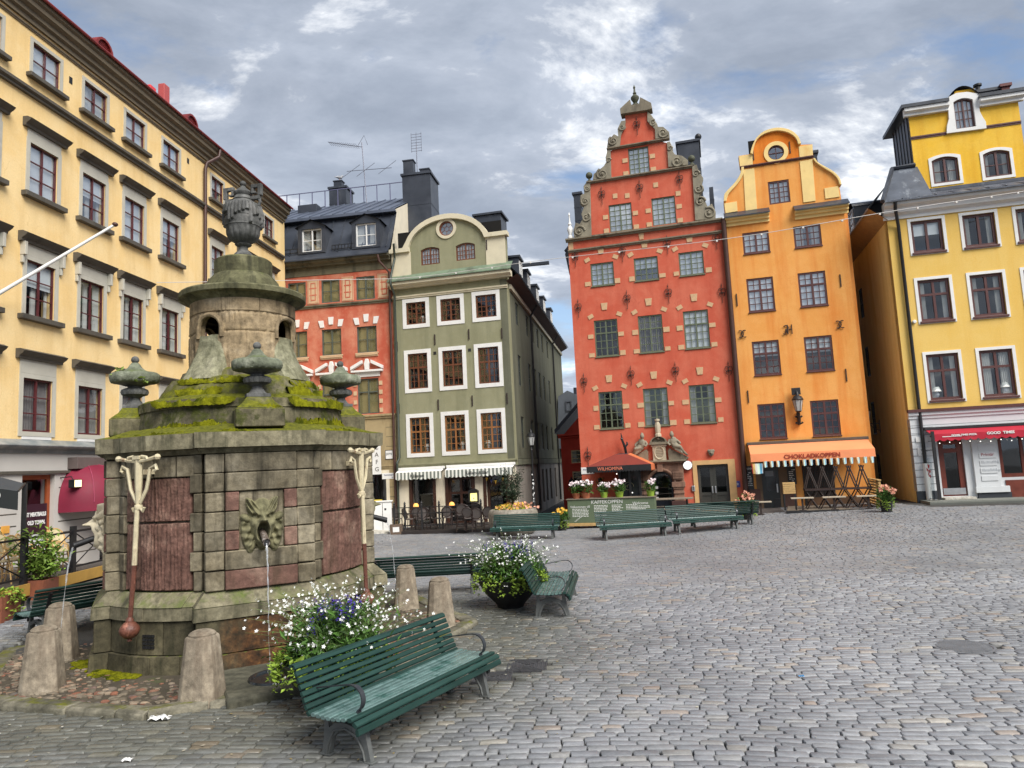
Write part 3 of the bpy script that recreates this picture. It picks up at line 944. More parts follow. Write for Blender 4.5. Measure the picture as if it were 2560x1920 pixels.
# cream pilasters and arch moulding of the gable
G.mb().box(0, -.03, 11.85, .98, .012, 12.97).build('gable_panel', crm, G.e, 0)
G.mb().box(4.72, -.03, 11.85, GW, .012, 13.2).build('gable_panel', crm, G.e, 0)
out = [(-.08, 12.97), (-.08, 13.17), (.62, 13.17)] + [(2.82 + 2.12 * math.cos(PI - t * PI / 20), 12.98 + 1.6 * math.sin(PI - t * PI / 20)) for t in range(2, 19)] + [(4.92, 13.4), (GW + .14, 13.4), (GW + .14, 13.2)]
inn = [(4.72, 13.2)] + [(2.82 + 1.9 * math.cos(t * PI / 20), 12.98 + 1.36 * math.sin(t * PI / 20)) for t in range(1, 20)] + [(.95, 12.97)]
G.mb().prism(out + inn, -.16, .25).build('gable_moulding', crm, G.e, 0, .02)
m = G.mb()
m.add([(-.1, -.5, 11.5), (GW + .3, -.5, 11.5), (GW + .3, .05, 11.98), (-.1, .05, 11.9)], [(0, 1, 2, 3)])
m.box(-.1, -.5, 11.475, GW + .3, -.46, 11.52)
m.build('copper_ledge', copper, G.e, 0)
G.ledge(-.06, GW + .25, 11.2, 11.47, .42, crm, 'cornice', [(.5, 0), (.5, .22), (.85, .4), (1, .5), (1, 1)])
G.ledge(0, GW + .02, 10.72, 10.86, .09, crm, 'string_course')
for u, z in ((.15, 8.45), (2.05, 8.62), (3.72, 8.72), (5.3, 8.62), (.15, 5.5), (2.1, 5.55), (3.75, 5.62), (5.4, 5.62), (4.77, 12.85)):
 m = G.mb().box(u - .025, -.05, z - .24, u + .025, .01, z + .24)
 m.build('wall_anchor', darkiron, G.e, 0)
for u, z in ((2.02, 7.98), (3.72, 7.98)):
 G.mb().box(u - .07, -.012, z - .07, u + .07, .01, z + .07).build('vent', black, G.e, 0)
# ground floor: three brown openings
G.holes = []
darkwood = plain('dark_brown_wood', S(62, 34, 22), .5, .25, 5, .15, 40)
G.window(.62, .05, 1.75, 2.2, darkwood, 1, None, None, .05, .1, name='shop_window_niche')
for h in list(G.holes):
 pass
for c, w in ((1.17, .6), (3.0, .62)):
 if c > 2:
  G.window(c - w, .05, c + w, 2.2, darkwood, 2, .34, None, .14, .12, name='shop_window', mull=.1)
G.window(4.2, .05, 5.2, 2.25, darkwood, 1, .2, None, .12, .25, name='entrance_door')
G.mb().slab([(0, -.5), (GW, -.5), (GW, 2.6), (0, 2.6)], G.holes, -.02, .35).build('ground_floor_wall', cream, G.e, 0)
G.ledge(0, GW + .1, 2.6, 2.9, .16, grn, 'string_course', [(.4, 0), (.5, .5), (1, .8), (1, 1)])
for u in (.6, 1.77, 2.36, 3.64, 4.17, 5.22):
 m = G.mb()
 for k in range(7):
  m.ball((u, -.05, .3 + k * .3), .035, 6)
 m.box(u - .07, -.05, .05, u + .07, -.018, 2.3)
 m.build('studded_post', darkwood, G.e, 30)
G.pipe([(.35, -.55, 13.3), (.3, -.4, 13.1), (.2, -.12, 12.7), (.2, -.7, 11.6), (.2, -.7, 11.3), (.14, -.12, 10.9), (.14, -.12, 3.2), (.08, -.3, 2.95), (.02, -.12, 2.6), (.02, -.12, .2)], .055,
       plain('green_black_pipe', S(58, 66, 58), .5))
# long side wall along the alley
GL = 22.3
G.X = Matrix(((-.061, -.998, 0, GW), (.998, -.061, 0, 0), (0, 0, 1, 0), (0, 0, 0, 1)))
G.holes = []
grnshade = plaster('alley_shade_green_plaster', S(106, 106, 88, .85), S(118, 118, 100, .85), S(82, 82, 68, .8), .5, .4, bump=.3)  # green plaster darkened to paint the alley shade into this side
darkwin = plain('dark_green_frame', S(52, 56, 50), .5)
for z0, z1 in ((9.4, 10.5), (6.4, 7.9), (3.4, 4.9)):
 for q in (2.4, 5.6, 7.6, 9.5, 11.5, 14.0, 17.0):
  G.window(q - .42, z0, q + .42, z1, darkwin, 2, None, (1, 2), .07, .05, cur=random.choice(['side', None]), glass=glassB)
G.mb().slab([(.002, 2.9), (GL, 2.9), (GL, 11.15), (.002, 11.15)], G.holes, 0, .35).build('side_wall', grnshade, G.e, 0)
G.holes = []
for q in (4.6, 7.0, 8.6, 10.2, 12.0, 14.5):
 G.window(q - .4, .45, q + .4, 2.3, black, 2, None, (1, 2), .06, .06)
G.mb().slab([(.002, -.6), (GL, -.6), (GL, 2.6), (.002, 2.6)], G.holes, -.02, .35).build('side_ground_floor', plain('worn_grey_plaster', S(150, 142, 132, .8), .85, .12, 1, .2, 20, dirt=(S(96, 90, 84), .8, .48)), G.e, 0)
G.mb().box(.16, -.1, 2.61, GL, .02, 2.88).build('string_course', grnshade, G.e, 0)
G.mb().quad((.05, .7, -.5), (GL, .7, -.5), (GL, .7, 11), (.05, .7, 11)).build('room_backdrop', interior, G.e, 0)
m = G.mb()
m.add([(-.2, -.55, 11.3), (GL, -.55, 11.3), (GL, .02, 11.0), (-.2, .02, 11.0)], [(0, 1, 2, 3)])
m.build('eaves_soffit', plain('brown_soffit', S(78, 50, 38), .7), G.e, 0)
G.mb().box(.3, -.12, 10.75, GL, .01, 10.95).build('string_course', crm, G.e, 0)
m = G.mb()
m.add([(.3, -.6, 11.32), (GL + .3, -.6, 11.32), (GL + .3, 1.0, 13.0), (.3, 1.0, 13.0), (GL + .3, 2.9, 14.6), (.3, 2.9, 14.6)], [(0, 1, 2, 3), (3, 2, 4, 5)])
seams(m, .5, GL, -.6, 11.32, 1.0, 13.0, .7)
m.build('roof', sheet, G.e, 0)
m = G.mb()
m.add([(.3, 5.6, 11.3), (GL, 5.6, 11.3), (GL, 4.4, 13.2), (.3, 4.4, 13.2), (GL, 2.9, 14.6), (.3, 2.9, 14.6)], [(0, 1, 2, 3), (3, 2, 4, 5)])
m.build('roof', sheet, G.e, 0)
for q in (2.6, 5.2, 8.5, 11.5, 15):
 m = G.mb()
 m.box(q - .5, -.25, 11.6, q + .5, 1.6, 12.75)
 m.box(q - .58, -.35, 12.752, q + .58, 1.7, 12.85)
 d = m.build('dormer', sheet, G.e, 0)
 f = G.mb().slab([(q - .4, 11.75), (q + .4, 11.75), (q + .4, 12.6), (q - .4, 12.6)], [[(q - .34, 11.8), (q - .03, 11.8), (q - .03, 12.55), (q - .34, 12.55)], [(q + .03, 11.8), (q + .34, 11.8), (q + .34, 12.55), (q + .03, 12.55)]], -.29, -.252).build('window', white, d, 0)
 G.mb().quad((q - .38, -.26, 11.78), (q + .38, -.26, 11.78), (q + .38, -.26, 12.58), (q - .38, -.26, 12.58)).build('pane', glassB, f, 0)
m = G.mb()
m.box(4.3, -1.5, 12.9, 4.5, .5, 13.05)
m.build('hoist_beam', sheet, G.e, 0)
G.pipe([(6.2, -.5, 11.2), (6.2, -.12, 10.6), (6.2, -.12, .2)], .06)
G.pipe([(16.0, -.5, 11.2), (16.0, -.12, 10.6), (16.0, -.12, .2)], .06)
G.mb().box(GL - .01, .002, -.5, GL + .3, 6, 11.1).build('back_wall_of_house', grnshade, G.e, 0)
G.X = None
m = G.mb()
m.box(3.9, 1.2, 13.3, 5.2, 2.4, 14.75)
m.box(3.8, 1.1, 14.752, 5.3, 2.5, 14.85)
m.build('roof_box', sheet, G.e, 0)
# barrel roof behind the round gable
m = G.mb()
arc = [(2.82 + 2.0 * math.cos(t * PI / 16), 12.96 + 1.44 * math.sin(t * PI / 16)) for t in range(17)]
m.rings([[(a, .3, z) for a, z in arc], [(a, 6, z) for a, z in arc]], False, False)
m.add([(.02, .3, 12.9), (.9, .3, 12.9), (.9, 6, 13.3), (.02, 6, 13.3)], [(0, 1, 2, 3)])
m.build('roof', sheet, G.e, 30)
# ============ 4. red step-gabled house
redp = plaster('brick_red_plaster', S(202, 96, 72, .93), S(214, 122, 96, .93), S(172, 72, 54), .55, .35, bump=.3)
greenfr = plain('dark_green_window_paint', S(94, 102, 80), .5, .12, 5, .05, 40)
quoin = plain('pale_sandstone_block', S(206, 170, 130, .9), .85, .14, 6, .25, 25, isl=.12)
scrollst = plain('grey_carved_stone', S(150, 142, 122, .8), .85, .22, 4, .35, 18, dirt=(S(86, 78, 64), 1.8, .5))
ledgest = plain('grey_ledge_stone', S(136, 126, 106, .8), .85, .2, 3, .25, 20, dirt=(S(70, 62, 52), 1.5, .52))
R = House('townhouse', 'tall brick red house with stepped gable, scrolled stone ornaments and green windows', 3.03, 32.0, A_RED)
RW = 6.84
qsrc = MB().cbox((0, 0, 0), (.26, .05, .2)).data('quoin_stone', quoin, 0)
qtall = MB().add([(-.11, -.03, -.15), (.11, -.03, -.15), (.15, -.03, .17), (-.15, -.03, .17), (-.11, .02, -.15), (.11, .02, -.15), (.15, .02, .17), (-.15, .02, .17)],
                 [(0, 1, 2, 3), (0, 4, 5, 1), (1, 5, 6, 2), (2, 6, 7, 3), (3, 7, 4, 0)]).data('quoin_stone', quoin, 0)
def quoins(c, z0, z1, hw, full=True):
 rnd = random.Random(int(c * 100 + z0 * 31))
 inst(qtall, 'quoin_stone', R.e, (c, 0, z1 + .58 + rnd.uniform(-.04, .04)))
 for sx in (-1, 1):
  inst(qsrc, 'quoin_stone', R.e, (c + sx * (hw + .12), 0, z1 + .2), (0, sx * .45, 0), (.95, .9, .9))
  for z in ((z0 + .1, (z0 + z1) / 2 + .12) if full else (z0 + .14,)):
   inst(qsrc, 'quoin_stone', R.e, (c + sx * (hw + .15 + rnd.uniform(-.02, .03)), 0, z), (0, 0, 0), (rnd.uniform(.85, 1.1), .92 + rnd.random() * .1, rnd.uniform(.9, 1.15)))
curs = {(0, 0): 'blind_reflection', (0, 1): 'half', (0, 2): 'blind_reflection', (1, 0): None, (1, 1): 'grey', (1, 2): 'blind_reflection', (2, 0): None, (2, 1): 'side', (2, 2): 'side'}
for r, (z0, z1) in enumerate(((10.52, 11.58), (7.26, 8.93), (4.0, 5.66))):
 for k, c in enumerate((1.38, 3.36, 5.33)):
  R.window(c - .53, z0, c + .53, z1, greenfr, 2, None if r == 0 else .36, (2, 4) if r == 0 else (2, 3), .06, .04, gridtop=(2, 2) if r else None,
                 bar=.03, mull=.06, cur=curs[(r, k)], sill=(greenfr, .03, .05, .05), glass=glassB if r == 0 else glassA)
  quoins(c, z0, z1, .53, r > 0)
for c, z0, z1, hw in ((2.38, 12.94, 14.22, .52), (4.32, 12.96, 14.24, .52), (3.38, 15.5, 16.74, .46)):
 R.window(c - hw, z0, c + hw, z1, greenfr, 2, None, (2, 5), .05, .04, bar=.03, mull=.06, cur='blind_reflection', glass=glassB)
 for sx in (-1, 1):
  for z in (z0 + .1, (z0 + z1) / 2 + .1):
   inst(qsrc, 'quoin_stone', R.e, (c + sx * (hw + .16), 0, z), (0, 0, 0), (.9, .95, 1))
for u, z in ((4.05, 14.85), (2.75, 14.55), (2.2, 14.62), (5.0, 14.3)):
 inst(qsrc, 'quoin_stone', R.e, (u, 0, z), (0, 0, 0), (.8, .9, 1.1))
inst(qtall, 'quoin_stone', R.e, (3.25, 0, 12.55), (0, 0, 0), (.8, 1, .9))
q = lambda *l: R.pts(5, l)
body = q((272, 1085), (262, 715), (412, 680), (405, 490), (470, 470), (478, 380), (508, 300), (503, 232), (662, 205), (660, 290), (712, 345), (715, 415), (795, 435), (805, 600), (968, 598), (990, 975))
# doors cut in the ground floor wall
dl, dt = R.uz(10, 1610 + 8, 690)
PA = [R.uz(10, x, y) for x, y in ((1048, 1330), (1372, 1330))]
au0, au1 = PA[0][0], PA[1][0]
azs = R.uz(10, 1370, 915)[1]
ac, ar = (au0 + au1) / 2, (au1 - au0) / 2
arch_o = [(au0, .1), (au1, .1)] + [(ac + ar * math.cos(t * PI / 12), azs + ar * math.sin(t * PI / 12)) for t in range(13)]
R.holes.append(arch_o)
D0, D1 = R.uz(6, 1000, 1110), R.uz(6, 1240, 1410)
du0, du1, dz0, dz1 = D0[0], D1[0], .3, R.uz(6, 1120, 1108)[1]
R.holes.append([(du0, dz0), (du1, dz0), (du1, dz1), (du0, dz1)])
vu0, vu1 = .62, 2.2
R.wall([(-.12, -.5), (RW, -.5), (RW, 12.84), (RW - .05, 12.84)] + body[::-1] + [(-.12, 12.84)], redp)
R.inner(0, RW - .1, -.4, 12.8)
m = R.mb().quad((1.2, .62, 12.8), (5.4, .62, 12.8), (5.4, .62, 15.4), (1.2, .62, 15.4))
m.quad((2.3, .62, 15.41), (4.5, .62, 15.41), (4.5, .62, 17), (2.3, .62, 17))
m.build('room_backdrop', interior, R.e, 0)
# side walls and roof behind
R.mb().box(-.119, .39, -.5, .1, 9, 12.8).build('side_wall', redp, R.e, 0)
m = R.mb()
m.add([(-.4, .4, 12.6), (3.4, .4, 18.2), (7.0, .4, 12.6), (-.4, 9.5, 12.6), (3.4, 9.5, 18.2), (7.0, 9.5, 12.6)], [(0, 1, 4, 3), (1, 2, 5, 4), (0, 2, 1)])
for t in range(10):
 k = t / 10
for u in ():
 pass
m.v = [(x, y, z - (1.6 if z > 15 else .1)) for x, y, z in m.v]
m.build('roof', sheet, R.e, 0)
R.ledge(-.2, RW - .05, 12.72, 12.87, .2, ledgest, 'cornice')
R.ledge(-.12, RW, 12.22, 12.34, .12, ledgest, 'string_course')
a, b = R.uz(5, 240, 712), R.uz(5, 972, 596)
R.ledge(a[0], b[0], 15.36, 15.47, .16, ledgest, 'gable_ledge')
a, b = R.uz(5, 380, 478), R.uz(5, 812, 408)
R.ledge(a[0], b[0], 16.81, 16.91, .16, ledgest, 'gable_ledge')
R.mb().prism(q((478, 252), (474, 212), (543, 148), (551, 187), (605, 178), (612, 133), (688, 172), (694, 212), (660, 222), (503, 246)), -.22, .3).build('broken_pediment', ledgest, R.e, 0, .015)
mossy = plain('mossy_bronze', S(74, 76, 58), .7, .3, 6, .3, 30)
a = R.uz(5, 577, 180)
m = R.mb().lathe([(.14, 0), (.14, .09), (.07, .13), (.12, .22), (.19, .34), (.19, .42), (.1, .52), (.06, .56), (.09, .61), (.05, .68), (.035, .84), (.06, .89), (.02, .99), (0, 1.04)], 12, (a[0], 0, a[1]))
m.build('finial', mossy, R.e)
# scrolls beside the gable steps
def scroll(px, spirals, y0=-.1, y1=.24):
 pl = q(*px)
 ar = sum(pl[i][0] * pl[(i + 1) % len(pl)][1] - pl[(i + 1) % len(pl)][0] * pl[i][1] for i in range(len(pl)))
 if ar < 0:
  pl = pl[::-1]
 m = R.mb().prism(pl, y0, y1)
 for x, y, r, s, a0 in spirals:
  c = R.uz(5, x, y)
  rr = r / 2.765 * .0176
  m.tube(spiral(c[0], c[1], rr, 1.5, a0, s, y0 - .01), [.05 - .0018 * k for k in range(19)], 6)
  m.ball((c[0], y0, c[1]), rr * .3, 8)
 return m.build('scroll_ornament', scrollst, R.e, 40, .012)
scroll([(155, 1088), (150, 1050), (165, 990), (195, 1000), (215, 960), (205, 930), (225, 880), (195, 860), (200, 800), (225, 790), (220, 740), (240, 712), (265, 712), (275, 1085)],
       [(192, 1050, 42, 1, 0), (238, 955, 34, -1, 1), (232, 845, 32, 1, 2), (243, 755, 22, -1, 0)])
scroll([(990, 975), (1130, 962), (1132, 915), (1105, 860), (1075, 880), (1055, 830), (1020, 800), (1050, 750), (1030, 740), (1045, 680), (1015, 640), (1000, 590), (968, 600)],
       [(1085, 925, 44, -1, 2), (1025, 845, 36, 1, 0), (1012, 760, 32, -1, 1), (995, 655, 26, 1, 0)])
scroll([(412, 682), (285, 695), (290, 655), (330, 625), (360, 600), (385, 560), (372, 545), (385, 490), (405, 488)], [(350, 655, 44, 1, 2), (392, 560, 18, 1, 0)])
scroll([(805, 608), (940, 592), (940, 560), (900, 530), (850, 520), (830, 490), (835, 475), (815, 430), (795, 435)], [(865, 568, 42, -1, 0), (815, 480, 18, 1, 0)])
scroll([(470, 468), (382, 468), (390, 425), (430, 380), (460, 395), (455, 345), (480, 290), (510, 285), (508, 320), (478, 385)], [(425, 428, 36, 1, 2), (485, 335, 24, -1, 0)])
scroll([(715, 413), (812, 402), (810, 365), (770, 330), (735, 330), (728, 310), (690, 250), (660, 222), (660, 290), (712, 345)], [(768, 372, 38, -1, 0), (700, 305, 26, 1, 1)])
for x, y in ((258, 705), (968, 590)):
 a = R.uz(5, x, y)
 m = R.mb().lathe([(.12, 0), (.12, .06), (.05, .12), (.05, .2)], 12, (a[0], .05, a[1]))
 m.ball((a[0], .05, a[1] + .33), .16, 14)
 m.build('stone_ball', mossy, R.e)
a = R.uz(5, 127, 1097)
R.mb().lathe([(.13, 0), (.13, .1), (.07, .16), (.13, .4), (.13, .5), (.06, .62), (.09, .7), (.04, .8), (.03, 1.1), (.05, 1.14), (0, 1.3)], 12, (a[0], .05, a[1])).build('finial', white, R.e)
R.mb().box(-.1, -.02, 12.36, .12, .02, 12.71).build('corner_stone', quoin, R.e, 0)
# forged wall anchors
m = MB()
m.tube([(0, -.05, -.55), (0, -.05, .42)], .018, 5)
m.tube([(0, -.05, .4), (0, -.05, .58)], [.035, .004], 5)
for sx in (-1, 1):
 for z, r in ((.16, .15), (-.03, .11)):
  m.tube([(sx * (.02 + r * .75 - r * .75 * math.cos(t)), -.05, z + r * math.sin(t) * .8 - t * .01) for t in [k * .42 for k in range(13)]], .018, 5)
m.ball((0, -.05, .05), .05, 8)
anc = m.data('wall_anchor', darkiron)
for l, zf in (([(588, 318), (345, 800), (607, 755), (882, 695), (162, 1230), (487, 1195), (797, 1140), (1135, 1105), (183, 1580), (520, 1520), (805, 1480), (1175, 1475)], 5), ([(222, 545), (547, 495), (855, 470), (1222, 465), (250, 1055)], 6)):
 for x, y in l:
  u, z = R.uz(zf, x, y)
  inst(anc, 'wall_anchor', R.e, (u, 0, z), (0, 0, 0), (.62, 1, .8))
def ch(H, zf, x0, y0, x1, y1, off, d, mat, cap=True, pots=()):
 a, b = H.uz(zf, x0, y0, off), H.uz(zf, x1, y1, off)
 return chimney(H, a[0], b[0], off, off + d, b[1], (a[1] + H.uz(zf, x1, y0, off)[1]) / 2, mat, cap, pots)
ch(R, 5, 862, 430, 1062, 1000, 3.5, 2.0, sheet)
ch(R, 5, 1085, 738, 1135, 1000, 2.5, 1.2, sheet, False)
ch(R, 5, 148, 790, 215, 1060, 3.0, 1.4, sheet)
a = R.uz(5, 1012, 415, 4.0)
R.mb().ball((a[0], 4.2, a[1] + .25), .17, 12).build('vent_cowl', black, R.e)
R.pipe([(RW - .02, -.25, 12.8), (RW - .02, -.14, 12.4), (RW - .04, -.14, .3)], .11, brownpipe)
# white rubble wall edge: left drip
R.mb().add([(-.35, .3, 12.3), (-.14, .02, 11.2), (-.14, .6, 11.2), (-.35, .9, 12.3), (-.12, .02, 12.5), (-.12, .9, 12.5)], [(0, 1, 2, 3), (0, 4, 1), (0, 3, 5, 4)]).build('eaves_end', sheet, R.e, 0)
# double door in a sandstone frame
tanframe = plain('tan_sandstone_frame', S(212, 170, 116, .9), .85, .12, 3, .2, 22)
f0u = R.uz(6, 968, 1080)[0]
f1u = R.uz(6, 1262, 1080)[0]
fz = R.uz(6, 1100, 1078)[1]
R.mb().slab([(f0u, 0.0), (du0 - .02, 0.0), (du0, dz0), (du0, dz1), (du1, dz1), (du1, dz0), (du1 + .02, 0), (f1u, 0), (f1u, fz), (f0u, fz)], (), -.05, .02).build('door_frame', tanframe, R.e, 0)
doorg = plain('grey_black_door', S(58, 58, 52), .5, .15, 4, .08, 30)
mid = (du0 + du1) / 2
for a, b in ((du0, mid - .003), (mid + .003, du1)):
 zz1 = dz0 + (dz1 - dz0) * .36
 hl = [(a + .12, zz1 + .05), (b - .12, zz1 + .05), (b - .12, dz1 - .12), (a + .12, dz1 - .12)]
 hp = [(a + .12, dz0 + .12), (b - .12, dz0 + .12), (b - .12, zz1 - .08), (a + .12, zz1 - .08)]
 d = R.mb().slab([(a, dz0), (b, dz0), (b, dz1), (a, dz1)], [hl, hp], .12, .18).build('door', doorg, R.e, 0)
 R.mb().box(a + .12, .15, dz0 + .12, b - .12, .17, zz1 - .08).build('panel', doorg, d, 0)
 R.mb().quad(*[(p[0], .15, p[1]) for p in hl]).build('pane', glassA, d, 0)
 R.mb().box((mid - .09) if a < mid - .1 else mid + .04, .07, dz0 + .7, (mid - .04) if a < mid - .1 else mid + .09, .12, dz0 + 1.0).build('handle', steel, d, 0, .008)
R.mb().box(du0 - .2, -.3, -.3, du1 + .2, .12, dz0 - .01).build('doorstep', tanframe, R.e, 0)
# carved portal
portst = plain('brown_carved_stone', S(146, 112, 92, .8), .85, .2, 4, .3, 20, dirt=(S(90, 66, 54), 1.6, .5))
portdk = plain('dark_brown_plinth_stone', S(74, 46, 40, .9), .8, .15, 3, .15, 20)
z_sp = azs
pu0, pu1 = R.uz(10, 905, 920)[0], R.uz(10, 1500, 920)[0]
zt0, zt1, zt2 = R.uz(10, 1400, 735)[1], R.uz(10, 1300, 655)[1], R.uz(10, 1300, 622)[1]
m = R.mb()
ao = [(ac + (ar + .0) * math.cos(t * PI / 12), azs + ar * math.sin(t * PI / 12)) for t in range(13)]
m.slab([(pu0, azs - .02), (au0, azs - .02)] + ao[::-1] + [(au1, azs - .02), (pu1, azs - .02), (pu1, zt1), (pu0, zt1)], (), -.14, .01)
m.tube([(ac + (ar + .09) * math.cos(t * PI / 12), -.16, azs + (ar + .09) * math.sin(t * PI / 12)) for t in range(13)], .06, 6)
m.box(ac - .12, -.24, azs + ar - .02, ac + .12, -.13, zt1)
for sx, (a, b) in ((-1, (pu0, au0)), (1, (au1, pu1))):
 c = (a + b) / 2
 w = (b - a) / 2
 m.box(c - w * .8, -.22, azs + .1, c + w * .8, -.14, zt0 - .1)
 for k in range(4):
  z = azs + .15 + k * (zt0 - azs - .3) / 4
  m.box(c - w * .9, -.25, z, c + w * .9, -.218, z + .12)
 m.box(c - w * 1.15, -.28, azs - .2, c + w * 1.15, .01, azs + .02)
 m.box(c - w * .85, -.2, .75, c + w * .85, .01, azs - .202)
 for k in range(4):
  m.box(c - w * .95, -.24, .85 + k * .2, c + w * .95, -.198, .93 + k * .2)
m.box(pu0 - .08, -.26, zt1 + .002, pu1 + .08, .01, zt2 - .03)
portal = m.build('portal', portst, R.e, 0, .012)
R.mb().box(pu0 - .16, -.34, zt2 - .028, pu1 + .16, .01, zt2 + .05).build('portal_cornice', ledgest, portal, 0, .01)
for a, b in ((pu0, au0), (au1, pu1)):
 R.mb().box(a - .1, -.3, -.3, b + .1, .01, .748).build('plinth', portdk, portal, 0, .015)
dd = plain('blue_black_door', S(24, 28, 36), .4, .2, 4, .05, 30)
k = [(ac + (ar - .1) * math.cos(t * PI / 12), azs + (ar - .1) * math.sin(t * PI / 12)) for t in range(13)]
ho = [(au0 + .16, .75), (au1 - .1, .75)] + k
d = R.mb().slab(arch_o, [ho], .2, .28).build('door', dd, R.e, 0)
R.mb().poly([(p[0], .24, p[1]) for p in ho]).build('pane', glassA, d, 0)
R.mb().box(au0 + .06, .1, .95, au0 + .1, .2, 1.3).build('handle', steel, d, 0)
for z in (.75, .98, 1.22):
 R.mb().box(au0 + .2, .225, z + .05, au0 + .32, .236, z + .16).build('door_notice', white, d, 0)
# plaque with round pediment, obelisk and two reclining carved figures
ls = plain('pale_limestone', S(196, 184, 158, .85), .85, .12, 4, .25, 22)
pb0, pb1 = R.uz(10, 1066, 500)[0], R.uz(10, 1244, 500)[0]
pzb, pzt = zt2 + .05, R.uz(10, 1150, 388)[1]
pc = (pb0 + pb1) / 2
m = R.mb().box(pb0, -.16, pzb, pb1, .01, pzt)
m.box(pb0 - .06, -.2, pzt - .1, pb1 + .06, .01, pzt - .05)
el = [(pc + .2 * math.cos(t * PI / 12), -.17, (pzb + pzt) / 2 - .02 + .28 * math.sin(t * PI / 12)) for t in range(24)]
m.tube(el, .03, 6, True)
aed = m.build('plaque', ls, R.e, 30)
m = R.mb()
for t in range(6):
 w = .15 * math.cos((t - 2.5) / 3.2)
 m.box(pc - w, -.172, (pzb + pzt) / 2 + .15 - t * .07, pc + w, -.158, (pzb + pzt) / 2 + .175 - t * .07)
m.build('inscription_relief', ledgest, aed, 0)
pr = (pb1 - pb0) / 2 + .1
o = [(pc + pr * math.cos(t * PI / 14), pzt + .03 + pr * .8 * math.sin(t * PI / 14)) for t in range(15)]
i_ = [(pc + pr * .78 * math.cos(t * PI / 14), pzt + .09 + pr * .6 * math.sin(t * PI / 14)) for t in range(15)]
m = R.mb().slab(o, [i_], -.24, .01)
m.box(pc - pr - .04, -.26, pzt - .02, pc + pr + .04, .01, pzt + .04)
m.ball((pc, -.1, pzt + .24), .09, 10)
m.prism(i_, -.08, .005)
m.build('round_pediment', ledgest, aed, 30)
zo = R.uz(10, 1140, 285)[1]
R.mb().lathe([(.14, 0), (.14, .1), (.1, .14), (.12, .25), (.13, .5), (.06, .66), (.11, .68), (.11, .76), (0, .78)], 8, (pc, -.08, zo)).build('obelisk', ls, aed, 30)
def relief_figure(cx, z0, sx):
 """reclining robed figure leaning on a sloping scroll"""
 b = MB()
 def ell(x, z, rx, rz, y=-.16, ry=.14, rot=0):
  q_ = MB()
  q_.ball((0, 0, 0), 1, 14, (rx, ry, rz))
  c_, s_ = math.cos(rot), math.sin(rot)
  b.add([(x + v[0] * c_ - v[2] * s_, y + v[1], z + v[0] * s_ + v[2] * c_) for v in q_.v], q_.f)
 ell(0, .78, .095, .12, -.24, .1)                # head
 ell(0.0, .88, .06, .06, -.22, .07)              # hair knot / helmet
 ell(0.02, .64, .06, .08)                        # neck
 ell(.04, .48, .17, .21, -.19, .13, -.25)        # chest
 ell(.13, .29, .17, .16, -.19, .14, -.3)         # hip
 b.tube([(-.1, -.2, .56), (-.19, -.24, .42), (-.1, -.3, .32)], [.06, .05, .04], 8)
 b.tube([(.17, -.2, .54), (.3, -.24, .44), (.34, -.26, .36)], [.06, .05, .04], 8)
 b.tube([(.1, -.24, .28), (.32, -.3, .24), (.45, -.2, .02)], [.1, .08, .05], 8)
 b.tube([(.1, -.16, .24), (.34, -.18, .12), (.55, -.18, -.08)], [.1, .08, .05], 8)
 ell(.56, -.1, .08, .04, -.2, .06, -.4)
 for k in range(5):
  b.tube([(-.02 + .05 * k, -.3, .42 - .03 * k), (.12 + .08 * k, -.28, .1 - .05 * k)], .022, 6)
 me = remesh(b, .018, 2)
 me.transform(Matrix.Translation((cx, 0, z0)) @ Matrix.Diagonal((sx, 1, 1, 1)))
 if sx < 0:
  me.flip_normals()
 return obj('carved_figure', me, scrollst, portal)
c1, c2 = R.uz(10, 945, 610), R.uz(10, 1345, 590)
relief_figure(c1[0], pzb + .3, -1)
relief_figure(c2[0] + .02, pzb + .3, 1)
for sx, x in ((-1, c1[0]), (1, c2[0])):
 pl = [(x - sx * .18, pzb), (x + sx * .62, pzb), (x + sx * .66, pzb + .08), (x - sx * .12, pzb + .5), (x - sx * .2, pzb + .4)]
 if sx > 0:
  pass
 else:
  pl = pl[::-1]
 R.mb().prism(pl, -.16, .01).build('sloping_scroll', ledgest, portal, 0, .01)
a = R.uz(6, 1100, 1028)
m = MB()
m.ball((a[0], -.06, a[1]), .12, 12, (1, .8, 1.25))
m.ball((a[0], -.17, a[1] - .02), .04, 8)
m.ball((a[0] - .09, -.06, a[1] + .08), .07, 8)
m.ball((a[0] + .09, -.06, a[1] + .08), .07, 8)
obj('lion_head', remesh(m, .014, 2), scrollst, R.e)
# ============ 5. orange house
org = plaster('orange_plaster', S(232, 160, 82, .95), S(238, 174, 100, .95), S(214, 122, 48), .55, .5, bump=.25)
orgd = plaster('deep_orange_plaster', S(226, 128, 40, .9), S(240, 148, 58, .9), S(196, 96, 24), .5, .5, bump=.25)
cry = plain('pale_yellow_moulding', S(244, 212, 140, .9), .8, .08, 2, .12, 25, dirt=(S(214, 166, 92), 1.6, .6))
brown = plain('dark_brown_paint', S(84, 48, 44), .45, .12, 5, .05, 40)
ou = RW + .02
ox, oy = R.x + ou * math.cos(A_RED), R.y + ou * math.sin(A_RED)
O = House('townhouse', 'orange house with rounded yellow bordered gable and a café awning', ox, oy, A_RED)
OW = 11.66 - ou
cur5 = {(0, 0): 'blind_reflection', (0, 1): 'white', (1, 0): 'blind_reflection', (1, 1): 'blind_reflection', (2, 0): 'half', (2, 1): 'half', (3, 0): None, (3, 1): None}
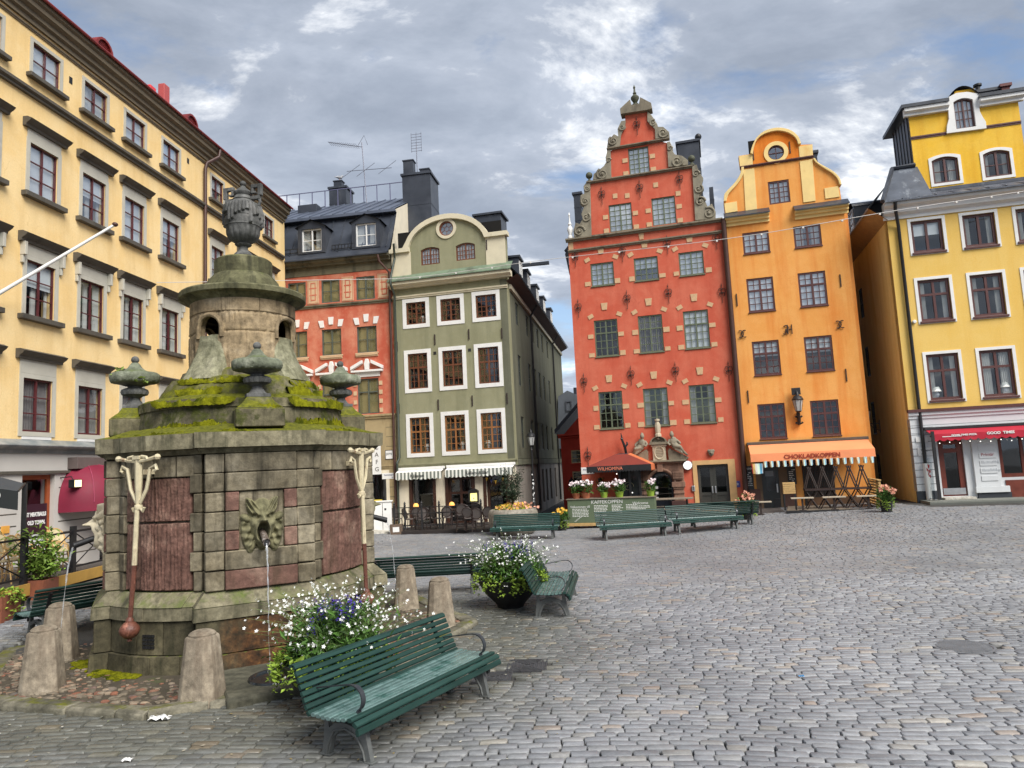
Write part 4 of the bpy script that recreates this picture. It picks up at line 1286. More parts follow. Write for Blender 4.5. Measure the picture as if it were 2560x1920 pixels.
for r, (z0, z1) in enumerate(((11.16, 12.1), (8.6, 10.06), (5.86, 7.32), (3.18, 4.64))):
 for k, c in enumerate((8.09 - ou, 10.16 - ou)):
  O.window(c - .54, z0, c + .54, z1, brown, 2, None if r == 0 else .37, (2, 3), .075, .03, gridtop=(2, 2) if r else None, bar=.03, mull=.08, cur=cur5[(r, k)], sill=(brown, .02, .05, .05),
                 glass=glassB if r < 2 else glassA)
O.window(8.78 - ou, 13.2, 9.63 - ou, 14.22, brown, 2, None, (2, 4), .07, .03, bar=.03, mull=.07, cur='blind_reflection', glass=glassB)
p5 = lambda *l: O.pts(5, l)
rcx, rcz = O.uz(5, 1548, 503)
cir = lambda r, n=28: [(rcx + r * math.cos(2 * PI * k / n), rcz + r * math.sin(2 * PI * k / n)) for k in range(n)]
O.holes.append(cir(.33))
outl = p5((1195, 925), (1186, 840), (1205, 780), (1262, 718), (1300, 655), (1310, 608), (1300, 600), (1290, 525), (1370, 512), (1385, 460), (1415, 405), (1470, 360), (1555, 338), (1640, 352), (1697, 395), (1720, 447), (1800, 445), (1805, 532), (1800, 548),
          (1822, 575), (1870, 610), (1935, 650), (1972, 690), (1985, 728), (2000, 825))
O.wall([(0, -.5), (OW, -.5), (OW, 12.9)] + outl[::-1] + [(0, 12.9)], org)
O.inner(.1, OW - .1, 0, 12.8)
m = O.mb().quad((.6, .62, 12.8), (4.0, .62, 12.8), (4.0, .62, 14.6), (.6, .62, 14.6))
m.quad((1.3, .5, 15.2), (3.2, .5, 15.2), (3.2, .5, 16.4), (1.3, .5, 16.4))
m.build('room_backdrop', interior, O.e, 0)
# deep orange field of the arched top and yellow borders
fld = p5((1392, 592), (1385, 500), (1415, 420), (1470, 378), (1555, 358), (1630, 370), (1680, 405), (1705, 460), (1708, 540))
O.mb().slab(fld[::-1], [cir(.46)], -.012, .01).build('gable_field', orgd, O.e, 0)
rim = smooth_path(p5((1370, 512), (1385, 460), (1415, 405), (1470, 360), (1555, 338), (1640, 352), (1697, 395), (1720, 447)))
rin = smooth_path(p5((1700, 450), (1682, 408), (1632, 372), (1555, 358), (1472, 378), (1418, 418), (1395, 470), (1388, 520)))
O.mb().prism((rim + rin)[::-1], -.14, .3).build('gable_moulding', cry, O.e, 0, .015)
for l in (((1186, 842), (1190, 800), (1205, 775), (1262, 715), (1300, 655), (1308, 605), (1326, 603), (1320, 660), (1280, 725), (1222, 790), (1206, 840)),
          ((1985, 728), (1972, 690), (1935, 650), (1870, 610), (1822, 575), (1802, 548), (1815, 545), (1838, 575), (1880, 600), (1945, 638), (1985, 680), (2000, 728))):
 pl = p5(*l)
 hh_ = l.index((1326, 603)) if (1326, 603) in l else l.index((1815, 545))
 pl = smooth_path(pl[:hh_]) + smooth_path(pl[hh_:])
 if sum(pl[i][0] * pl[(i + 1) % len(pl)][1] - pl[(i + 1) % len(pl)][0] * pl[i][1] for i in range(len(pl))) < 0:
  pl = pl[::-1]
 O.mb().prism(pl, -.1, .25).build('gable_moulding', cry, O.e, 0, .015)
def pil(a, b, c, d, y=-.035):
 pl = p5(a, b, c, d)
 O.mb().slab(pl, (), y, .012).build('pilaster', cry, O.e, 0)
pil((1338, 905), (1418, 893), (1398, 612), (1322, 622))
pil((1738, 848), (1822, 836), (1800, 548), (1712, 565))
pil((1300, 605), (1388, 592), (1385, 515), (1292, 528))
pil((1712, 540), (1803, 528), (1800, 448), (1705, 462))
pil((1200, 922), (1283, 908), (1278, 840), (1190, 855))
pil((1890, 822), (1988, 808), (1978, 735), (1882, 750))
a, b = O.uz(5, 1300, 606), O.uz(5, 1808, 533)
O.ledge(a[0], b[0], (a[1] + b[1]) / 2 - .05, (a[1] + b[1]) / 2 + .04, .1, brown, 'gable_ledge')
O.mb().slab(cir(.5), [cir(.33)], -.05, .02).build('round_surround', cry, O.e, 0)
m = O.mb().slab(cir(.36), [cir(.29)], .0, .08)
m.box(rcx - .3, .03, rcz - .015, rcx + .3, .06, rcz + .015)
m.box(rcx - .015, .032, rcz - .3, rcx + .015, .058, rcz + .3)
rw = m.build('round_window', brown, O.e, 0)
O.mb().poly([(p[0], .07, p[1]) for p in cir(.3)]).build('pane', glassB, rw, 0)
# eaves pieces left and right
for x0, y0, x1, y1 in ((1195, 985, 1500, 945), (1678, 935, 2045, 885)):
 a, b = O.uz(5, x0, y0), O.uz(5, x1, y1)
 zc = (a[1] + b[1]) / 2
 O.ledge(a[0], b[0], zc - .22, zc + .12, .32, cry, 'cornice', [(.25, 0), (.25, .35), (.6, .4), (.6, .68), (.95, .72), (1, .78), (1, 1)])
 O.mb().add([(a[0] - .03, -.38, zc + .13), (b[0] + .03, -.38, zc + .13), (b[0] + .03, .01, zc + .42), (a[0] - .03, .01, zc + .42), (a[0] - .03, -.38, zc + .08), (b[0] + .03, -.38, zc + .08)], [(0, 1, 2, 3), (4, 5, 1, 0)]).build('eaves_roof', sheet, O.e, 0)
for u, z in ((7.1 - ou, 9.2), (11.25 - ou, 9.55), (7.22 - ou, 5.0), (11.1 - ou, 5.6), (9.3 - ou - 1.0, 15.55), (10.0 - ou - .2, 15.6)):
 O.mb().box(u - .02, -.05, z - .26, u + .02, .01, z + .26).build('wall_anchor', darkiron, O.e, 0)
# initials in wrought iron
def iron(pts, name='iron_initials'):
 m = MB()
 for l in pts:
  m.tube([(x, -.05, z) for x, z in l], .022, 5)
 return m.build(name, darkiron, O.e)
def arcp(cx, cz, r, a0, a1, rz=None):
 return [(cx + r * math.cos(a0 + (a1 - a0) * k / 10), cz + (rz or r) * math.sin(a0 + (a1 - a0) * k / 10)) for k in range(11)]
for x, y in ((1316, 208), (1990, 142)):
 u, z = O.uz(6, x, y)
 iron([arcp(u - .09, z, .13, -2.0, 2.0, .15), arcp(u + .09, z, .13, PI - 2.0, PI + 2.0, .15)])
u, z = O.uz(6, 1625, 178)
iron([[(u + .02, z - .2), (u + .02, z + .2)], [(u + .18, z - .2), (u + .18, z + .2)], [(u - .08, z), (u + .2, z)], arcp(u - .05, z + .08, .1, -PI / 2, PI / 2), [(u - .05, z - .02), (u + .02, z - .2)], [(u - .05, z + .18), (u - .14, z + .14)],
      [(u - .05, z - .02), (u - .1, z - .2), (u - .18, z - .16)]])
ch(O, 5, 1800, 505, 1850, 700, 1.2, 1.2, sheet)
m = O.mb()
m.add([(.1, .4, 12.6), (2.25, .4, 15.2), (OW, .4, 12.6), (.1, 9, 12.6), (2.25, 9, 15.2), (OW, 9, 12.6)], [(0, 1, 4, 3), (1, 2, 5, 4), (0, 2, 1)])
m.build('roof', sheet, O.e, 0)
O.mb().box(OW - .012, .39, -.5, OW + .2, 9, 12.7).build('side_wall', org, O.e, 0)
# ground floor door, shutter
stoneo = plain('weathered_door_stone', S(112, 92, 72, .85), .85, .25, 3, .3, 18)
a, b = O.uz(11, 232, 612), O.uz(11, 522, 1195)
a2 = O.uz(11, 150, 575)
b2 = O.uz(11, 600, 540)
zt = (O.uz(11, 380, 600)[1])
m = O.mb().slab([(a2[0], -.1), (a[0], -.1), (a[0], zt), (b[0], zt), (b[0], -.1), (b2[0], -.1), (b2[0], zt + .28), (a2[0], zt + .28)], (), -.05, .01)
m.build('door_frame', stoneo, O.e, 0)
hl = [(a[0] + .14, 1.0), (b[0] - .14, 1.0), (b[0] - .14, zt - .14), (a[0] + .14, zt - .14)]
d = O.mb().slab([(a[0], -.1), (b[0], -.1), (b[0], zt), (a[0], zt)], [hl], -.03, .012).build('door', plain('green_black_door', S(34, 38, 38), .4, .15, 4, .05, 30), O.e, 0)
O.mb().quad(*[(p[0], -.005, p[1]) for p in hl]).build('pane', plain('dark_door_glass', (.02, .024, .028), .08, .2), d, 0)
O.mb().box(a[0] + .14, -.012, 1.62, b[0] - .2, -.006, 1.95).build('notice_band', plain('grey_notice', S(110, 118, 124), .5), d, 0)
O.mb().box(b[0] - .12, -.07, .95, b[0] - .07, -.03, 1.3).build('handle', steel, d, 0)
for sx in (-1, 1):
 c = (a[0] + b[0]) / 2 + sx * .22
 O.mb().box(c - .15, -.045, .15, c + .15, -.028, .7).build('panel', black, d, 0, .008)
a, b = O.uz(11, 788, 500), O.uz(11, 1262, 900)
m = O.mb()
n = 14
for k in range(n):
 x0 = a[0] + (b[0] - a[0]) * k / n
 m.box(x0 + .004, -.045, .35, x0 + (b[0] - a[0]) / n - .004, .008, 2.75)
m.build('shutter', plain('black_brown_boards', S(40, 34, 30), .6, .25, 4, .2, 30), O.e, 0)
brst = plain('brown_granite_plinth', S(92, 66, 58, .9), .8, .15, 4, .15, 20)
for x0, x1 in ((20, 150), (140, 225), (530, 720)):
 a, b = O.uz(11, x0, 900), O.uz(11, x1, 900)
 O.mb().box(a[0] + .003, -.08, -.3, b[0] - .003, .01, O.uz(11, x0, 900 if x0 < 500 else 850)[1]).build('plinth_stone', brst, O.e, 0, .01)
a, b = O.uz(11, 880, 1000), O.uz(11, 1760, 950)
O.mb().box(a[0], -.05, -.3, b[0], .01, .7).build('plinth_stone', plain('brown_stone_plinth', S(110, 82, 60, .9), .85, .2, 3, .25, 18), O.e, 0, .01)
# ============ 6. yellow house on the right
yel = plaster('golden_yellow_plaster', S(234, 194, 104, .92), S(238, 202, 120, .92), S(220, 174, 80), .5, .35, bump=.12)
yeld = plaster('deep_yellow_plaster', S(238, 188, 60, .93), S(240, 198, 84, .93), S(208, 150, 40), .5, .4, bump=.12)
yels = plaster('alley_lightened_plaster', S(234, 206, 132, .95), S(238, 212, 146, .95), S(206, 172, 96), .5, .4, bump=.15)  # side colour lightened to make up for missing light in the alley
whitew = plain('white_boarding', S(222, 224, 224, .9), .6, .04, 2, .08, 30)
Y = House('townhouse', 'golden yellow house with white framed windows and a pizzeria at street level', 15.5, 27.6, A_YEL)
YW = 8.2
cy_ = [1.22, 3.05, 4.88, 6.7]
cury = ['half', 'side', 'side', 'white']
for r, (z0, z1) in enumerate(((10.16, 11.44), (7.4, 9.04), (4.3, 6.08))):
 for k, c in enumerate(cy_):
  Y.window(c - .56, z0, c + .56, z1, brown, 2, None if r == 0 else .36, None, .1, .07, trim=(.11, white), sill=(brown, .05, .08, .09), mull=.09, cur=cury[(r + k) % 4])
Y.wall([(-.16, 3.98), (YW, 3.98), (YW, 11.6), (-.16, 11.6)], yel)
Y.inner(.3, YW, -.3, 11.6)
Y.ledge(-.3, YW, 11.6, 12.22, .5, white, 'cornice', [(.12, 0), (.16, .2), (.5, .35), (.6, .6), (.95, .75), (1, .85), (1, 1)])
ax0_ = Y.uz(7, 735, 600, .8)[0]
m = Y.mb()
m.add([(-.4, -.62, 12.22), (YW, -.62, 12.22), (YW, .75, 12.86), (ax0_, .75, 12.86), (-.4, -.62, 12.16), (YW, -.62, 12.16)], [(0, 1, 2, 3), (4, 5, 1, 0)])
m.box(ax0_ + .1, .3, 12.66, YW, .6, 12.79)
seams(m, .3, YW, -.62, 12.22, .75, 12.8, .6, .03)
m.build('roof_apron', plain('worn_grey_sheet', S(66, 70, 80), .45, .3, 1.5, .1, 5, dirt=(S(120, 126, 134), 2.2, .56)), Y.e, 0)
# attic storey set back behind the apron
sb = .8
Yb = House.__new__(House)
Yb.__dict__.update(Y.__dict__)
Yb.holes, Yb.X = [], Matrix.Translation((0, sb, 0))
ax0, ax1 = Y.uz(7, 735, 600, sb)[0], Y.uz(7, 1640, 400, sb)[0]
azb, azt = 12.86, Y.uz(7, 690, 310, sb)[1]
for x0, y0, x1, y1 in ((890, 675, 1130, 832), (1315, 622, 1560, 780)):
 a, b = Y.uz(7, x0, y0, sb), Y.uz(7, x1, y1, sb)
 Yb.window(a[0], b[1] - .02, b[0], a[1] + .12, brown, 2, None, (1, 2), .08, .05, arch=.12, trim=(.11, white), cur='white' if x0 < 1000 else 'side')
a, b = Y.uz(7, 1065, 195, sb), Y.uz(7, 1255, 392, sb)
Yb.window(a[0], b[1], b[0], a[1] + .12, brown, 2, None, (2, 3), .06, .0, arch=.12, cur='blind_reflection', glass=glassB)
dw = [p for p in Y.pts(7, ((1012, 450), (1340, 408), (1335, 355), (1310, 318), (1285, 270), (1275, 185), (1285, 125), (1180, 108), (1090, 118), (1010, 158), (1025, 260), (1030, 330), (1015, 385)), sb)]
Yb.wall([(ax0, azb), (ax1, azb), (ax1, azt + .1), (dw[6][0] - .05, azt + .1), (dw[7][0] + .3, azt + .8), (dw[8][0], azt + .8), (dw[9][0] + .1, azt + .1), (ax0, azt + .1)], yeld)
Yb.mb().slab(dw, [Yb.holes[-1]], -.1, .012).build('dormer_surround', white, Y.e, 0)
Yb.ledge(ax0 - .2, dw[10][0], azt - .02, azt + .28, .3, white, 'cornice')
Yb.ledge(dw[5][0], ax1 + .15, azt - .06, azt + .24, .3, white, 'cornice')
z = Y.uz(7, 870, 465, sb)[1]
Yb.ledge(ax0, dw[0][0], z - .06, z + .06, .05, brown, 'string_course')
Yb.ledge(dw[1][0], ax1, z - .04, z + .08, .05, brown, 'string_course')
Yb.mb().quad((ax0 + .1, .62, azb), (ax1, .62, azb), (ax1, .62, azt), (ax0 + .1, .62, azt)).build('room_backdrop', interior, Y.e, 0)
m = Yb.mb()
m.box(ax0 - .32, -.36, azt + .285, dw[9][0], 2.7, azt + .42)
m.box(dw[5][0], -.36, azt + .245, ax1 + .2, 2.7, azt + .38)
arc = [(dw[9][0] - .05 + (dw[6][0] - dw[9][0] + .1) * k / 10, azt + .3 + .62 * math.sin(PI * k / 10) ** .7) for k in range(11)]
m.rings([[(u, -.14, zz_) for u, zz_ in arc], [(u, 3, zz_) for u, zz_ in arc]], False, False)
m.build('attic_roof', sheet, Y.e, 30)
chimney(Yb, dw[6][0] + .15, dw[6][0] + .95, .5, 1.4, azt + .25, azt + .8, sheet)
chimney(Yb, dw[6][0] + 1.0, ax1 - .05, .4, 1.4, azt + .25, azt + .85, plain('brick_red_sheet', S(96, 44, 40), .6))
Yb.mb().lathe([(.09, 0), (.09, .3), (.16, .32), (.16, .4)], 10, (dw[6][0] + .3, .8, azt + .9)).build('vent_cowl', black, Y.e)
# standing seam side of the attic and the mansard end over the alley
Y.mb().add([(ax0, sb, azb), (ax0, sb, azt + .1), (ax0, 3.2, azt + .28), (ax0, 3.2, 12.9)], [(0, 1, 2, 3)]).build('attic_cheek', plain('grey_board_cheek', S(96, 100, 108), .5, .1), Y.e, 0)
m = Y.mb()
for k in range(6):
 yy = sb + .2 + k * .4
 m.box(ax0 - .03, yy, azb + .12 * k, ax0 - .002, yy + .04, azt + .1 + .05 * k)
m.build('cheek_batten', black, Y.e, 0)
Y.mb().add([(-.35, -.6, 12.23), (ax0 + .1, -.6, 12.23), (ax0 + .1, .78, 13.95), (.5, .78, 13.95)], [(0, 1, 2, 3)]).build('hip_roof', plain('mottled_grey_sheet', S(70, 76, 86), .5, .3, 2, .1, 5, dirt=(S(128, 134, 140), 2.6, .55)), Y.e, 0)
Y.mb().tube([(-.42, -.66, 12.2), (.44, .74, 13.98), (ax0 + .02, .74, 14.02)], .09, 6).build('roof_edge', sheet, Y.e)
# alley side wall with dark eaves and small windows
YL = 15.0
Y.X = Matrix(((0, 1, 0, -.16), (-1, 0, 0, YL), (0, 0, 1, 0), (0, 0, 0, 1)))
Y.holes = []
for z0, z1 in ((8.7, 10.1), (5.9, 7.3), (3.2, 4.7), (.5, 2.3)):
 for s_ in (2.6, 5.0, 7.6):
  Y.window(YL - s_ - 4.2 + 1.2 - .35, z0, YL - s_ - 4.2 + 1.2 + .35, z1, black, 2, None, (1, 2), .05, .02)
Y.mb().slab([(0, -.5), (YL - .002, -.5), (YL - .002, 11.7), (0, 11.7)], Y.holes, 0, .35).build('side_wall', yels, Y.e, 0)
Y.mb().quad((0, .7, -.4), (YL - .5, .7, -.4), (YL - .5, .7, 11.5), (0, .7, 11.5)).build('room_backdrop', interior, Y.e, 0)
Y.mb().add([(0, -.7, 12.1), (YL + .3, -.7, 12.1), (YL + .1, .01, 11.6), (0, .01, 11.6)], [(0, 1, 2, 3)]).build('eaves_soffit', plain('tan_soffit', S(176, 140, 90, .9), .8), Y.e, 0)
m = Y.mb()
m.add([(0, -.74, 12.12), (YL + .4, -.74, 12.12), (YL - 1.0, .9, 14.0), (0, .9, 14.0), (0, -.74, 12.02), (YL + .4, -.74, 12.02)], [(0, 1, 2, 3), (4, 5, 1, 0)])
m.build('roof', sheet, Y.e, 0)
for s_ in (YL - 4.2, YL - 7.4):
 m = Y.mb()
 m.box(s_ - .6, -.35, 12.3, s_ + .6, 1.5, 13.5)
 m.lathe([(0, 0), (0, 0)], 3)
 arc = [(s_ + .66 * math.cos(t * PI / 8), 13.5 + .3 * math.sin(t * PI / 8)) for t in range(9)]
 m.rings([[(u, -.42, z_) for u, z_ in arc], [(u, 1.5, z_) for u, z_ in arc]], False, False)
 d = m.build('dormer', sheet, Y.e, 30)
 f = Y.mb().slab([(s_ - .42, 12.5), (s_ + .42, 12.5), (s_ + .42, 13.45), (s_ - .42, 13.45)], [[(s_ - .36, 12.56), (s_ + .36, 12.56), (s_ + .36, 13.4), (s_ - .36, 13.4)]], -.4, -.352)
 for k in range(1, 3):
  f.box(s_ - .36 + .24 * k - .015, -.39, 12.56, s_ - .36 + .24 * k + .015, -.37, 13.4)
  f.box(s_ - .36, -.388, 12.56 + .28 * k - .015, s_ + .36, -.372, 12.56 + .28 * k + .015)
 f = f.build('window', white, d, 0)
 Y.mb().quad((s_ - .4, -.36, 12.52), (s_ + .4, -.36, 12.52), (s_ + .4, -.36, 13.43), (s_ - .4, -.36, 13.43)).build('pane', glassB, f, 0)
Y.X = None
Y.pipe([(.05, -.6, 12.15), (.05, -.5, 11.9), (.2, -.1, 11.3), (.2, -.1, 1.9)], .065)
Y.pipe([(.2, -.1, 1.9), (.2, -.1, .42)], .1, white, 'pipe_guard')
# street level: white boarded front, brown door, pillar, brown shop window
Y.holes = []
zf = 12
da, db = Y.uz(zf, 575, 680), Y.uz(zf, 1000, 1320)
wa = Y.uz(zf, 1400, 600)
redbrown = plain('red_brown_door_wood', S(108, 48, 32), .45, .2, 5, .12, 40)
dz0 = .62
dtop = Y.uz(zf, 700, 545)[1]
Y.window(da[0], dz0, db[0], dtop, redbrown, 1, .2, None, .2, .05, name='entrance_door', mull=.16)
Y.window(wa[0], 1.25, wa[0] + 2.3, dtop + .1, redbrown, 3, None, None, .14, .06, name='shop_window', mull=.1)
Y.window(wa[0] + 2.9, .8, wa[0] + 4.2, dtop, redbrown, 1, .2, None, .12, .15, name='shop_window')
Y.mb().slab([(-.16, .85), (da[0] - .06, .85), (da[0] - .06, .4), (YW, .4), (YW, 3.62), (-.16, 3.62)], Y.holes, -.03, .35).build('ground_floor_wall', whitew, Y.e, 0)
for k in range(9):
 z = 1.1 + k * .27
 Y.mb().box(-.165, -.036, z, da[0] - .1, -.028, z + .025).build('joint', plain('grey_joint', S(120, 124, 126), .8) if 'grey_joint' not in bpy.data.materials else bpy.data.materials['grey_joint'], Y.e, 0)
for z in (3.05, 3.35):
 Y.mb().box(-.165, -.034, z, YW, -.028, z + .015).build('joint', bpy.data.materials['grey_joint'], Y.e, 0)
Y.ledge(-.2, YW, 3.62, 3.86, .14, whitew, 'string_course')
Y.mb().box(-.22, -.2, 3.862, YW, .01, 3.975).build('string_course', brown, Y.e, 0)
dkb = plain('charcoal_plinth', S(46, 50, 56), .6, .15, 3, .1, 20)
Y.mb().box(-.2, -.06, -.4, da[0] - .07, .02, .848).build('plinth', dkb, Y.e, 0)
pa, pb = Y.uz(zf, 1030, 700)[0], Y.uz(zf, 1380, 700)[0]
m = Y.mb().box(pa, -.16, .95, pb, -.032, dtop + .12)
m.box(pa - .03, -.2, .72, pb + .25, -.03, .948)
m.box(pa - .05, -.22, dtop - .1, pb + .05, -.03, dtop + .05)
for k in range(6):
 z = 1.15 + k * .28
 m.box(pa + .2, -.185, z, pb - .08, -.158, z + .2)
m.build('pillar', whitew, Y.e, 0, .012)
Y.mb().box(pa + .05, -.14, .35, pb + .3, -.02, .718).build('plinth', dkb, Y.e, 0)
Y.mb().box(wa[0] + .1, -.08, .35, YW, .02, 1.15).build('panel_below_window', redbrown, Y.e, 0)
m = Y.mb().box(da[0] + .05, .02, dz0 + .06, db[0] - .05, .048, dz0 + .3)
m.build('kick_plate', steel, Y.e, 0)
Y.mb().tube([(db[0] - .16, .1, 1.35), (db[0] - .16, .1, 2.0)], .018, 6).build('door_handle', steel, Y.e)
text('Primär', .16, plain('faded_red_paint', S(170, 90, 90), .7), Y.e, ((pa + pb) / 2 + .06, -.19, 2.13), name='painted_sign')
for zz_ in (1.85, 1.56):
 m = MB()
 rnd = random.Random(int(zz_ * 100))
 for k in range(14):
  m.box(pa + .26 + k * .045, -.19, zz_ - .05, pa + .26 + k * .045 + .02, -.184, zz_ + rnd.uniform(0, .06))
 m.build('painted_sign', plain('faded_grey_paint', S(170, 174, 178), .7), Y.e, 0)
m = Y.mb()
for uc, w in (((da[0] + db[0]) / 2, .85), (wa[0] + 1.1, 1.15)):
 m.tube([(uc + w * math.cos(t * PI / 12), -.035, 2.95 + .28 * math.sin(t * PI / 12)) for t in range(13)], .012, 4)
m.build('arch_moulding', bpy.data.materials['grey_joint'], Y.e)
# ============ 7. small red house down the alley and the grey sheet house beyond it
sr = plaster('bright_red_plaster', S(214, 78, 62, .95), S(222, 96, 76, .95), S(150, 44, 36), .4, .3)
V = House('townhouse', 'small red house with cream window frames down the alley beside the red gable', .9, 40.5, A_RED)
crf = plain('cream_window_paint', S(226, 212, 160, .9), .5)
for x0, y0, x1, y1 in ((130, 1012, 205, 1098), (140, 1158, 212, 1268)):
 a, b = V.uz(6, x0, y0), V.uz(6, x1, y1)
 V.window(a[0], b[1], a[0] + 1.15, a[1], crf, 2, None, (1, 3), .06, .03, sill=(sr, .1, .1, .08), cur='side' if y0 < 1100 else None)
zt = V.uz(6, 120, 925)[1]
u0 = V.uz(6, 68, 1100)[0]
V.wall([(u0, -.5), (u0 + 5, -.5), (u0 + 5, zt), (u0, zt)], sr)
V.inner(u0 + .1, u0 + 5, 0, zt)
V.ledge(u0 - .1, u0 + 5, zt, zt + .22, .3, sr, 'cornice')
a, b = V.uz(6, 60, 905), V.uz(6, 175, 790)
slate = plain('slate_grey_roof', S(70, 74, 82), .5, .25, 6, .3, 12)
V.mb().prism([(u0 - .05, zt + .23), (u0 + 5, zt + .23), (u0 + 5, zt + 3.4), (b[0], b[1]), (a[0] + .15, a[1])], .05, .3).build('gable_wall', sr, V.e, 0)
m = V.mb()
k0, k1 = (u0 - .25, zt + .25), (b[0] + .6, b[1] + .9)
m.add([(k0[0], -.3, k0[1]), (k0[0] - .5, 6, k0[1] + .2), (k1[0] - .5, 6, k1[1] + 1.2), (k1[0], -.3, k1[1] + .2), (k0[0], -.3, k0[1] + .25), (k1[0], -.3, k1[1] + .45)], [(0, 1, 2, 3), (0, 3, 5, 4)])
m.build('roof', slate, V.e, 0)
N = House('townhouse', 'grey sheet clad gable end rising behind the small red alley house', 1.2, 50.0, A_RED)
pl = N.pts(6, ((42, 1000), (190, 1000), (190, 640), (165, 625), (105, 598), (42, 640)))
N.mb().prism(pl, 0, 4).build('wall', plain('weathered_grey_sheet', S(104, 110, 118), .55, .15, 1, .1, 4), N.e, 0)
a, b = N.uz(6, 92, 672), N.uz(6, 140, 740)
m = MB().slab([(a[0], b[1]), (b[0], b[1]), (b[0], a[1]), (a[0], a[1])], [[(a[0] + .08, b[1] + .08), (b[0] - .08, b[1] + .08), (b[0] - .08, a[1] - .08), (a[0] + .08, a[1] - .08)]], -.05, .01)
m.build('hatch', plain('grey_hatch', S(84, 88, 96), .5), N.e, 0)
m = MB()
a = N.uz(6, 150, 622)
for k in range(3):
 m.box(a[0] + k * .35 - .1, .5, a[1] - .3, a[0] + k * .35 + .1, .8, a[1] + .5 + .5 * (k % 2))
m.build('roof_vent', sheet, N.e, 0)
FX, FY = -4.55, 11.97
FB = -62.7      # bearing of the pier of the well that faces the camera
PW, PP, RR = .73, 1.93, 1.90
moss2 = (S(58, 62, 14), S(118, 118, 26))
moss_m = plain('bright_moss', S(112, 112, 22), .95, .5, 11, 1.0, 60, spec=.05, dirt=(S(54, 60, 14), 4, .47))
# ------------------------------------------------------------------ ground
soil = plain('dark_joint_soil', (.05, .047, .042), .95, .4, 3, .6, 40)
N = 160
xs, ys = np.linspace(-60, 60, N), np.linspace(-30, 90, N)
gx, gy = np.meshgrid(xs, ys)
gzv = gz(gx, gy) - .035 + .024 * sm((gy - 10) / 12)
m = MB()
m.v = [(float(a), float(b), float(c)) for a, b, c in zip(gx.ravel(), gy.ravel(), gzv.ravel())]
m.f = [(i * N + j, i * N + j + 1, (i + 1) * N + j + 1, (i + 1) * N + j) for i in range(N - 1) for j in range(N - 1)]
struct(m.build('ground', soil, None, 60))
t = NT('far_paving')
v = t.coord((1, 1, 1))
br = t.n('ShaderNodeTexBrick')
t.l(v, br.inputs[0])
br.inputs['Scale'].default_value = 1.0
br.inputs['Brick Width'].default_value, br.inputs['Row Height'].default_value, br.inputs['Mortar Size'].default_value = .23, .115, .012
br.inputs['Color1'].default_value, br.inputs['Color2'].default_value, br.inputs['Mortar'].default_value = (.13, .13, .13, 1), (.19, .19, .195, 1), (.06, .06, .055, 1)
t.pbr(br.outputs[0], .75, t.bump(br.outputs['Fac'], -.4, .02))
struct(MB().add([(-300, -200, -.06), (300, -200, -.06), (300, 400, -.06), (-300, 400, -.06)], [(0, 1, 2, 3)]).build('distant_ground', t.m, None, 0))
# setts laid in slightly wandering rows, each a stone with rounded edges
ISL = [(FX + 3.72 * math.cos(math.radians(b)), FY + 3.72 * math.sin(math.radians(b))) for b in range(-85 - 0, 275, 45)]
def in_isl(x, y, grow=0.0):
 d = np.full(np.shape(x), 1e9)
 for k in range(8):
  b = math.radians(FB - 45 + 45 * k)
  d = np.minimum(d, -( (x - FX) * math.cos(b) + (y - FY) * math.sin(b)) + 3.46 + grow)
 return d > 0
rng = np.random.default_rng(5)
PSI = math.radians(-5)
rows = []
tt = 3.2
while tt < 36:
 h = rng.uniform(.098, .122)
 s = rng.uniform(-.2, 0) - 30
 L_ = rng.uniform(.17, .30, 260)
 L_[rng.random(260) < .08] *= .62
 e = s + np.cumsum(L_)
 rows.append(np.stack([e - L_ / 2, np.full(260, tt + h / 2), L_, np.full(260, h)], 1))
 tt += h
st = np.concatenate(rows)
wav = .10 * np.sin(st[:, 0] * .45 + st[:, 1] * .3) + .05 * np.sin(st[:, 0] * 1.3 + st[:, 1] * .9 + 1)
X0 = st[:, 0] * math.cos(PSI) - (st[:, 1] + wav) * math.sin(PSI)
Y0 = st[:, 0] * math.sin(PSI) + (st[:, 1] + wav) * math.cos(PSI)
keep = (Y0 > 4.4) & (np.abs(X0 + .0) < .76 * Y0 + 2.2) & ~in_isl(X0, Y0, .03) & (np.hypot(X0 - 5.66, Y0 - 9.53) > .36)
keep &= ~((np.abs(X0 - .02 + .0) < .3) & (np.abs(Y0 - 9.65) < .3)) & ~((np.abs(X0 + .42) < .26) & (np.abs(Y0 - 9.2) < .24))
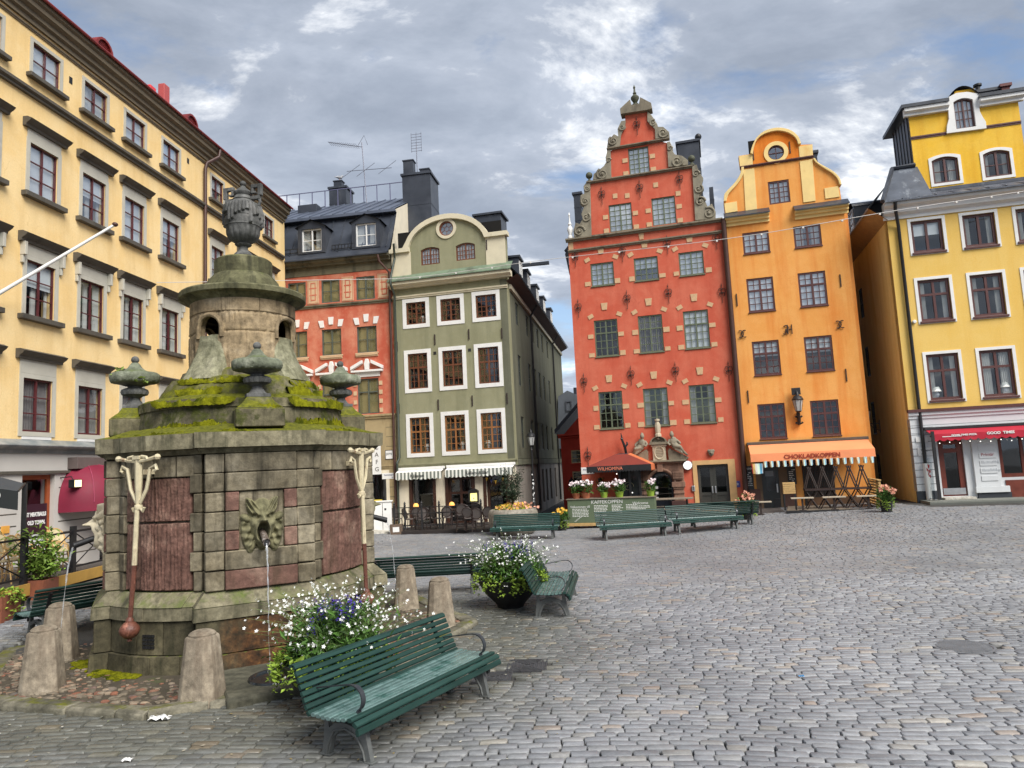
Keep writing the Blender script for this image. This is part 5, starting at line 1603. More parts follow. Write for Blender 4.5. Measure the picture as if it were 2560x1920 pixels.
# stop at the pavements and the fronts of the houses
fr = 32.3 + (X0 - 3.03) * math.tan(A_RED)
keep &= (Y0 < fr + .3) & ~((X0 > 14.6) & (Y0 > 25.4 + (X0 - 15.3) * math.tan(A_YEL)))
keep &= ~(X0 < -9.15 - (Y0 - 14) * -.03) | (Y0 < 14.2)
keep &= ~((X0 < -9.0) & (Y0 > 14.2))
sel = np.where(keep)[0]
def stones(idx, near):
 n = len(idx)
 cx, cy, L_, H_ = X0[idx], Y0[idx], st[idx, 2], st[idx, 3]
 g = rng.uniform(.003, .008, (n, 1)) if near else rng.uniform(.0014, .004, (n, 1))
 hl, hw = (L_ / 2)[:, None] - g, (H_ / 2)[:, None] - g
 if near:
  c = np.array([(-1, -.72), (-.9, -1), (.9, -1), (1, -.72), (1, .72), (.9, 1), (-.9, 1), (-1, .72)])
 else:
  c = np.array([(-1, -1), (1, -1), (1, 1), (-1, 1)])
 k = len(c)
 jit = rng.normal(0, .0045 if near else .003, (n, k, 2))
 lx, ly = c[None, :, 0] * hl + jit[:, :, 0], c[None, :, 1] * hw + jit[:, :, 1]
 rot = PSI + rng.normal(0, .014, n) + .45 * .10 * np.cos(st[idx, 0] * .45 + st[idx, 1] * .3) + .065 * np.cos(st[idx, 0] * 1.3 + st[idx, 1] * .9 + 1)
 co, si = np.cos(rot)[:, None], np.sin(rot)[:, None]
 z0 = gz(cx, cy)[:, None] + rng.normal(0, .003, (n, 1))
 tilt = rng.normal(0, .017 if near else .010, (n, 2))
 def ring(shr, dz):
  sx = np.sign(lx) * np.maximum(np.abs(lx) - shr, .01)
  sy = np.sign(ly) * np.maximum(np.abs(ly) - shr, .01)
  return np.stack([cx[:, None] + sx * co - sy * si, cy[:, None] + sx * si + sy * co, z0 + dz + sx * tilt[:, :1] + sy * tilt[:, 1:]], 2)
 lv = [ring(.007, .0), ring(.0015, -.0055), ring(.0, -.05)] if near else [ring(.0045, 0), ring(.0, -.03)]
 V = np.concatenate(lv, 1)
 nr = len(lv)
 F_ = []
 base = (np.arange(n) * (k * nr))[:, None]
 loops, tot = [], []
 top = base + np.arange(k)[None, :]
 q = []
 for r in range(nr - 1):
  for j in range(k):
   q.append([r * k + j, (r + 1) * k + j, (r + 1) * k + (j + 1) % k, r * k + (j + 1) % k])
 q = base[:, :, None] + np.array(q)[None]
 li = np.concatenate([top.ravel(), q.ravel()])
 sizes = np.concatenate([np.full(n, k), np.full(n * (nr - 1) * k, 4)])
 return V.reshape(-1, 3), li, sizes
t = NT('wet_grey_setts')
g = t.n('ShaderNodeNewGeometry')
v = t.coord()
c = t.ramp(g.outputs['Random Per Island'], [(0, (.185, .19, .20)), (.2, (.215, .22, .232)), (.55, (.24, .246, .258)), (.82, (.27, .274, .28)), (.93, (.27, .262, .245)), (.975, (.29, .24, .205)), (1, (.36, .34, .30))])
n1 = t.noise(v, .35, 5, .6)
c = t.mix(1.0, c, t.ramp(n1, [(.35, .82), (.65, 1.12)]), 'MULTIPLY')
n2 = t.noise(v, 16, 6, .7)
c = t.mix(1.0, c, t.ramp(n2, [(.3, .78), (.7, 1.14)]), 'MULTIPLY')
# damp, mossy tint close to the well
ds = t.n('ShaderNodeVectorMath', operation='DISTANCE')
gp = t.n('ShaderNodeNewGeometry')
t.l(gp.outputs['Position'], ds.inputs[0])
ds.inputs[1].default_value = (FX + .8, FY - 1.0, 0)
dn = t.math('ADD', ds.outputs['Value'], t.math('MULTIPLY', t.noise(v, .9, 5), 3.0))
wet = t.ramp(t.math('DIVIDE', dn, 12.0), [(.44, 1.0), (.62, 0.0)])
c = t.mix(wet, c, t.mix(1.0, c, (.52, .51, .42), 'MULTIPLY'))
ro = t.math('SUBTRACT', .54, t.math('MULTIPLY', wet, .17))
ro = t.math('ADD', ro, t.math('MULTIPLY', t.math('SUBTRACT', t.noise(v, 5, 5), .5), .35))
t.pbr(c, ro, t.bump(t.math('ADD', n2, t.math('MULTIPLY', t.noise(v, 70, 3), .35)), .35, .008), 0, .5)
def paving(name, idx, near):
 V, li, sizes = stones(idx, near)
 me = bpy.data.meshes.new(name)
 me.vertices.add(len(V))
 me.vertices.foreach_set('co', V.ravel().astype(np.float32))
 me.loops.add(len(li))
 me.loops.foreach_set('vertex_index', li.astype(np.int32))
 me.polygons.add(len(sizes))
 me.polygons.foreach_set('loop_start', (np.cumsum(sizes) - sizes).astype(np.int32))
 me.polygons.foreach_set('loop_total', sizes.astype(np.int32))
 me.polygons.foreach_set('use_smooth', np.ones(len(sizes), bool))
 me.update(calc_edges=True)
 me.set_sharp_from_angle(angle=math.radians(50))
 me.materials.append(t.m)
 o = bpy.data.objects.new(name, me)
 COL.objects.link(o)
 return struct(o)
paving('cobbled_square', sel[Y0[sel] < 15], True)
paving('cobbled_square', sel[Y0[sel] >= 15], False)
m = MB()
r3 = random.Random(14)
for k in range(420):
 a, r_ = r3.uniform(-2.6, 1.2), 3.6 + abs(r3.gauss(0, 2.2))
 x, y = FX + r_ * math.cos(a), FY + r_ * math.sin(a)
 s = r3.uniform(.008, .022)
 an = r3.uniform(0, 6)
 m.add([(x + s * q_ * math.cos(an + b), y + s * q_ * math.sin(an + b), float(gz(x, y)) + .008 + r3.uniform(0, .006)) for b, q_ in ((0, 1.4), (1.5, .6), (3.1, 1.3), (4.7, .7))], [(0, 1, 2, 3)])
tl = NT('leaf_litter')
gl_ = tl.n('ShaderNodeNewGeometry')
tl.pbr(tl.ramp(gl_.outputs['Random Per Island'], [(0, S(90, 70, 44)), (.4, S(150, 130, 80)), (.6, S(196, 190, 176)), (.8, S(110, 120, 60)), (1, S(220, 216, 206))]), .8)
struct(m.build('paving_litter', tl.m, None, 0, fix=False), 'stuff')
# raised island round the well with a worn kerb
m = MB()
isl = [(FX + 3.46 / math.cos(PI / 8) * math.cos(math.radians(FB - 45 + 22.5 + 45 * k)), FY + 3.46 / math.cos(PI / 8) * math.sin(math.radians(FB - 45 + 22.5 + 45 * k))) for k in range(8)]
m.add([(x, y, .035) for x, y in isl], [list(range(8))])
earth = plain('trodden_earth', S(74, 66, 52, .9), .95, .35, 2.5, .7, 18, dirt=(S(70, 84, 30), 1.8, .6))
struct(m.build('fountain_island', earth, None, 0))
m = MB()
r2 = random.Random(8)
for k in range(8):
 a, b = Vector((*isl[k], 0)), Vector((*isl[(k + 1) % 8], 0))
 d = (b - a)
 L_ = d.length
 d.normalize()
 n_ = Vector((d.y, -d.x, 0))
 s = 0
 while s < L_ - .05:
  l = min(r2.uniform(.5, 1.1), L_ - s)
  p0, p1 = a + d * (s + .008), a + d * (s + l - .008)
  z = .075 + r2.uniform(-.012, .012)
  wv = [r2.uniform(-.02, .02) for _ in range(4)]
  m.rings([[p0 + n_ * (.06 + wv[0]) + Vector((0, 0, -.1)), p1 + n_ * (.06 + wv[1]) + Vector((0, 0, -.1)), p1 - n_ * .2 + Vector((0, 0, -.1)), p0 - n_ * .2 + Vector((0, 0, -.1))],
                 [p0 + n_ * (.05 + wv[0]) + Vector((0, 0, z - .03)), p1 + n_ * (.05 + wv[1]) + Vector((0, 0, z - .03)), p1 - n_ * .2 + Vector((0, 0, z - .02)), p0 - n_ * .2 + Vector((0, 0, z - .02))],
                 [p0 + n_ * (.0 + wv[0]) + Vector((0, 0, z)), p1 + n_ * (.0 + wv[1]) + Vector((0, 0, z)), p1 - n_ * .17 + Vector((0, 0, z - .004)), p0 - n_ * .17 + Vector((0, 0, z - .004))]])
  s += l
kerbst = stone('worn_kerb_stone', (S(70, 68, 56), S(100, 96, 82), S(128, 122, 106)), moss2, .06, .5, 26, .2, k=1.2)
struct(m.build('kerb', kerbst, None, 30, .015))
m = MB()
cnt = 0
while cnt < 2600:
 a, r_ = r2.uniform(0, 2 * PI), 2.2 + 1.3 * r2.random() ** .6
 x, y = FX + r_ * math.cos(a), FY + r_ * math.sin(a)
 if not in_isl(np.array(x), np.array(y), -.16):
  continue
 if y > FY + 1.5:
  cnt += 1
  continue
 s = r2.uniform(.022, .06) * (1.2 if r_ > 2.7 else .8)
 k = r2.choice((5, 6, 7))
 an = r2.uniform(0, 6)
 rr_ = [s * r2.uniform(.7, 1.15) for _ in range(k)]
 el = r2.uniform(.6, 1)
 pts = [(x + rr_[j] * math.cos(an + 2 * PI * j / k), y + el * rr_[j] * math.sin(an + 2 * PI * j / k)) for j in range(k)]
 h = s * r2.uniform(.25, .55)
 m.rings([[(px, py, .02) for px, py in pts], [(x + (px - x) * .95, y + (py - y) * .95, .035 + h * .6) for px, py in pts], [(x + (px - x) * .55, y + (py - y) * .55, .035 + h) for px, py in pts]])
 cnt += 1
tp = NT('mixed_pebbles')
g = tp.n('ShaderNodeNewGeometry')
c = tp.ramp(g.outputs['Random Per Island'], [(0, S(72, 64, 52)), (.35, S(104, 94, 78)), (.6, S(128, 116, 98)), (.75, S(132, 84, 62)), (.85, S(90, 84, 78)), (.95, S(160, 140, 116)), (1, S(110, 60, 48))])
tp.pbr(tp.mix(1.0, c, tp.ramp(tp.noise(tp.coord(), 12, 4), [(.3, .7), (.7, 1.1)]), 'MULTIPLY'), .8)
o = m.build('cobble_stones', tp.m, None, 50, fix=False)
o['kind'] = 'stuff'
# moss at the foot of the well
m = MB()
for (ba, bb) in ((-150, -138), (-132, -106)):
 n = 60
 for i in range(240):
  b = math.radians(r2.uniform(ba, bb))
  r_ = RR + .27 + abs(r2.gauss(0, .09))
  x, y = FX + r_ * math.cos(b), FY + r_ * math.sin(b)
  m.ball((x, y, .04), r2.uniform(.02, .055), 7, (1, 1, .5))
o = m.build('ground_moss', moss_m, None, 60, fix=False)
o['kind'] = 'stuff'
# basin slab in front of the spout with a wet iron grate
bdir = Vector((math.cos(math.radians(FB)), math.sin(math.radians(FB)), 0))
tdir = Vector((-bdir.y, bdir.x, 0))
def slab_at(c, hl, hw, z0, z1, jit=0.0):
 c = Vector(c)
 out = []
 for z, k in ((z0, 1.0), (z1 - .02, 1.0), (z1, .96)):
  out.append([(c.x + bdir.x * a * hl * k + tdir.x * b * hw * k, c.y + bdir.y * a * hl * k + tdir.y * b * hw * k, z) for a, b in ((-1, -1), (1, -1), (1, 1), (-1, 1))])
 return out
cc_ = Vector((FX, FY, 0)) + bdir * 2.95
slabst = stone('wet_basin_slab', (S(62, 62, 52), S(88, 86, 72), S(112, 108, 92)), None, 0, .5, 24, .15, k=.9)
m = MB().rings(slab_at(cc_, .72, .62, -.05, .10))
o = m.build('basin_slab', slabst, None, 30, .02)
tag(o, 'worn stone catch slab under the spout of the mask facing the camera', 'stone slab')
pts = [(cc_.x + bdir.x * .3 * math.cos(q_) * 1.1 + tdir.x * .3 * math.sin(q_) + bdir.x * .1, cc_.y + bdir.y * .33 * math.cos(q_) + tdir.y * .3 * math.sin(q_) + bdir.y * .1) for q_ in [2 * PI * k / 24 for k in range(24)]]
m = MB().add([(x, y, .105) for x, y in pts], [list(range(24))])
wat = NT('shallow_water')
wat.pbr((.02, .024, .026), .04, wat.bump(wat.noise(wat.coord(), 22, 3), .12, .02), 0, .6)
m.tube([(x, y, .1) for x, y in pts], .03, 6, True)
o2 = m.build('water_pool', wat.m, o, 40)
# drains and covers
iron = plain('worn_cast_iron', (.05, .05, .052), .5, .3, 8, .4, 60)
def cover(x, y, hw, hl, label, rz=PSI):
 t_ = thing('drain_cover', label, 'drain cover', (x, y, float(gz(x, y)) - .012), rz)
 m = MB()
 m.box(-hl, -hw, -.03, hl, hw, .0)
 k = 5
 for i in range(k):
  s = 1 - i / k
  for (x0, y0, x1, y1) in ((-hl * s, -hw * s, hl * s, -hw * s + .018), (-hl * s, hw * s - .018, hl * s, hw * s), (-hl * s, -hw * s + .0181, -hl * s + .018, hw * s - .0181), (hl * s - .018, -hw * s + .0181, hl * s, hw * s - .0181)):
   m.box(x0, y0, .0005, x1, y1, .012)
 m.build('cover_plate', iron, t_, 0)
 return t_
cover(.02, 9.65, .27, .26, 'small square iron drain cover farther from the front bench')
cover(-.42, 9.2, .2, .24, 'larger ribbed iron drain cover close beside the front bench', PSI)
mh_ = thing('manhole_cover', 'round grey ribbed manhole cover in the cobbles', 'manhole cover', (5.66, 9.53, float(gz(5.66, 9.53)) - .004))
m = MB().lathe([(.36, -.03), (.36, .0), (.33, .003), (.32, -.004), (0, -.004)], 40)
for k in range(-12, 13):
 y = k * .025
 w = math.sqrt(max(0, .31 ** 2 - y * y))
 if w > .03:
  m.box(-w, y - .006, -.0038, w, y + .006, .004)
m.build('cover_plate', plain('grey_cast_iron', (.15, .155, .165), .45, .2, 6, .3, 60), mh_, 30)
# pavement and kerb along the left houses, flagstones in front of the others
pv = stone('pale_flagstone', (S(120, 116, 106), S(148, 144, 134), S(176, 172, 162)), None, 0, .3, 26, .1)
def strip(name, pts, z, mat, h=.13):
 """a slab of pavement whose outline is given on the ground; it follows the slope"""
 n = len(pts)
 m = MB()
 tz = [(x, y, float(gz(x, y)) + z) for x, y in pts]
 m.add(tz + [(x, y, q_ - h - .1) for x, y, q_ in tz], [list(range(n))] + [(i, (i + 1) % n, (i + 1) % n + n, i + n) for i in range(n)])
 return struct(m.build(name, mat, None, 0, .012))
asph = plain('brown_grey_asphalt', S(112, 104, 98, .8), .9, .15, 2, .4, 60)
left_line = [(-9.0, 14.25), (-9.02, 16.3), (-8.9, 20), (-8.6, 24), (-8.3, 28.6)]
back = [(-10.8, 33), (-13.5, 14.25)]
strip('pavement', left_line + back, .09, asph)
for (a, b) in zip(left_line[:-1], left_line[1:]):
 strip('kerb', [(a[0] + .28, a[1]), (b[0] + .28, b[1]), (b[0] - .0, b[1]), (a[0] - .0, a[1])], .1, pv)
strip('pavement', [(-8.3, 28.6), (-5.2, 29.9), (-5.2, 33.3), (-10.9, 33.5)], .07, pv)
# ------------------------------------------------------------------ the fountain
gstone = stone('weathered_grey_sandstone', (S(78, 74, 58), S(108, 102, 82), S(136, 130, 108)), (S(70, 84, 34), S(100, 112, 48)), .2, .5, 26, .25, (S(44, 46, 30), .8), k=1.35)
wallst = stone('olive_grey_block_stone', (S(76, 68, 52), S(110, 102, 84), S(138, 130, 112)), None, 0, .6, 30, .38, (S(44, 40, 30), .85), k=1.3)
redst = stone('red_sandstone', (S(78, 54, 46), S(106, 78, 68), S(150, 124, 108)), None, 0, .9, 14, .1, (S(84, 66, 52), .75), k=1.15)
basest = stone('damp_base_stone', (S(58, 54, 40), S(86, 80, 60), S(108, 100, 78)), (S(84, 96, 36), S(120, 128, 50)), .0, .5, 24, .28, (S(44, 46, 28), .8), k=1.0, rust=True)
mossst = stone('moss_grown_stone', (S(66, 62, 46), S(94, 88, 68), S(126, 120, 98)), moss2, .38, .6, 20, .25, (S(42, 44, 26), .75), k=1.35)
drumst = stone('icicle_carved_stone', (S(104, 90, 68), S(144, 126, 98), S(166, 150, 124)), None, 0, .8, 14, .2, (S(52, 44, 32), .9), k=1.15)
capst = stone('green_stained_shade_cap_stone', (S(58, 56, 38), S(92, 90, 64), S(124, 120, 92)), (S(78, 86, 40), S(108, 114, 60)), .16, .45, 22, .12, (S(36, 38, 26), .8), k=1.1)  # whole stone darkened to paint in the shade under the cap rim
urnst = stone('dark_grey_cast_urn', (S(60, 60, 58), S(92, 92, 90), S(120, 118, 114)), None, 0, .4, 30, .08, (S(40, 42, 36), .6), k=1.25)
lidst = stone('lichen_spotted_lid', (S(62, 66, 54), S(94, 98, 82), S(150, 150, 134)), (S(70, 84, 44), S(104, 114, 66)), .12, 1.0, 24, .1, k=1.5)
maskst = stone('olive_carved_mask_stone', (S(82, 80, 56), S(108, 104, 78), S(128, 124, 96)), None, 0, .3, 40, .05, (S(60, 58, 40), .6), k=1.3)
F = thing('fountain', 'old mossy stone well with urns, grotesque water spouts and hanging iron pump handles', 'fountain', (FX, FY, 0), math.radians(FB + 90))
def plan(off, rr=RR, pp=PP, pw=PW, m=9):
 out = []
 w = pw + off * .8
 R_, P_ = rr + off, pp + off
 din = math.sqrt(max(.01, R_ * R_ - w * w))
 e = math.asin(w / R_)
 for k in range(4):
  a = -PI / 2 + k * PI / 2
  c, s_ = math.cos(a), math.sin(a)
  for rad, tan in ((din, -w), (P_, -w), (P_, w), (din, w)):
   out.append((c * rad - s_ * tan, s_ * rad + c * tan))
  for j in range(1, m):
   b = a + e + (PI / 2 - 2 * e) * j / m
   out.append((R_ * math.cos(b), R_ * math.sin(b)))
 return out
def loft(mb, prof, **k):
 return mb.rings([[(x, y, z) for x, y in plan(o, **k)] for o, z in prof])
def rough(o, strength, scale, mat_lv=0):
 tx = bpy.data.textures.new('n', 'CLOUDS')
 tx.noise_scale = scale
 tx.noise_depth = 3
 d = o.modifiers.new('d', 'DISPLACE')
 d.texture, d.strength, d.mid_level, d.texture_coords = tx, strength, .5, 'LOCAL'
 return o
# stepped base: separate blocks per course give real joints
def block_ring(mb, z0, z1, o0, o1, nsplit, rnd, rr=RR, gap=.006, pp=PP):
 """one masonry course cut into blocks along the plan outline"""
 n = 13
 pa, pb = plan(o0, rr, pp, m=10), plan(o1, rr, pp, m=10)
 ia = plan(o0 - .3, rr, pp, m=10)
 n = len(pa)
 idx = 0
 while idx < n:
  kk = idx % 13
  step = {0: 1, 1: 1, 2: 1}.get(kk, None)
  if step is None:
   step = min(13 - kk, rnd.choice(nsplit))
  jz = rnd.uniform(-.004, .004)
  A = [(idx + t) % n for t in range(step + 1)]
  rows = []
  for z, pl in ((z0 + gap, pa), (z1 - gap, pb)):
   row = []
   for t, i in enumerate(A):
    x, y = pl[i]
    if t in (0, len(A) - 1):
     j = A[1] if t == 0 else A[-2]
     dx, dy = pl[j][0] - x, pl[j][1] - y
     L_ = math.hypot(dx, dy)
     x, y = x + dx / L_ * gap, y + dy / L_ * gap
    row.append((x * (1 + jz), y * (1 + jz), z))
   rows.append(row)
  inn = [[(ia[i][0], ia[i][1], z0 + gap) for i in A], [(ia[i][0], ia[i][1], z1 - gap) for i in A]]
  k = len(A)
  v = rows[0] + rows[1] + inn[1] + inn[0]
  f = []
  for r in range(4):
   q = (r + 1) % 4
   f += [(r * k + t, r * k + t + 1, q * k + t + 1, q * k + t) for t in range(k - 1)]
  f += [(0, k, 2 * k, 3 * k), (k - 1, 4 * k - 1, 3 * k - 1, 2 * k - 1)]
  mb.add(v, f)
  idx += step
rnd = random.Random(5)
m = MB()
loft(m, [(.0, 0), (.0, 1.06)])
block_ring(m, -.1, .27, .25, .23, (3, 4, 5), rnd)
block_ring(m, .27, .72, .17, .165, (3, 4, 5), rnd)
o = m.build('base', basest, F, 30, .012)
m = MB()
block_ring(m, .72, .9, .21, .2, (4, 5), rnd)
block_ring(m, .9, 1.08, .2, .02, (4, 5), rnd, gap=.003)
m.build('base_moulding', gstone, F, 30, .01)
# wall: core, block courses on the piers, red panels between
m = MB()
loft(m, [(-.05, 1.05), (-.05, 3.0)])
m.build('core', wallst, F, 0)
CH = (2.96 - 1.08) / 7
for k in range(4):
 m, mred = MB(), MB()
 a = k * PI / 2
 X = Matrix.Rotation(a, 4, 'Z')
 for r in range(7):
  z0, z1 = 1.08 + r * CH + .005, 1.08 + (r + 1) * CH - .005
  j = rnd.uniform(-.008, .008)
  big = r in (0, 1, 5, 6)
  tgt = mred if r == 0 else m
  tgt.X = X
  if big:
   tgt.box(-.485, -2.02 - j, z0, .485, -1.7, z1)
  else:
   for sx in (-1, 1):
    t2 = mred if r in (2, 4) else m
    t2.X = X
    x0, x1 = sorted((sx * .485, sx * .3))
    t2.box(x0 + .003, -2.02 - j, z0, x1 - .003, -1.7, z1)
  m.X = X
  for sx in (-1, 1):
   jj = rnd.uniform(-.012, .012)
   x0, x1 = sorted((sx * .491, sx * .74))
   m.box(x0, -1.985 + jj, z0 + jj * .5, x1 - (.0 if r % 2 else .0), -1.62, z1 + jj * .5)
   # return blocks on the flank of the pier
   y0 = -1.60
   c, s_ = math.cos(sx * .47), math.sin(sx * .47)
 m.X = X
 m.box(-.3, -1.985, 1.08 + 2 * CH, .3, -1.7, 1.08 + 5 * CH)
 for sx in (-1, 1):
  for r in range(7):
   e0 = math.asin(.745 / RR)
   a0 = -PI / 2 + k * PI / 2 + sx * (e0 + .0)
   wd_ = .085 if r % 2 else .06
   z0, z1 = 1.08 + r * CH + .004, 1.08 + (r + 1) * CH - .004
   rr_ = RR + .065 + rnd.uniform(-.012, .012)
   aa = [a0 + sx * wd_ * t / 2 for t in range(3)]
   ring = [[(rr_ * math.cos(q_), rr_ * math.sin(q_), z) for q_ in aa] + [(1.6 * math.cos(q_), 1.6 * math.sin(q_), z) for q_ in aa[::-1]] for z in (z0, z1)]
   m.X = None
   m.rings(ring)
 m.X = None
 a = -PI / 4 + k * PI / 2
 hw = PI / 4 - math.asin(.745 / RR) - .0
 for t in range(4):
  b0, b1 = a - hw + 2 * hw * t / 4 + .003, a - hw + 2 * hw * (t + 1) / 4 - .003
  aa = [b0 + (b1 - b0) * q_ / 4 for q_ in range(5)]
  rr_ = RR + .05 + rnd.uniform(-.012, .012)
  m.rings([[(rr_ * math.cos(q_), rr_ * math.sin(q_), z) for q_ in aa] + [(1.6 * math.cos(q_), 1.6 * math.sin(q_), z) for q_ in aa[::-1]] for z in (2.66, 2.955)])
 pr_ = m.build('pier', wallst, F, 30, .014)
 mred.X = None
 mred.build('red_blocks', redst, pr_, 30, .014)
for k in range(4):
 a = -PI / 4 + k * PI / 2
 hw = PI / 4 - math.asin(.745 / RR) - .075
 m = MB()
 for (z0, z1) in ((1.09, 2.03), (2.045, 2.655)):
  for t in range(2):
   b0, b1 = a - hw + hw * t + .003, a - hw + hw * (t + 1) - .002
   NU, NV = 36, 44
   vs = []
   for i in range(NV + 1):
    for j in range(NU + 1):
     q_ = b0 + (b1 - b0) * j / NU
     ed = min(j, NU - j, i, NV - i)
     rr_ = RR + .03 + (.0 if ed else -.05)
     # vertical tooling: irregular drooping grooves
     g_ = math.sin(q_ * 190 + math.sin(q_ * 47 + i * .09) * 1.6) * (.55 + .45 * math.sin(i * .21 + math.floor(q_ * 60) * 2.4))
     rr_ += (.013 * g_ + rnd.uniform(-.006, .006)) if ed else 0
     vs.append((rr_ * math.cos(q_), rr_ * math.sin(q_), z0 + (z1 - z0) * i / NV))
   m.add(vs, [(i * (NU + 1) + j, i * (NU + 1) + j + 1, (i + 1) * (NU + 1) + j + 1, (i + 1) * (NU + 1) + j) for i in range(NV) for j in range(NU)])
 m.build('red_panel', redst, F, 60)
# cornice
m = MB()
block_ring(m, 2.965, 3.04, .07, .13, (9, 10), rnd, gap=.001)
block_ring(m, 3.04, 3.26, .19, .2, (4, 5, 6), rnd, gap=.004)
m.build('cornice', gstone, F, 30, .012)
m = MB()
loft(m, [(.19, 3.258), (.0, 3.30), (-.25, 3.40), (-.6, 3.42)])
m.build('cornice_top', mossst, F, 30)
# upper tiers
def tier(name, prof, mat, n=48, amp=0.0, sc=.2):
 mm = MB()
 dense = []
 for i in range(len(prof) - 1):
  kk = max(1, int(math.hypot(prof[i + 1][0] - prof[i][0], prof[i + 1][1] - prof[i][1]) / .05)) if amp else 1
  for t in range(kk):
   dense.append((prof[i][0] + (prof[i + 1][0] - prof[i][0]) * t / kk, prof[i][1] + (prof[i + 1][1] - prof[i][1]) * t / kk))
 dense.append(prof[-1])
 mm.lathe(dense, n if not amp else 96)
 o_ = mm.build(name, mat, F, 35)
 if amp:
  rough(o_, amp, sc)
 return o_
tier('lower_tier', [(1.62, 3.36), (1.58, 3.66), (1.60, 3.665), (1.60, 3.8), (1.48, 3.86), (1.2, 3.9)], mossst, amp=.05, sc=.16)
tier('middle_tier', [(1.34, 3.85), (1.26, 3.98), (1.2, 4.1), (1.14, 4.18), (1.0, 4.22), (.96, 4.32), (.86, 4.36)], mossst, amp=.06, sc=.2)
# four pedestals and the swollen chutes below the arched openings
for k in range(4):
 a = k * PI / 2
 m = MB()
 m.X = Matrix.Rotation(a, 4, 'Z')
 m.box(-.34, -1.98, 3.33, .34, -1.2, 3.60)
 m.rings([[(-.33 , -1.97, 3.602), (.33, -1.97, 3.602), (.33, -1.3, 3.602), (-.33, -1.3, 3.602)], [(-.22, -1.86, 3.70), (.22, -1.86, 3.70), (.22, -1.42, 3.70), (-.22, -1.42, 3.70)], [(-.17, -1.81, 3.78), (.17, -1.81, 3.78), (.17, -1.47, 3.78), (-.17, -1.47, 3.78)]])
 m.build('urn_pedestal', mossst, F, 30, .015)
chutest = stone('grey_green_chute_stone', (S(84, 82, 62), S(116, 114, 92), S(144, 140, 118)), (S(78, 86, 40), S(108, 114, 60)), .16, .7, 18, .1, (S(60, 60, 40), .8), k=1.5)
for k in range(4):
 a = -PI / 4 + k * PI / 2
 m = MB()
 m.X = Matrix.Rotation(a + PI / 2, 4, 'Z')
 rings = []
 for t in range(9):
  q_ = t / 8
  z = 4.16 + .73 * q_
  w = .34 - .11 * q_
  y = -(1.16 - .3 * math.sin(q_ * PI / 2) + .01)
  rings.append([(-w, -.6, z), (-w, y + .1, z), (-w * .7, y + .02, z), (0, y, z), (w * .7, y + .02, z), (w, y + .1, z), (w, -.6, z)])
 m.rings(rings)
 o = m.build('chute', chutest, F, 40)
 s_ = o.modifiers.new('s', 'SUBSURF'); s_.levels = s_.render_levels = 2; s_.subdivision_type = 'SIMPLE'
 rough(o, .035, .09)
# drum with four arched openings; the surface is carved into hanging icicles
m = MB()
N_, ROWS = 240, 52
prof_z = [4.3 + (5.52 - 4.3) * i / ROWS for i in range(ROWS + 1)]
AZ, AH, AW = 4.88, .215, .19       # springing height, half width
def in_arch(ang, z, grow=0.0):
 d_ = (ang + PI / 4 + PI) % (PI / 2)
 d_ = min(d_, PI / 2 - d_) * .84
 if z < AZ - .0 - grow or d_ > AH + grow:
  return False
 return z <= AZ + .13 or (d_ ** 2 + (z - AZ - .13) ** 2) < (AH + grow) ** 2
vs, fs = [], []
rn = random.Random(11)
cc = [rn.uniform(0, 6.28) for _ in range(60)]
for i, z in enumerate(prof_z):
 for j in range(N_):
  ang = 2 * PI * j / N_
  r_ = .835
  if 4.3 < z < 5.27:
   colm = int(j / 4)
   ln = .5 + .5 * math.sin(cc[colm % 60] + (5.27 - z) * (7 + 3 * math.sin(colm)))
   r_ += .028 * abs(math.sin(j * PI / 4 + .7 * math.sin(z * 7 + colm % 7))) ** .7 * (.4 + .6 * ln) + rn.uniform(-.004, .004)
  if abs(z - 4.96) < .014 or abs(z - 5.27) < .012:
   r_ -= .02
  vs.append((r_ * math.cos(ang), r_ * math.sin(ang), z))
for i in range(ROWS):
 for j in range(N_):
  ang = 2 * PI * (j + .5) / N_
  zc = (prof_z[i] + prof_z[i + 1]) / 2
  if in_arch(ang, zc):
   continue
  fs.append((i * N_ + j, i * N_ + (j + 1) % N_, (i + 1) * N_ + (j + 1) % N_, (i + 1) * N_ + j))
m.add(vs, fs)
o = m.build('drum', drumst, F, 60)
MB().lathe([(.42, 4.2), (.42, 5.5)], 32).build('dark_drum_core', plain('painted_dark_inside', (.01, .01, .01), .9), F)  # black cylinder paints the darkness behind the arched openings
for k in range(4):
 a = -PI / 4 + k * PI / 2
 pts = []
 for t in range(15):
  if t in (0, 14):
   d_, z = (AH + .01) * (1 if t == 0 else -1), AZ - .02
  else:
   d_, z = (AH + .01) * math.cos(PI * (t - 1) / 12), AZ + .13 + (AH + .01) * math.sin(PI * (t - 1) / 12)
  b = a + d_ / .84
  pts.append((.845 * math.cos(b), .845 * math.sin(b), z))
 m = MB()
 inner_ = [(p[0] * .86, p[1] * .86, p[2]) for p in pts]
 n = len(pts)
 m.add(pts + inner_, [(i, i + 1, i + 1 + n, i + n) for i in range(n - 1)])
 m.tube(pts, .04, 8)
 m.build('arch_surround', drumst, F)
m = MB()
for t in range(9):
 b0, b1 = 2 * PI * t / 9 + .004, 2 * PI * (t + 1) / 9 - .004
 aa = [b0 + (b1 - b0) * q_ / 6 for q_ in range(7)]
 m.rings([[(.85 * math.cos(q_), .85 * math.sin(q_), z) for q_ in aa] + [(.6 * math.cos(q_), .6 * math.sin(q_), z) for q_ in aa[::-1]] for z in (5.285, 5.5)])
m.build('drum_course', drumst, F, 30, .008)
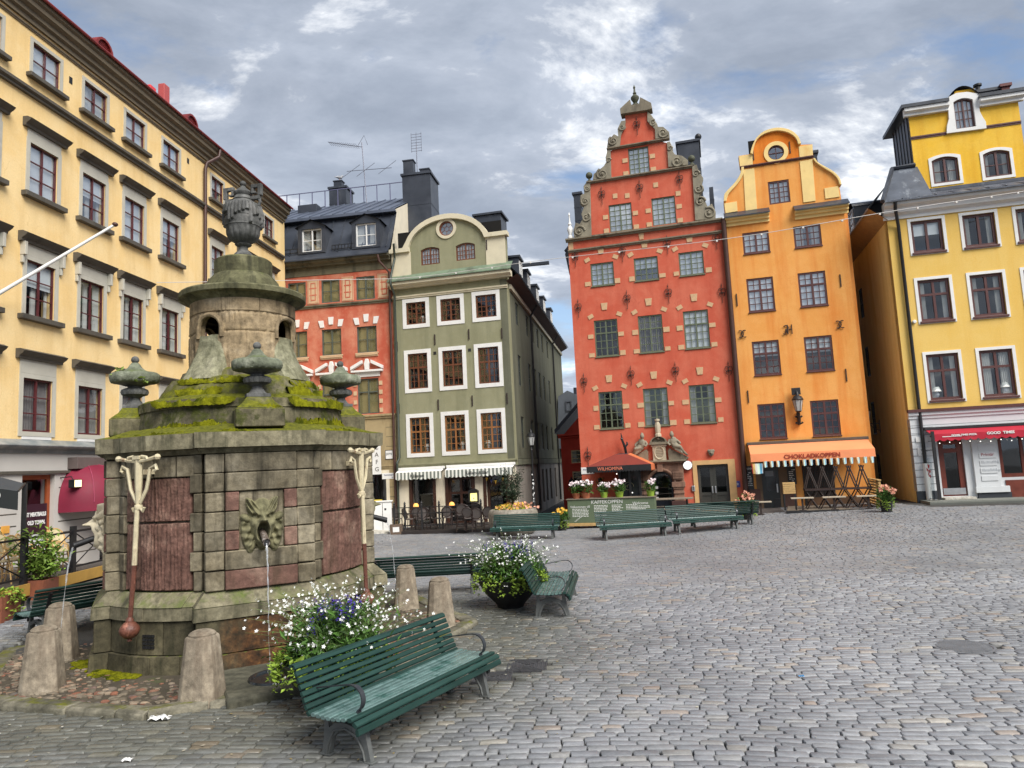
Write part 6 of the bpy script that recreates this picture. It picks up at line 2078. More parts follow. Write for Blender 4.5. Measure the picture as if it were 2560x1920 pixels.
tier('drum_cap', [(.85, 5.5), (.87, 5.53), (.92, 5.55), (.94, 5.575), (1.0, 5.585), (1.025, 5.60), (1.03, 5.675), (1.01, 5.70), (.6, 5.80)], capst, 56)
tier('top_step', [(.62, 5.80), (.58, 5.93), (.49, 6.04), (.475, 6.05), (.475, 6.30), (.44, 6.33), (.2, 6.34)], capst, 40)
tier('urn_foot_slab', [(.25, 6.33), (.24, 6.37), (.2, 6.40), (.1, 6.42)], urnst, 24)
# urns
def gadroon(prof, n, lobes, amp, z0=0.0):
 rings = []
 for r_, z, g_ in prof:
  rings.append([((r_ * (1 + amp * g_ * (abs(math.sin(lobes * PI * j / n)) - .6))) * math.cos(2 * PI * j / n), (r_ * (1 + amp * g_ * (abs(math.sin(lobes * PI * j / n)) - .6))) * math.sin(2 * PI * j / n), z + z0) for j in range(n)])
 return rings
for k in range(4):
 a = -PI / 2 + k * PI / 2
 px, py = 1.64 * math.cos(a), 1.64 * math.sin(a)
 m = MB()
 m.X = Matrix.Translation((px, py, 3.78)) @ Matrix.Rotation(a, 4, 'Z')
 m.box(-.17, -.17, 0, .17, .17, .05)
 m.rings(gadroon([(.16, .052, 0), (.12, .08, 0), (.08, .14, 0), (.07, .17, 0), (.1, .18, 0), (.11, .195, 0), (.13, .2, 1), (.185, .22, 1), (.2, .26, 1), (.185, .30, 1), (.13, .325, 1), (.1, .335, 0), (.105, .35, 0), (.17, .37, 0), (.26, .40, 0), (.31, .425, 0)], 72, 14, .09))
 u = m.build('urn', urnst, F, 40)
 m = MB()
 m.X = Matrix.Translation((px, py, 3.78))
 rr_ = random.Random(k)
 rows = [(.26, .405), (.33, .412), (.352, .445), (.358, .49), (.352, .54), (.325, .568), (.26, .58), (.20, .592), (.15, .615), (.105, .655), (.075, .705), (.05, .735)]
 rg = []
 for i, (r_, z) in enumerate(rows):
  rg.append([((r_ + (.018 * (abs(math.sin(j * PI / 3 + i)) - .5) + rr_.uniform(-.006, .006) if 1 <= i <= 4 else 0)) * math.cos(2 * PI * j / 66), (r_ + (.018 * (abs(math.sin(j * PI / 3 + i)) - .5) + rr_.uniform(-.006, .006) if 1 <= i <= 4 else 0)) * math.sin(2 * PI * j / 66), z) for j in range(66)])
 m.rings(rg)
 m.build('lid', lidst, u, 45)
 m = MB()
 m.ball((px, py, 3.78 + .785), .06, 16)
 m.build('knob', urnst, u)
m = MB()
m.X = Matrix.Translation((0, 0, 6.42)) @ Matrix.Diagonal((1, 1, .92, 1))
m.rings(gadroon([(.17, 0, 0), (.15, .04, 0), (.08, .12, 0), (.075, .18, 0), (.13, .21, 0), (.14, .23, 0), (.11, .24, 0), (.15, .27, 1), (.24, .33, 1), (.27, .42, 1), (.275, .5, 1), (.28, .52, 0), (.3, .6, 0), (.31, .68, 0), (.3, .74, 0)], 96, 16, .07))
u = m.build('top_urn', urnst, F, 40)
m = MB()
m.X = Matrix.Translation((0, 0, 6.42)) @ Matrix.Diagonal((1, 1, .92, 1))
rg = []
rr_ = random.Random(4)
ph = [rr_.uniform(.0, 1) for _ in range(32)]
for i in range(15):
 z = .56 + .42 * i / 14
 base_r = .318 if i < 10 else .318 - .035 * (i - 9) / 5
 ring = []
 for j in range(128):
  c_ = j // 4
  hang = 1 if i / 14 > ph[c_] * .65 else 0
  r_ = base_r + (.03 * abs(math.sin(j * PI / 4)) ** .5 if hang else -.02)
  ring.append((r_ * math.cos(2 * PI * j / 128), r_ * math.sin(2 * PI * j / 128), z))
 rg.append(ring)
m.rings(rg)
m.build('icicle_band', urnst, u, 50)
m = MB()
m.X = Matrix.Translation((0, 0, 6.42)) @ Matrix.Diagonal((1, 1, .92, 1))
m.lathe([(.31, .74), (.3, .95), (.27, 1.0), (.19, 1.06), (.17, 1.08), (.18, 1.1), (.16, 1.12), (.13, 1.18), (.15, 1.2), (.16, 1.24), (.13, 1.28), (.07, 1.33), (.045, 1.36), (.04, 1.38)], 32)
m.ball((0, 0, 1.43), .055, 14)
m.build('lid', urnst, u, 40)
hb = math.radians(-(FB + 90)) + math.radians(-12)
for sx in (-1, 1):
 m = MB()
 m.X = Matrix.Translation((0, 0, 6.42)) @ Matrix.Rotation(hb, 4, 'Z') @ Matrix.Diagonal((sx, 1, .92, 1))
 th = .035
 for (x0, z0, x1, z1) in ((.17, 1.08, .34, 1.15), (.3, 1.151, .37, 1.38), (.17, 1.31, .299, 1.38), (.17, 1.2, .215, 1.309), (.216, 1.2, .26, 1.24)):
  m.box(x0, -th, z0, x1, th, z1)
 m.tube([(.3, 0, .95), (.33, 0, 1.02), (.31, 0, 1.1)], .03, 8)
 m.build('handle', urnst, u, 0, .008)
# grotesque masks with their pipes
def mask_h(x, y):
 """relief height of the face; x right, y up, both about -1..1"""
 def g(cx, cy, rx, ry, rot=0.0):
  dx, dy = x - cx, y - cy
  c_, s_ = math.cos(rot), math.sin(rot)
  u_, v_ = (dx * c_ + dy * s_) / rx, (-dx * s_ + dy * c_) / ry
  return math.exp(-(u_ * u_ + v_ * v_))
 def e(cx, cy, rx, ry, rot=0.0, p=.5):
  dx, dy = x - cx, y - cy
  c_, s_ = math.cos(rot), math.sin(rot)
  u_, v_ = (dx * c_ + dy * s_) / rx, (-dx * s_ + dy * c_) / ry
  q_ = 1 - u_ * u_ - v_ * v_
  return q_ ** p if q_ > 0 else 0
 ax = abs(x)
 h = max(.5 * e(0, .1, .7, .85), .55 * e(0, -.3, .46, .66))
 # pointed ears swept up and out, fluted
 x0 = x
 for sx in (-1, 1):
  t_ = max(0, min(1, ((x * sx - .25) * .62 + (y - .32) * .78) / .78))
  px_, py_ = sx * (.25 + .62 * t_ * .78 / .78 * .8), .32 + .62 * t_
  d_ = math.hypot(x - px_, y - py_)
  w_ = .3 * (1 - t_) ** .6 + .05
  if d_ < w_:
   h = max(h, (.34 + .16 * math.cos(d_ * 36)) * (1 - (d_ / w_) ** 2) ** .4)
  # side lobes and hanging acanthus
  h = max(h, .42 * e(sx * .82, .22, .26, .16, sx * .3))
  q_ = e(sx * .72, -.42, .3, .72, sx * -.25)
  h = max(h, q_ * (.3 + .1 * math.sin(14 * (x * sx) + 9 * y) + .06 * math.sin(22 * y)))
  h = max(h, .3 * e(sx * .55, -.8, .22, .26, sx * .6))
 h += .20 * g(0, .62, .36, .2)                          # forehead
 for sx in (-1, 1):
  h += .24 * g(sx * .36, .40, .30, .09, sx * .42)    # angry brow
  h -= .26 * g(sx * .33, .27, .19, .08, sx * .2)     # socket
  h += .30 * g(sx * .33, .26, .085, .065)            # eyeball
  h += .20 * g(sx * .48, .02, .2, .17)               # cheek
  h += .12 * g(sx * .16, .14, .1, .07)               # nostril wing
  h -= .16 * g(sx * .13, .09, .05, .035)
 h += .34 * g(0, .24, .13, .22) + .22 * g(0, .13, .16, .09)   # nose
 h -= .1 * g(0, .46, .05, .12)
 d_ = math.hypot(x / .40, (y + .30) / .50)
 h += .26 * math.exp(-((d_ - .86) / .16) ** 2)          # thick lips
 h -= .62 * math.exp(-(d_ / .62) ** 4)                  # open mouth
 h += .2 * g(0, -.9, .2, .12)
 return max(h, -.12)
mw, mh, md = .27, .37, .26
NX, NY = 84, 104
mv = []
for i in range(NY + 1):
 for j in range(NX + 1):
  x, y = -1.12 + 2.24 * j / NX, -1.1 + 2.2 * i / NY
  h = mask_h(x, y)
  if i in (0, NY) or j in (0, NX):
   h = -.2
  if h < .03:
   h = -.08 if math.hypot(x / .4, (y + .3) / .5) > .7 else h
  mv.append((x * mw, -h * md, y * mh))
mk = MB().add(mv, [(i * (NX + 1) + j, i * (NX + 1) + j + 1, (i + 1) * (NX + 1) + j + 1, (i + 1) * (NX + 1) + j) for i in range(NY) for j in range(NX)])
mkd = mk.data('mask', maskst, 0)
mkd.polygons.foreach_set('use_smooth', [True] * len(mkd.polygons))
pipem = plain('limescaled_iron_pipe', S(96, 84, 74), .6, .5, 22, .5, 60, dirt=(S(200, 190, 180), 18, .52))
wt = NT('falling_water')
tr = wt.n('ShaderNodeBsdfTransparent')
gl = wt.n('ShaderNodeBsdfGlossy'); gl.inputs['Roughness'].default_value = .15
df = wt.n('ShaderNodeBsdfDiffuse'); df.inputs[0].default_value = (.85, .88, .9, 1)
mm_ = wt.n('ShaderNodeMixShader'); mm_.inputs[0].default_value = .5
wt.l(gl.outputs[0], mm_.inputs[1]); wt.l(df.outputs[0], mm_.inputs[2])
m2_ = wt.n('ShaderNodeMixShader')
wt.l(wt.ramp(wt.noise(wt.coord((4, 4, .6)), 9, 4), [(.42, .03), (.62, .6)]), m2_.inputs[0])
wt.l(tr.outputs[0], m2_.inputs[1]); wt.l(mm_.outputs[0], m2_.inputs[2]); wt.l(m2_.outputs[0], wt.out.inputs[0])
for k in range(4):
 a = k * PI / 2
 md_ = mkd
 if k == 3:
  md_ = mkd.copy()
  md_.materials[0] = plain('lime_crusted_mask', S(206, 194, 166), .8, .15, 8, .4, 30, dirt=(S(130, 116, 88), 6, .55))
 o = inst(md_, 'mask', F, (2.0 * math.sin(a), -2.0 * math.cos(a), 1.96), (0, 0, a))
 long_ = k in (1, 3)
 L_ = .42
 m = MB()
 m.tube([(0, .0, -.12), (.0, -L_ * .5, -.17), (.0, -L_, -.24)], [.045, .045, .048], 14)
 m.f = m.f[:-1]
 m.tube([(0, -L_ + .012, -.239), (0, -L_ - .001, -.2405)], .052, 14)
 m.f = m.f[:-1]
 p = m.build('pipe', pipem if not long_ else black, o)
 p.location = (0, 0, 0)
 MB().lathe([(0, 0), (.036, 0)], 14).build('bore', black, p)
 bo = p.children[0]
 bo.rotation_euler = (PI / 2 - .2, 0, 0)
 bo.location = (0, -L_ - .003, -.2415)
 m = MB()
 rw_ = random.Random(k)
 v = .3
 zt_, n = 1.96 - .27, 22
 T = math.sqrt(2 * (zt_ - .1) / 9.8)
 pts = [(rw_.gauss(0, .004) * t / n, -L_ - v * T * t / n, -.26 - .4 * T * t / n * .2 - .5 * 9.8 * (T * t / n) ** 2 * .96) for t in range(n + 1)]
 m.tube(pts, [(.017 - .0005 * t) * rw_.uniform(.35, 1.3) for t in range(n + 1)], 7)
 m.build('water_jet', wt.m, o)
# pump handles: iron brackets with scrolls and a long pendulum rod ending in a ball
ivory = plain('flaking_ivory_iron', S(196, 184, 152), .55, .15, 7, .3, 40, dirt=(S(120, 84, 58), 6, .56))
rust = plain('rusty_red_iron', S(98, 58, 44), .5, .35, 9, .4, 40, dirt=(S(178, 120, 100), 8, .56))
for k in range(4):
 a = -PI / 4 + k * PI / 2
 h = bpy.data.objects.new('pump_handle', None)
 COL.objects.link(h)
 h.parent = F
 h.location = (2.2 * math.cos(a), 2.2 * math.sin(a), 0)
 h.rotation_euler = (0, 0, a + PI / 2)
 m = MB()
 m.tube([(0, 0, 2.96), (0, 0, 2.62), (0, 0, 2.28)], [.055, .05, .035], 8)
 m.box(-.06, -.06, 2.93, .06, .06, 2.98)
 for sx in (-1, 1):
  m.tube([(sx * .0, -.02, 2.9), (sx * .18, -.02, 2.92), (sx * .33, -.02, 2.95)], [.03, .026, .03], 6)
  m.ball((sx * .34, -.02, 2.95), .045, 8)
  m.tube([(sx * .02, -.03, 2.93), (sx * .08, -.03, 2.97), (sx * .16, -.03, 2.955), (sx * .17, -.03, 2.92)], .022, 6)
  m.tube([(sx * .03, 0, 2.33), (sx * .14, 0, 2.52), (sx * .17, 0, 2.66), (sx * .2, 0, 2.8), (sx * .29, 0, 2.84), (sx * .31, 0, 2.78), (sx * .27, 0, 2.76)], .025, 6)
  m.tube([(sx * .02, 0, 2.27), (sx * .08, 0, 2.22), (sx * .1, 0, 2.27)], .022, 6)
 m.box(-.03, 0, 2.72, .03, .35, 2.79)
 m.lathe([(.05, 2.24), (.062, 2.27), (.05, 2.31)], 12)
 m.build('bracket', ivory, h, 40)
 lean = .02
 m = MB()
 m.tube([(0, -.02, 2.3), (-.02, -.04, 1.5)], [.032, .034], 8)
 m.build('upper_rod', ivory, h)
 m = MB()
 m.tube([(-.02, -.04, 1.498), (-.05, -.07, .78)], [.034, .03], 8)
 m.build('rod', rust, h)
 m = MB()
 m.lathe([(.03, .16), (.05, .13), (.05, .1), (.07, .09), (.115, .04), (.132, 0), (.115, -.06), (.07, -.105), (.03, -.12), (.03, -.15), (0, -.155)], 20, (-.052, -.075, .66))
 m.build('ball', rust, h)
# moss cushions along the ledges
def moss_strip(r_, z, a0, a1, w, hgt, seed, drop=0.0):
 rr2 = random.Random(seed)
 m = MB()
 n = int(abs(a1 - a0) * r_ / .022)
 M_ = 9
 rings = []
 for i in range(n + 1):
  b = a0 + (a1 - a0) * i / n
  tp = min(1, i / 6, (n - i) / 6) ** .5 if n > 6 else 1
  ww = w * (.55 + .45 * math.sin(b * 9 + seed)) * tp
  ring = []
  for j in range(M_):
   q_ = PI * j / (M_ - 1)
   hh = hgt * math.sin(q_) * (.5 + .4 * math.sin(b * 23 + j) + .3 * math.sin(b * 57 + 2 * j) + rr2.uniform(-.5, .7)) * tp
   rad = r_ - ww * (math.cos(q_ + PI) * .5 + .5) + .03
   dz = -drop * (1 - j / (M_ - 1)) ** 2 * tp
   ring.append((rad * math.cos(b), rad * math.sin(b), z + hh + dz + rr2.uniform(-.008, .008)))
  rings.append(ring)
 m.rings(rings, False, False)
 return m.build('moss', moss_m, F, 70)
for i, (r_, z, a0, a1, w, hg, dr) in enumerate(((2.03, 3.26, -2.75, -1.95, .35, .035, .02), (2.05, 3.26, -1.2, -.35, .36, .04, .03), (2.1, 3.26, -1.93, -1.6, .4, .03, .0), (1.63, 3.79, -2.6, -1.75, .2, .035, .1), (1.63, 3.79, -1.3, -.4, .22, .04, .13),
            (1.66, 3.38, -2.5, -1.8, .12, .07, .02), (1.66, 3.38, -1.25, -.45, .14, .10, .02), (1.34, 4.0, -1.2, -.55, .3, .05, .2), (1.2, 4.14, -2.6, -1.6, .22, .04, .07), (1.34, 3.98, -2.5, -1.9, .2, .04, .13), (1.2, 4.12, -1.1, -.2, .2, .04, .09),
            (1.95, 3.62, -1.73, -1.42, .16, .05, .12))):
 moss_strip(r_, z, a0, a1, w, hg, i, dr)
# drain grating and iron hole in the base, weeds on the left urn
m = MB()
a = math.radians(-133)
m.X = Matrix.Rotation(a + PI / 2, 4, 'Z')
y = -(RR + .175)
for i in range(4):
 for j in range(4):
  m.box(-.1 + i * .05, y - .008, .36 + j * .05, -.06 + i * .05, y + .02, .395 + j * .05)
m.build('grating', black, F, 0)
weed = plain('weed_green', S(120, 140, 60), .7, .3, 6, .05)
m = MB()
rr2 = random.Random(3)
leaves(m, blob_pts(rr2, 26, (-1.64 - .2, -.1, 4.34), (.12, .1, .08)), .09, rr2)
leaves(m, blob_pts(rr2, 16, (-1.64 + .1, -.3, 4.2), (.1, .05, .06)), .09, rr2)
m.build('weed', weed, F, 0)
# ------------------------------------------------------------------ park benches
tg = NT('green_bench_paint')
v = tg.coord((.6, 6, 6))
n1 = tg.noise(v, 4, 6, .6)
c = tg.ramp(n1, [(.3, S(28, 52, 46, .9)), (.7, S(42, 70, 64, .9))])
gi = tg.n('ShaderNodeNewGeometry')
c = tg.mix(1.0, c, tg.ramp(gi.outputs['Random Per Island'], [(0, .82), (1, 1.2)]), 'MULTIPLY')
n2 = tg.noise(tg.coord(), 60, 4, .7)
c = tg.mix(tg.ramp(n2, [(.68, 0.0), (.76, .35)]), c, S(120, 140, 132))
tg.pbr(c, tg.ramp(n1, [(.3, .4), (.7, .52)]), tg.bump(n1, .15, .005), 0, .22)
green = tg.m
seatgreen = plain('wet_sheen_seat_paint', S(94, 118, 114), .25, .2, 9, .1, 40, spec=.7, dirt=(S(44, 80, 72), 5, .5), isl=.18)  # paler copy of the bench green; wet sky sheen painted into the colour
castm = plain('grey_cast_iron_legs', S(92, 94, 92, .9), .55, .2, 10, .25, 50, dirt=(S(140, 142, 140), 7, .62))
darkbar = plain('dark_steel_strap', (.045, .05, .055), .38, .2, 8, .08, 40, metal=.4)
def make_bench(label, loc, rz, group='green slatted benches on the square'):
 B = thing('park_bench', label, 'bench', loc, rz, group)
 L_ = 1.2
 # slat centres (y towards the back, z up): seat, backrest, front lip
 seat = [(-.10 + .062 * k, .425 - .012 * math.sin(k * .5)) for k in range(7)]
 back = [(.335, .425), (.365, .475), (.39, .53), (.412, .585), (.436, .642), (.462, .70), (.49, .757)]
 lip = [(-.175, .428), (-.235, .395), (-.262, .335)]
 def slat(m, y, z, ang, w=.052, t=.03, ext=0):
  # rounded plank profile
  pr = [(-w / 2, -t * .2), (-w * .36, -t / 2), (w * .36, -t / 2), (w / 2, -t * .2), (w / 2, t * .2), (w * .36, t / 2), (-w * .36, t / 2), (-w / 2, t * .2)]
  c_, s_ = math.cos(ang), math.sin(ang)
  ring = [(y + a * c_ - b * s_, z + a * s_ + b * c_) for a, b in pr]
  m.rings([[(-L_ - ext, p, q_) for p, q_ in ring], [(L_ + ext, p, q_) for p, q_ in ring]])
 m = MB()
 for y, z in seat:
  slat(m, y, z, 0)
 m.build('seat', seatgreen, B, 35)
 m = MB()
 for k, (y, z) in enumerate(back):
  slat(m, y, z, math.radians(55 + k * 2), .05)
 slat(m, .512, .815, math.radians(60), .045)
 slat(m, .548, .825, math.radians(-10), .06)
 m.build('backrest', green, B, 35)
 m = MB()
 slat(m, *lip[0], 0, .056, .034)
 slat(m, *lip[1], math.radians(35), .06, .036)
 slat(m, *lip[2], math.radians(80), .06, .036)
 m.build('front_lip', green, B, 35)
 for sx in (-.98, .98):
  m = MB()
  pl = [(-.24, 0), (-.15, 0), (-.135, .06), (-.10, .15), (-.03, .225), (.06, .25), (.15, .235), (.22, .17), (.26, .07), (.275, 0), (.36, 0), (.345, .12), (.325, .27), (.335, .40), (.2, .405), (-.1, .405), (-.15, .40), (-.17, .32), (-.195, .2), (-.225, .08)]
  m.X = Matrix(((0, 1, 0, sx), (1, 0, 0, 0), (0, 0, 1, 0), (0, 0, 0, 1)))
  hole = [(-.115, .26), (.0, .305), (.1, .318), (.2, .30), (.27, .25), (.285, .37), (.1, .372), (-.11, .372)]
  m.slab(pl, [hole], -.026, .026, True)
  m.tube([(-.17, .03, .02), (-.15, .03, .1), (-.08, .03, .215), (.06, .03, .27), (.2, .03, .235), (.28, .03, .1), (.3, .03, .02)], .013, 5)
  m.tube([(-.17, -.03, .02), (-.15, -.03, .1), (-.08, -.03, .215), (.06, -.03, .27), (.2, -.03, .235), (.28, -.03, .1), (.3, -.03, .02)], .013, 5)
  m.box(-.26, -.04, .0, -.13, .04, .018)
  m.box(.255, -.04, .0, .38, .04, .018)
  lg = m.build('leg', castm, B, 30, .008)
  m = MB()
  m.X = Matrix(((0, 1, 0, sx), (1, 0, 0, 0), (0, 0, 1, 0), (0, 0, 0, 1)))
  q_ = [(-.26, .30), (-.21, .37), (-.15, .405), (.3, .405), (.36, .44), (.42, .56), (.48, .70), (.53, .80)]
  w = [(a + (.028 if a < .31 else .03), b - (.03 if a < .31 else -.0) - (.012 if a > .31 else 0)) for a, b in q_]
  m.prism(q_[::-1] and [(a, b - .014) for a, b in q_] + [(a + .02, b - .045) for a, b in q_[::-1]], -.022, .022)
  m.build('bracket', black if sx > 0 else black, B, 30)
 for sx in (-1.02, 1.02):
  path = [(.40, .60), (.2, .635), (.02, .665), (-.06, .67), (-.12, .655), (-.165, .61), (-.18, .55), (-.16, .49), (-.12, .455), (-.13, .44)]
  # smooth it a little
  sp = []
  for i in range(len(path) - 1):
   for t_ in range(4):
    p0, p1, p2, p3 = path[max(0, i - 1)], path[i], path[i + 1], path[min(len(path) - 1, i + 2)]
    u = t_ / 4
    sp.append(tuple(.5 * ((2 * p1[d]) + (p2[d] - p0[d]) * u + (2 * p0[d] - 5 * p1[d] + 4 * p2[d] - p3[d]) * u * u + (3 * p1[d] - p0[d] - 3 * p2[d] + p3[d]) * u ** 3) for d in (0, 1)))
  sp.append(path[-1])
  m = MB()
  ring = []
  for i, (y, z) in enumerate(sp):
   a = sp[max(0, i - 1)]
   b = sp[min(len(sp) - 1, i + 1)]
   d = Vector((b[0] - a[0], b[1] - a[1])).normalized()
   n_ = Vector((-d.y, d.x)) * .006
   wd_ = .006 if i < 8 else min(.026, .006 + .003 * (i - 8))
   ring.append([(sx - wd_, y + n_.x, z + n_.y), (sx + wd_, y + n_.x, z + n_.y), (sx + wd_, y - n_.x, z - n_.y), (sx - wd_, y - n_.x, z - n_.y)])
  m.rings(ring)
  m.build('armrest', darkbar, B, 50)
 return B
def gp(x, y, dz=0.0):
 return (x, y, float(gz(x, y)) + dz)
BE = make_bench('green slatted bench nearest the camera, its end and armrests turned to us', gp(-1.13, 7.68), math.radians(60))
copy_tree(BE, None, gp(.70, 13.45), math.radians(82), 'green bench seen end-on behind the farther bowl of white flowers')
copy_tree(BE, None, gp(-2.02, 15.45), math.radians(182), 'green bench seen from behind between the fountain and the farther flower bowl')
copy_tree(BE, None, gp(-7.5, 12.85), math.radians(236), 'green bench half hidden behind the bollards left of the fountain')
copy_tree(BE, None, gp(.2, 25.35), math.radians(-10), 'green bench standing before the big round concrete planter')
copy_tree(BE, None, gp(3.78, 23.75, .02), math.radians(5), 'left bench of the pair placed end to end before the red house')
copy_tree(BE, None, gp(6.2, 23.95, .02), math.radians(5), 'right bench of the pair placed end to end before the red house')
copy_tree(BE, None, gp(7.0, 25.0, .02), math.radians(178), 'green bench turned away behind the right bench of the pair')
# ------------------------------------------------------------------ bollards
bolst = stone('grey_bollard_stone', (S(104, 94, 80), S(138, 127, 110), S(160, 150, 134)), None, 0, .5, 34, .05, (S(90, 74, 60), .7), k=1.25)
BL = None
def bollard(x, y, label, h=.84, rot=.2):
 global BL
 if BL is None:
  BL = thing('bollard', label, 'bollard', gp(x, y), rot, 'stone bollards round the fountain')
  m = MB()
  def oct_(r_, z, c_=.62):
   return [(r_ * a, r_ * b, z) for a, b in ((-c_, -1), (c_, -1), (1, -c_), (1, c_), (c_, 1), (-c_, 1), (-1, c_), (-1, -c_))]
  m.rings([oct_(.235, -.1), oct_(.235, 0), oct_(.165, .745), oct_(.15, .775)])
  o = m.build('shaft', bolst, BL, 30, .012)
  m = MB()
  m.lathe([(.155, .772), (.155, .79), (.135, .81), (.10, .828), (.05, .838), (0, .84)], 20)
  m.build('cap', bolst, BL, 40)
  return BL
 return copy_tree(BL, None, gp(x, y), rot, label)
bollard(-3.83, 8.72, 'stone bollard standing alone in front of the fountain base', rot=-.1)
bollard(-6.2, 9.45, 'pale stone bollard at the left edge of the picture')
bollard(-6.98, 11.0, 'dark damp stone bollard behind the pale one, before the left bench')
bollard(-1.35, 11.95, 'pale stone bollard between the two bowls of flowers')
bollard(-2.18, 13.7, 'brown stone bollard behind the near white flowers, beside the fountain')
# ------------------------------------------------------------------ flower bowls
leafm = plain('mid_green_leaf', S(72, 104, 44), .6, .3, 8, .05, spec=.3, isl=.4)
leafl = plain('lime_leaf', S(132, 156, 58), .6, .25, 8, .05, spec=.3, isl=.3)
wht = plain('white_petal', (.80, .80, .76), .7, .06, 5, .0, spec=.2, isl=.1)
vio = plain('violet_petal', S(70, 48, 150), .7, .2, 5, .0, spec=.2, isl=.35)
pink_ = plain('pale_pink_petal', S(240, 226, 228), .7, .08, 5, 0, spec=.2, isl=.1)
coral = plain('coral_petal', S(216, 158, 134), .7, .15, 5, 0, spec=.2, isl=.25)
yelp = plain('yellow_orange_petal', S(240, 190, 80), .7, .2, 5, 0, spec=.2, isl=.3)
stemm = plain('thin_green_stem', S(104, 120, 70), .7, .2, 8, 0, spec=.2)
bowlm = plain('black_bowl', (.011, .011, .012), .55, .3, 5, .25, 30)
def star(m, p, s, rnd):
 """an open little flower of five petals"""
 ax = Vector((rnd.gauss(0, .5), rnd.gauss(0, .5) - .35, rnd.gauss(.5, .3))).normalized()
 u = ax.orthogonal().normalized()
 w = ax.cross(u)
 p = Vector(p)
 for k in range(5):
  a = 2 * PI * k / 5 + rnd.uniform(-.2, .2)
  d = u * math.cos(a) + w * math.sin(a) + ax * .25
  e = (u * -math.sin(a) + w * math.cos(a)) * s * .3
  m.add([p, p + d * s * .6 + e, p + d * s, p + d * s * .6 - e], [(0, 1, 2, 3)])
def flower_bowl(loc, label, seed, rz=0.0, nfl=240, wide=1.0):
 rnd = random.Random(seed)
 T = thing('flower_bowl', label, 'planter', loc, rz, 'black bowls of flowers beside the benches')
 m = MB()
 m.lathe([(.24, 0), (.26, .05), (.3, .1), (.46, .26), (.56, .42), (.6, .5), (.62, .53), (.58, .535), (.54, .46), (.3, .44), (0, .45)], 40)
 m.build('bowl', bowlm, T, 50)
 # leafy mound
 m = MB()
 pts = [p for p in blob_pts(rnd, 2600, (0, 0, .62), (.56 * wide, .56 * wide, .34), .55) if p[2] > .42]
 leaves(m, pts, .10, rnd, 2.4)
 pts = [(.15 * rnd.gauss(0, 1.6), .15 * rnd.gauss(0, 1.6), rnd.uniform(.6, 1.08)) for _ in range(1100)]
 leaves(m, pts, .11, rnd, 3.4)
 m.build('foliage', leafm, T, 0, fix=False)
 # trailing lime edge
 m = MB()
 pts = []
 for k in range(52):
  a = rnd.uniform(0, 2 * PI)
  ln = rnd.uniform(.08, .36)
  for t_ in range(26):
   q_ = rnd.random()
   r_ = .56 + .1 * math.sin(q_ * 2.2) + rnd.gauss(0, .03)
   pts.append((r_ * math.cos(a + rnd.gauss(0, .05)), r_ * math.sin(a + rnd.gauss(0, .05)), .60 - ln * q_ + rnd.gauss(0, .025)))
 leaves(m, pts, .062, rnd, 1.5)
 m.build('trailing_foliage', leafl, T, 0, fix=False)
 # airy stems with white flowers, arching outward
 ms, mf = MB(), MB()
 for k in range(nfl):
  a = rnd.uniform(0, 2 * PI)
  r0_ = .42 * math.sqrt(rnd.random()) * wide
  h = rnd.uniform(.25, .8) * (1.15 - .4 * r0_ / .45)
  lean = rnd.uniform(.1, .75) * (.35 + r0_ * 1.7)
  b = a + rnd.gauss(0, .4)
  p0 = Vector((r0_ * math.cos(a), r0_ * math.sin(a), .62))
  path = [p0 + Vector((math.cos(b) * lean * t_ * t_, math.sin(b) * lean * t_ * t_, h * (t_ * 1.35 - .42 * t_ * t_))) for t_ in (0, .35, .7, 1)]
  ms.tube(path, [.0035, .003, .0025, .0015], 3)
  for j in range(rnd.choice((2, 3, 4))):
   t_ = 1 - j * rnd.uniform(.08, .16)
   q_ = p0 + Vector((math.cos(b) * lean * t_ * t_, math.sin(b) * lean * t_ * t_, h * (t_ * 1.35 - .42 * t_ * t_))) + Vector((rnd.gauss(0, .014), rnd.gauss(0, .014), rnd.gauss(0, .014)))
   star(mf, q_, rnd.uniform(.012, .024), rnd)
 for k in range(150):
  a = rnd.uniform(0, 2 * PI)
  r_ = rnd.uniform(.3, .62)
  star(mf, (r_ * math.cos(a), r_ * math.sin(a), .9 - .42 * (r_ / .62) ** 2 + rnd.gauss(0, .05)), rnd.uniform(.011, .02), rnd)
 ms.build('stems', stemm, T, 0, fix=False)
 mf.build('white_flowers', wht, T, 0, fix=False)
 mv_ = MB()
 for k in range(24):
  a = rnd.uniform(0, 2 * PI)
  r_ = rnd.uniform(.05, .5)
  x, y, z = r_ * math.cos(a), r_ * math.sin(a), rnd.uniform(.84, 1.0)
  for j in range(46):
   b = rnd.uniform(0, 2 * PI)
   hh = rnd.random()
   rr_ = .034 * (1 - .6 * hh)
   p = Vector((x + rr_ * math.cos(b), y + rr_ * math.sin(b), z + .2 * hh))
   d = Vector((math.cos(b), math.sin(b), .4)) * .022
   e = Vector((-math.sin(b), math.cos(b), .2)) * .011
   mv_.add([p, p + d * .6 + e, p + d, p + d * .6 - e], [(0, 1, 2, 3)])
 mv_.build('violet_spikes', vio, T, 0, fix=False)
 return T
flower_bowl(gp(-2.17, 8.42), 'black bowl of white and violet flowers behind the nearest bench', 21, 0, 200)
flower_bowl(gp(-.22, 13.55), 'bowl of white flowers with trailing lime leaves behind the end-on bench', 33, 1.0, 180)
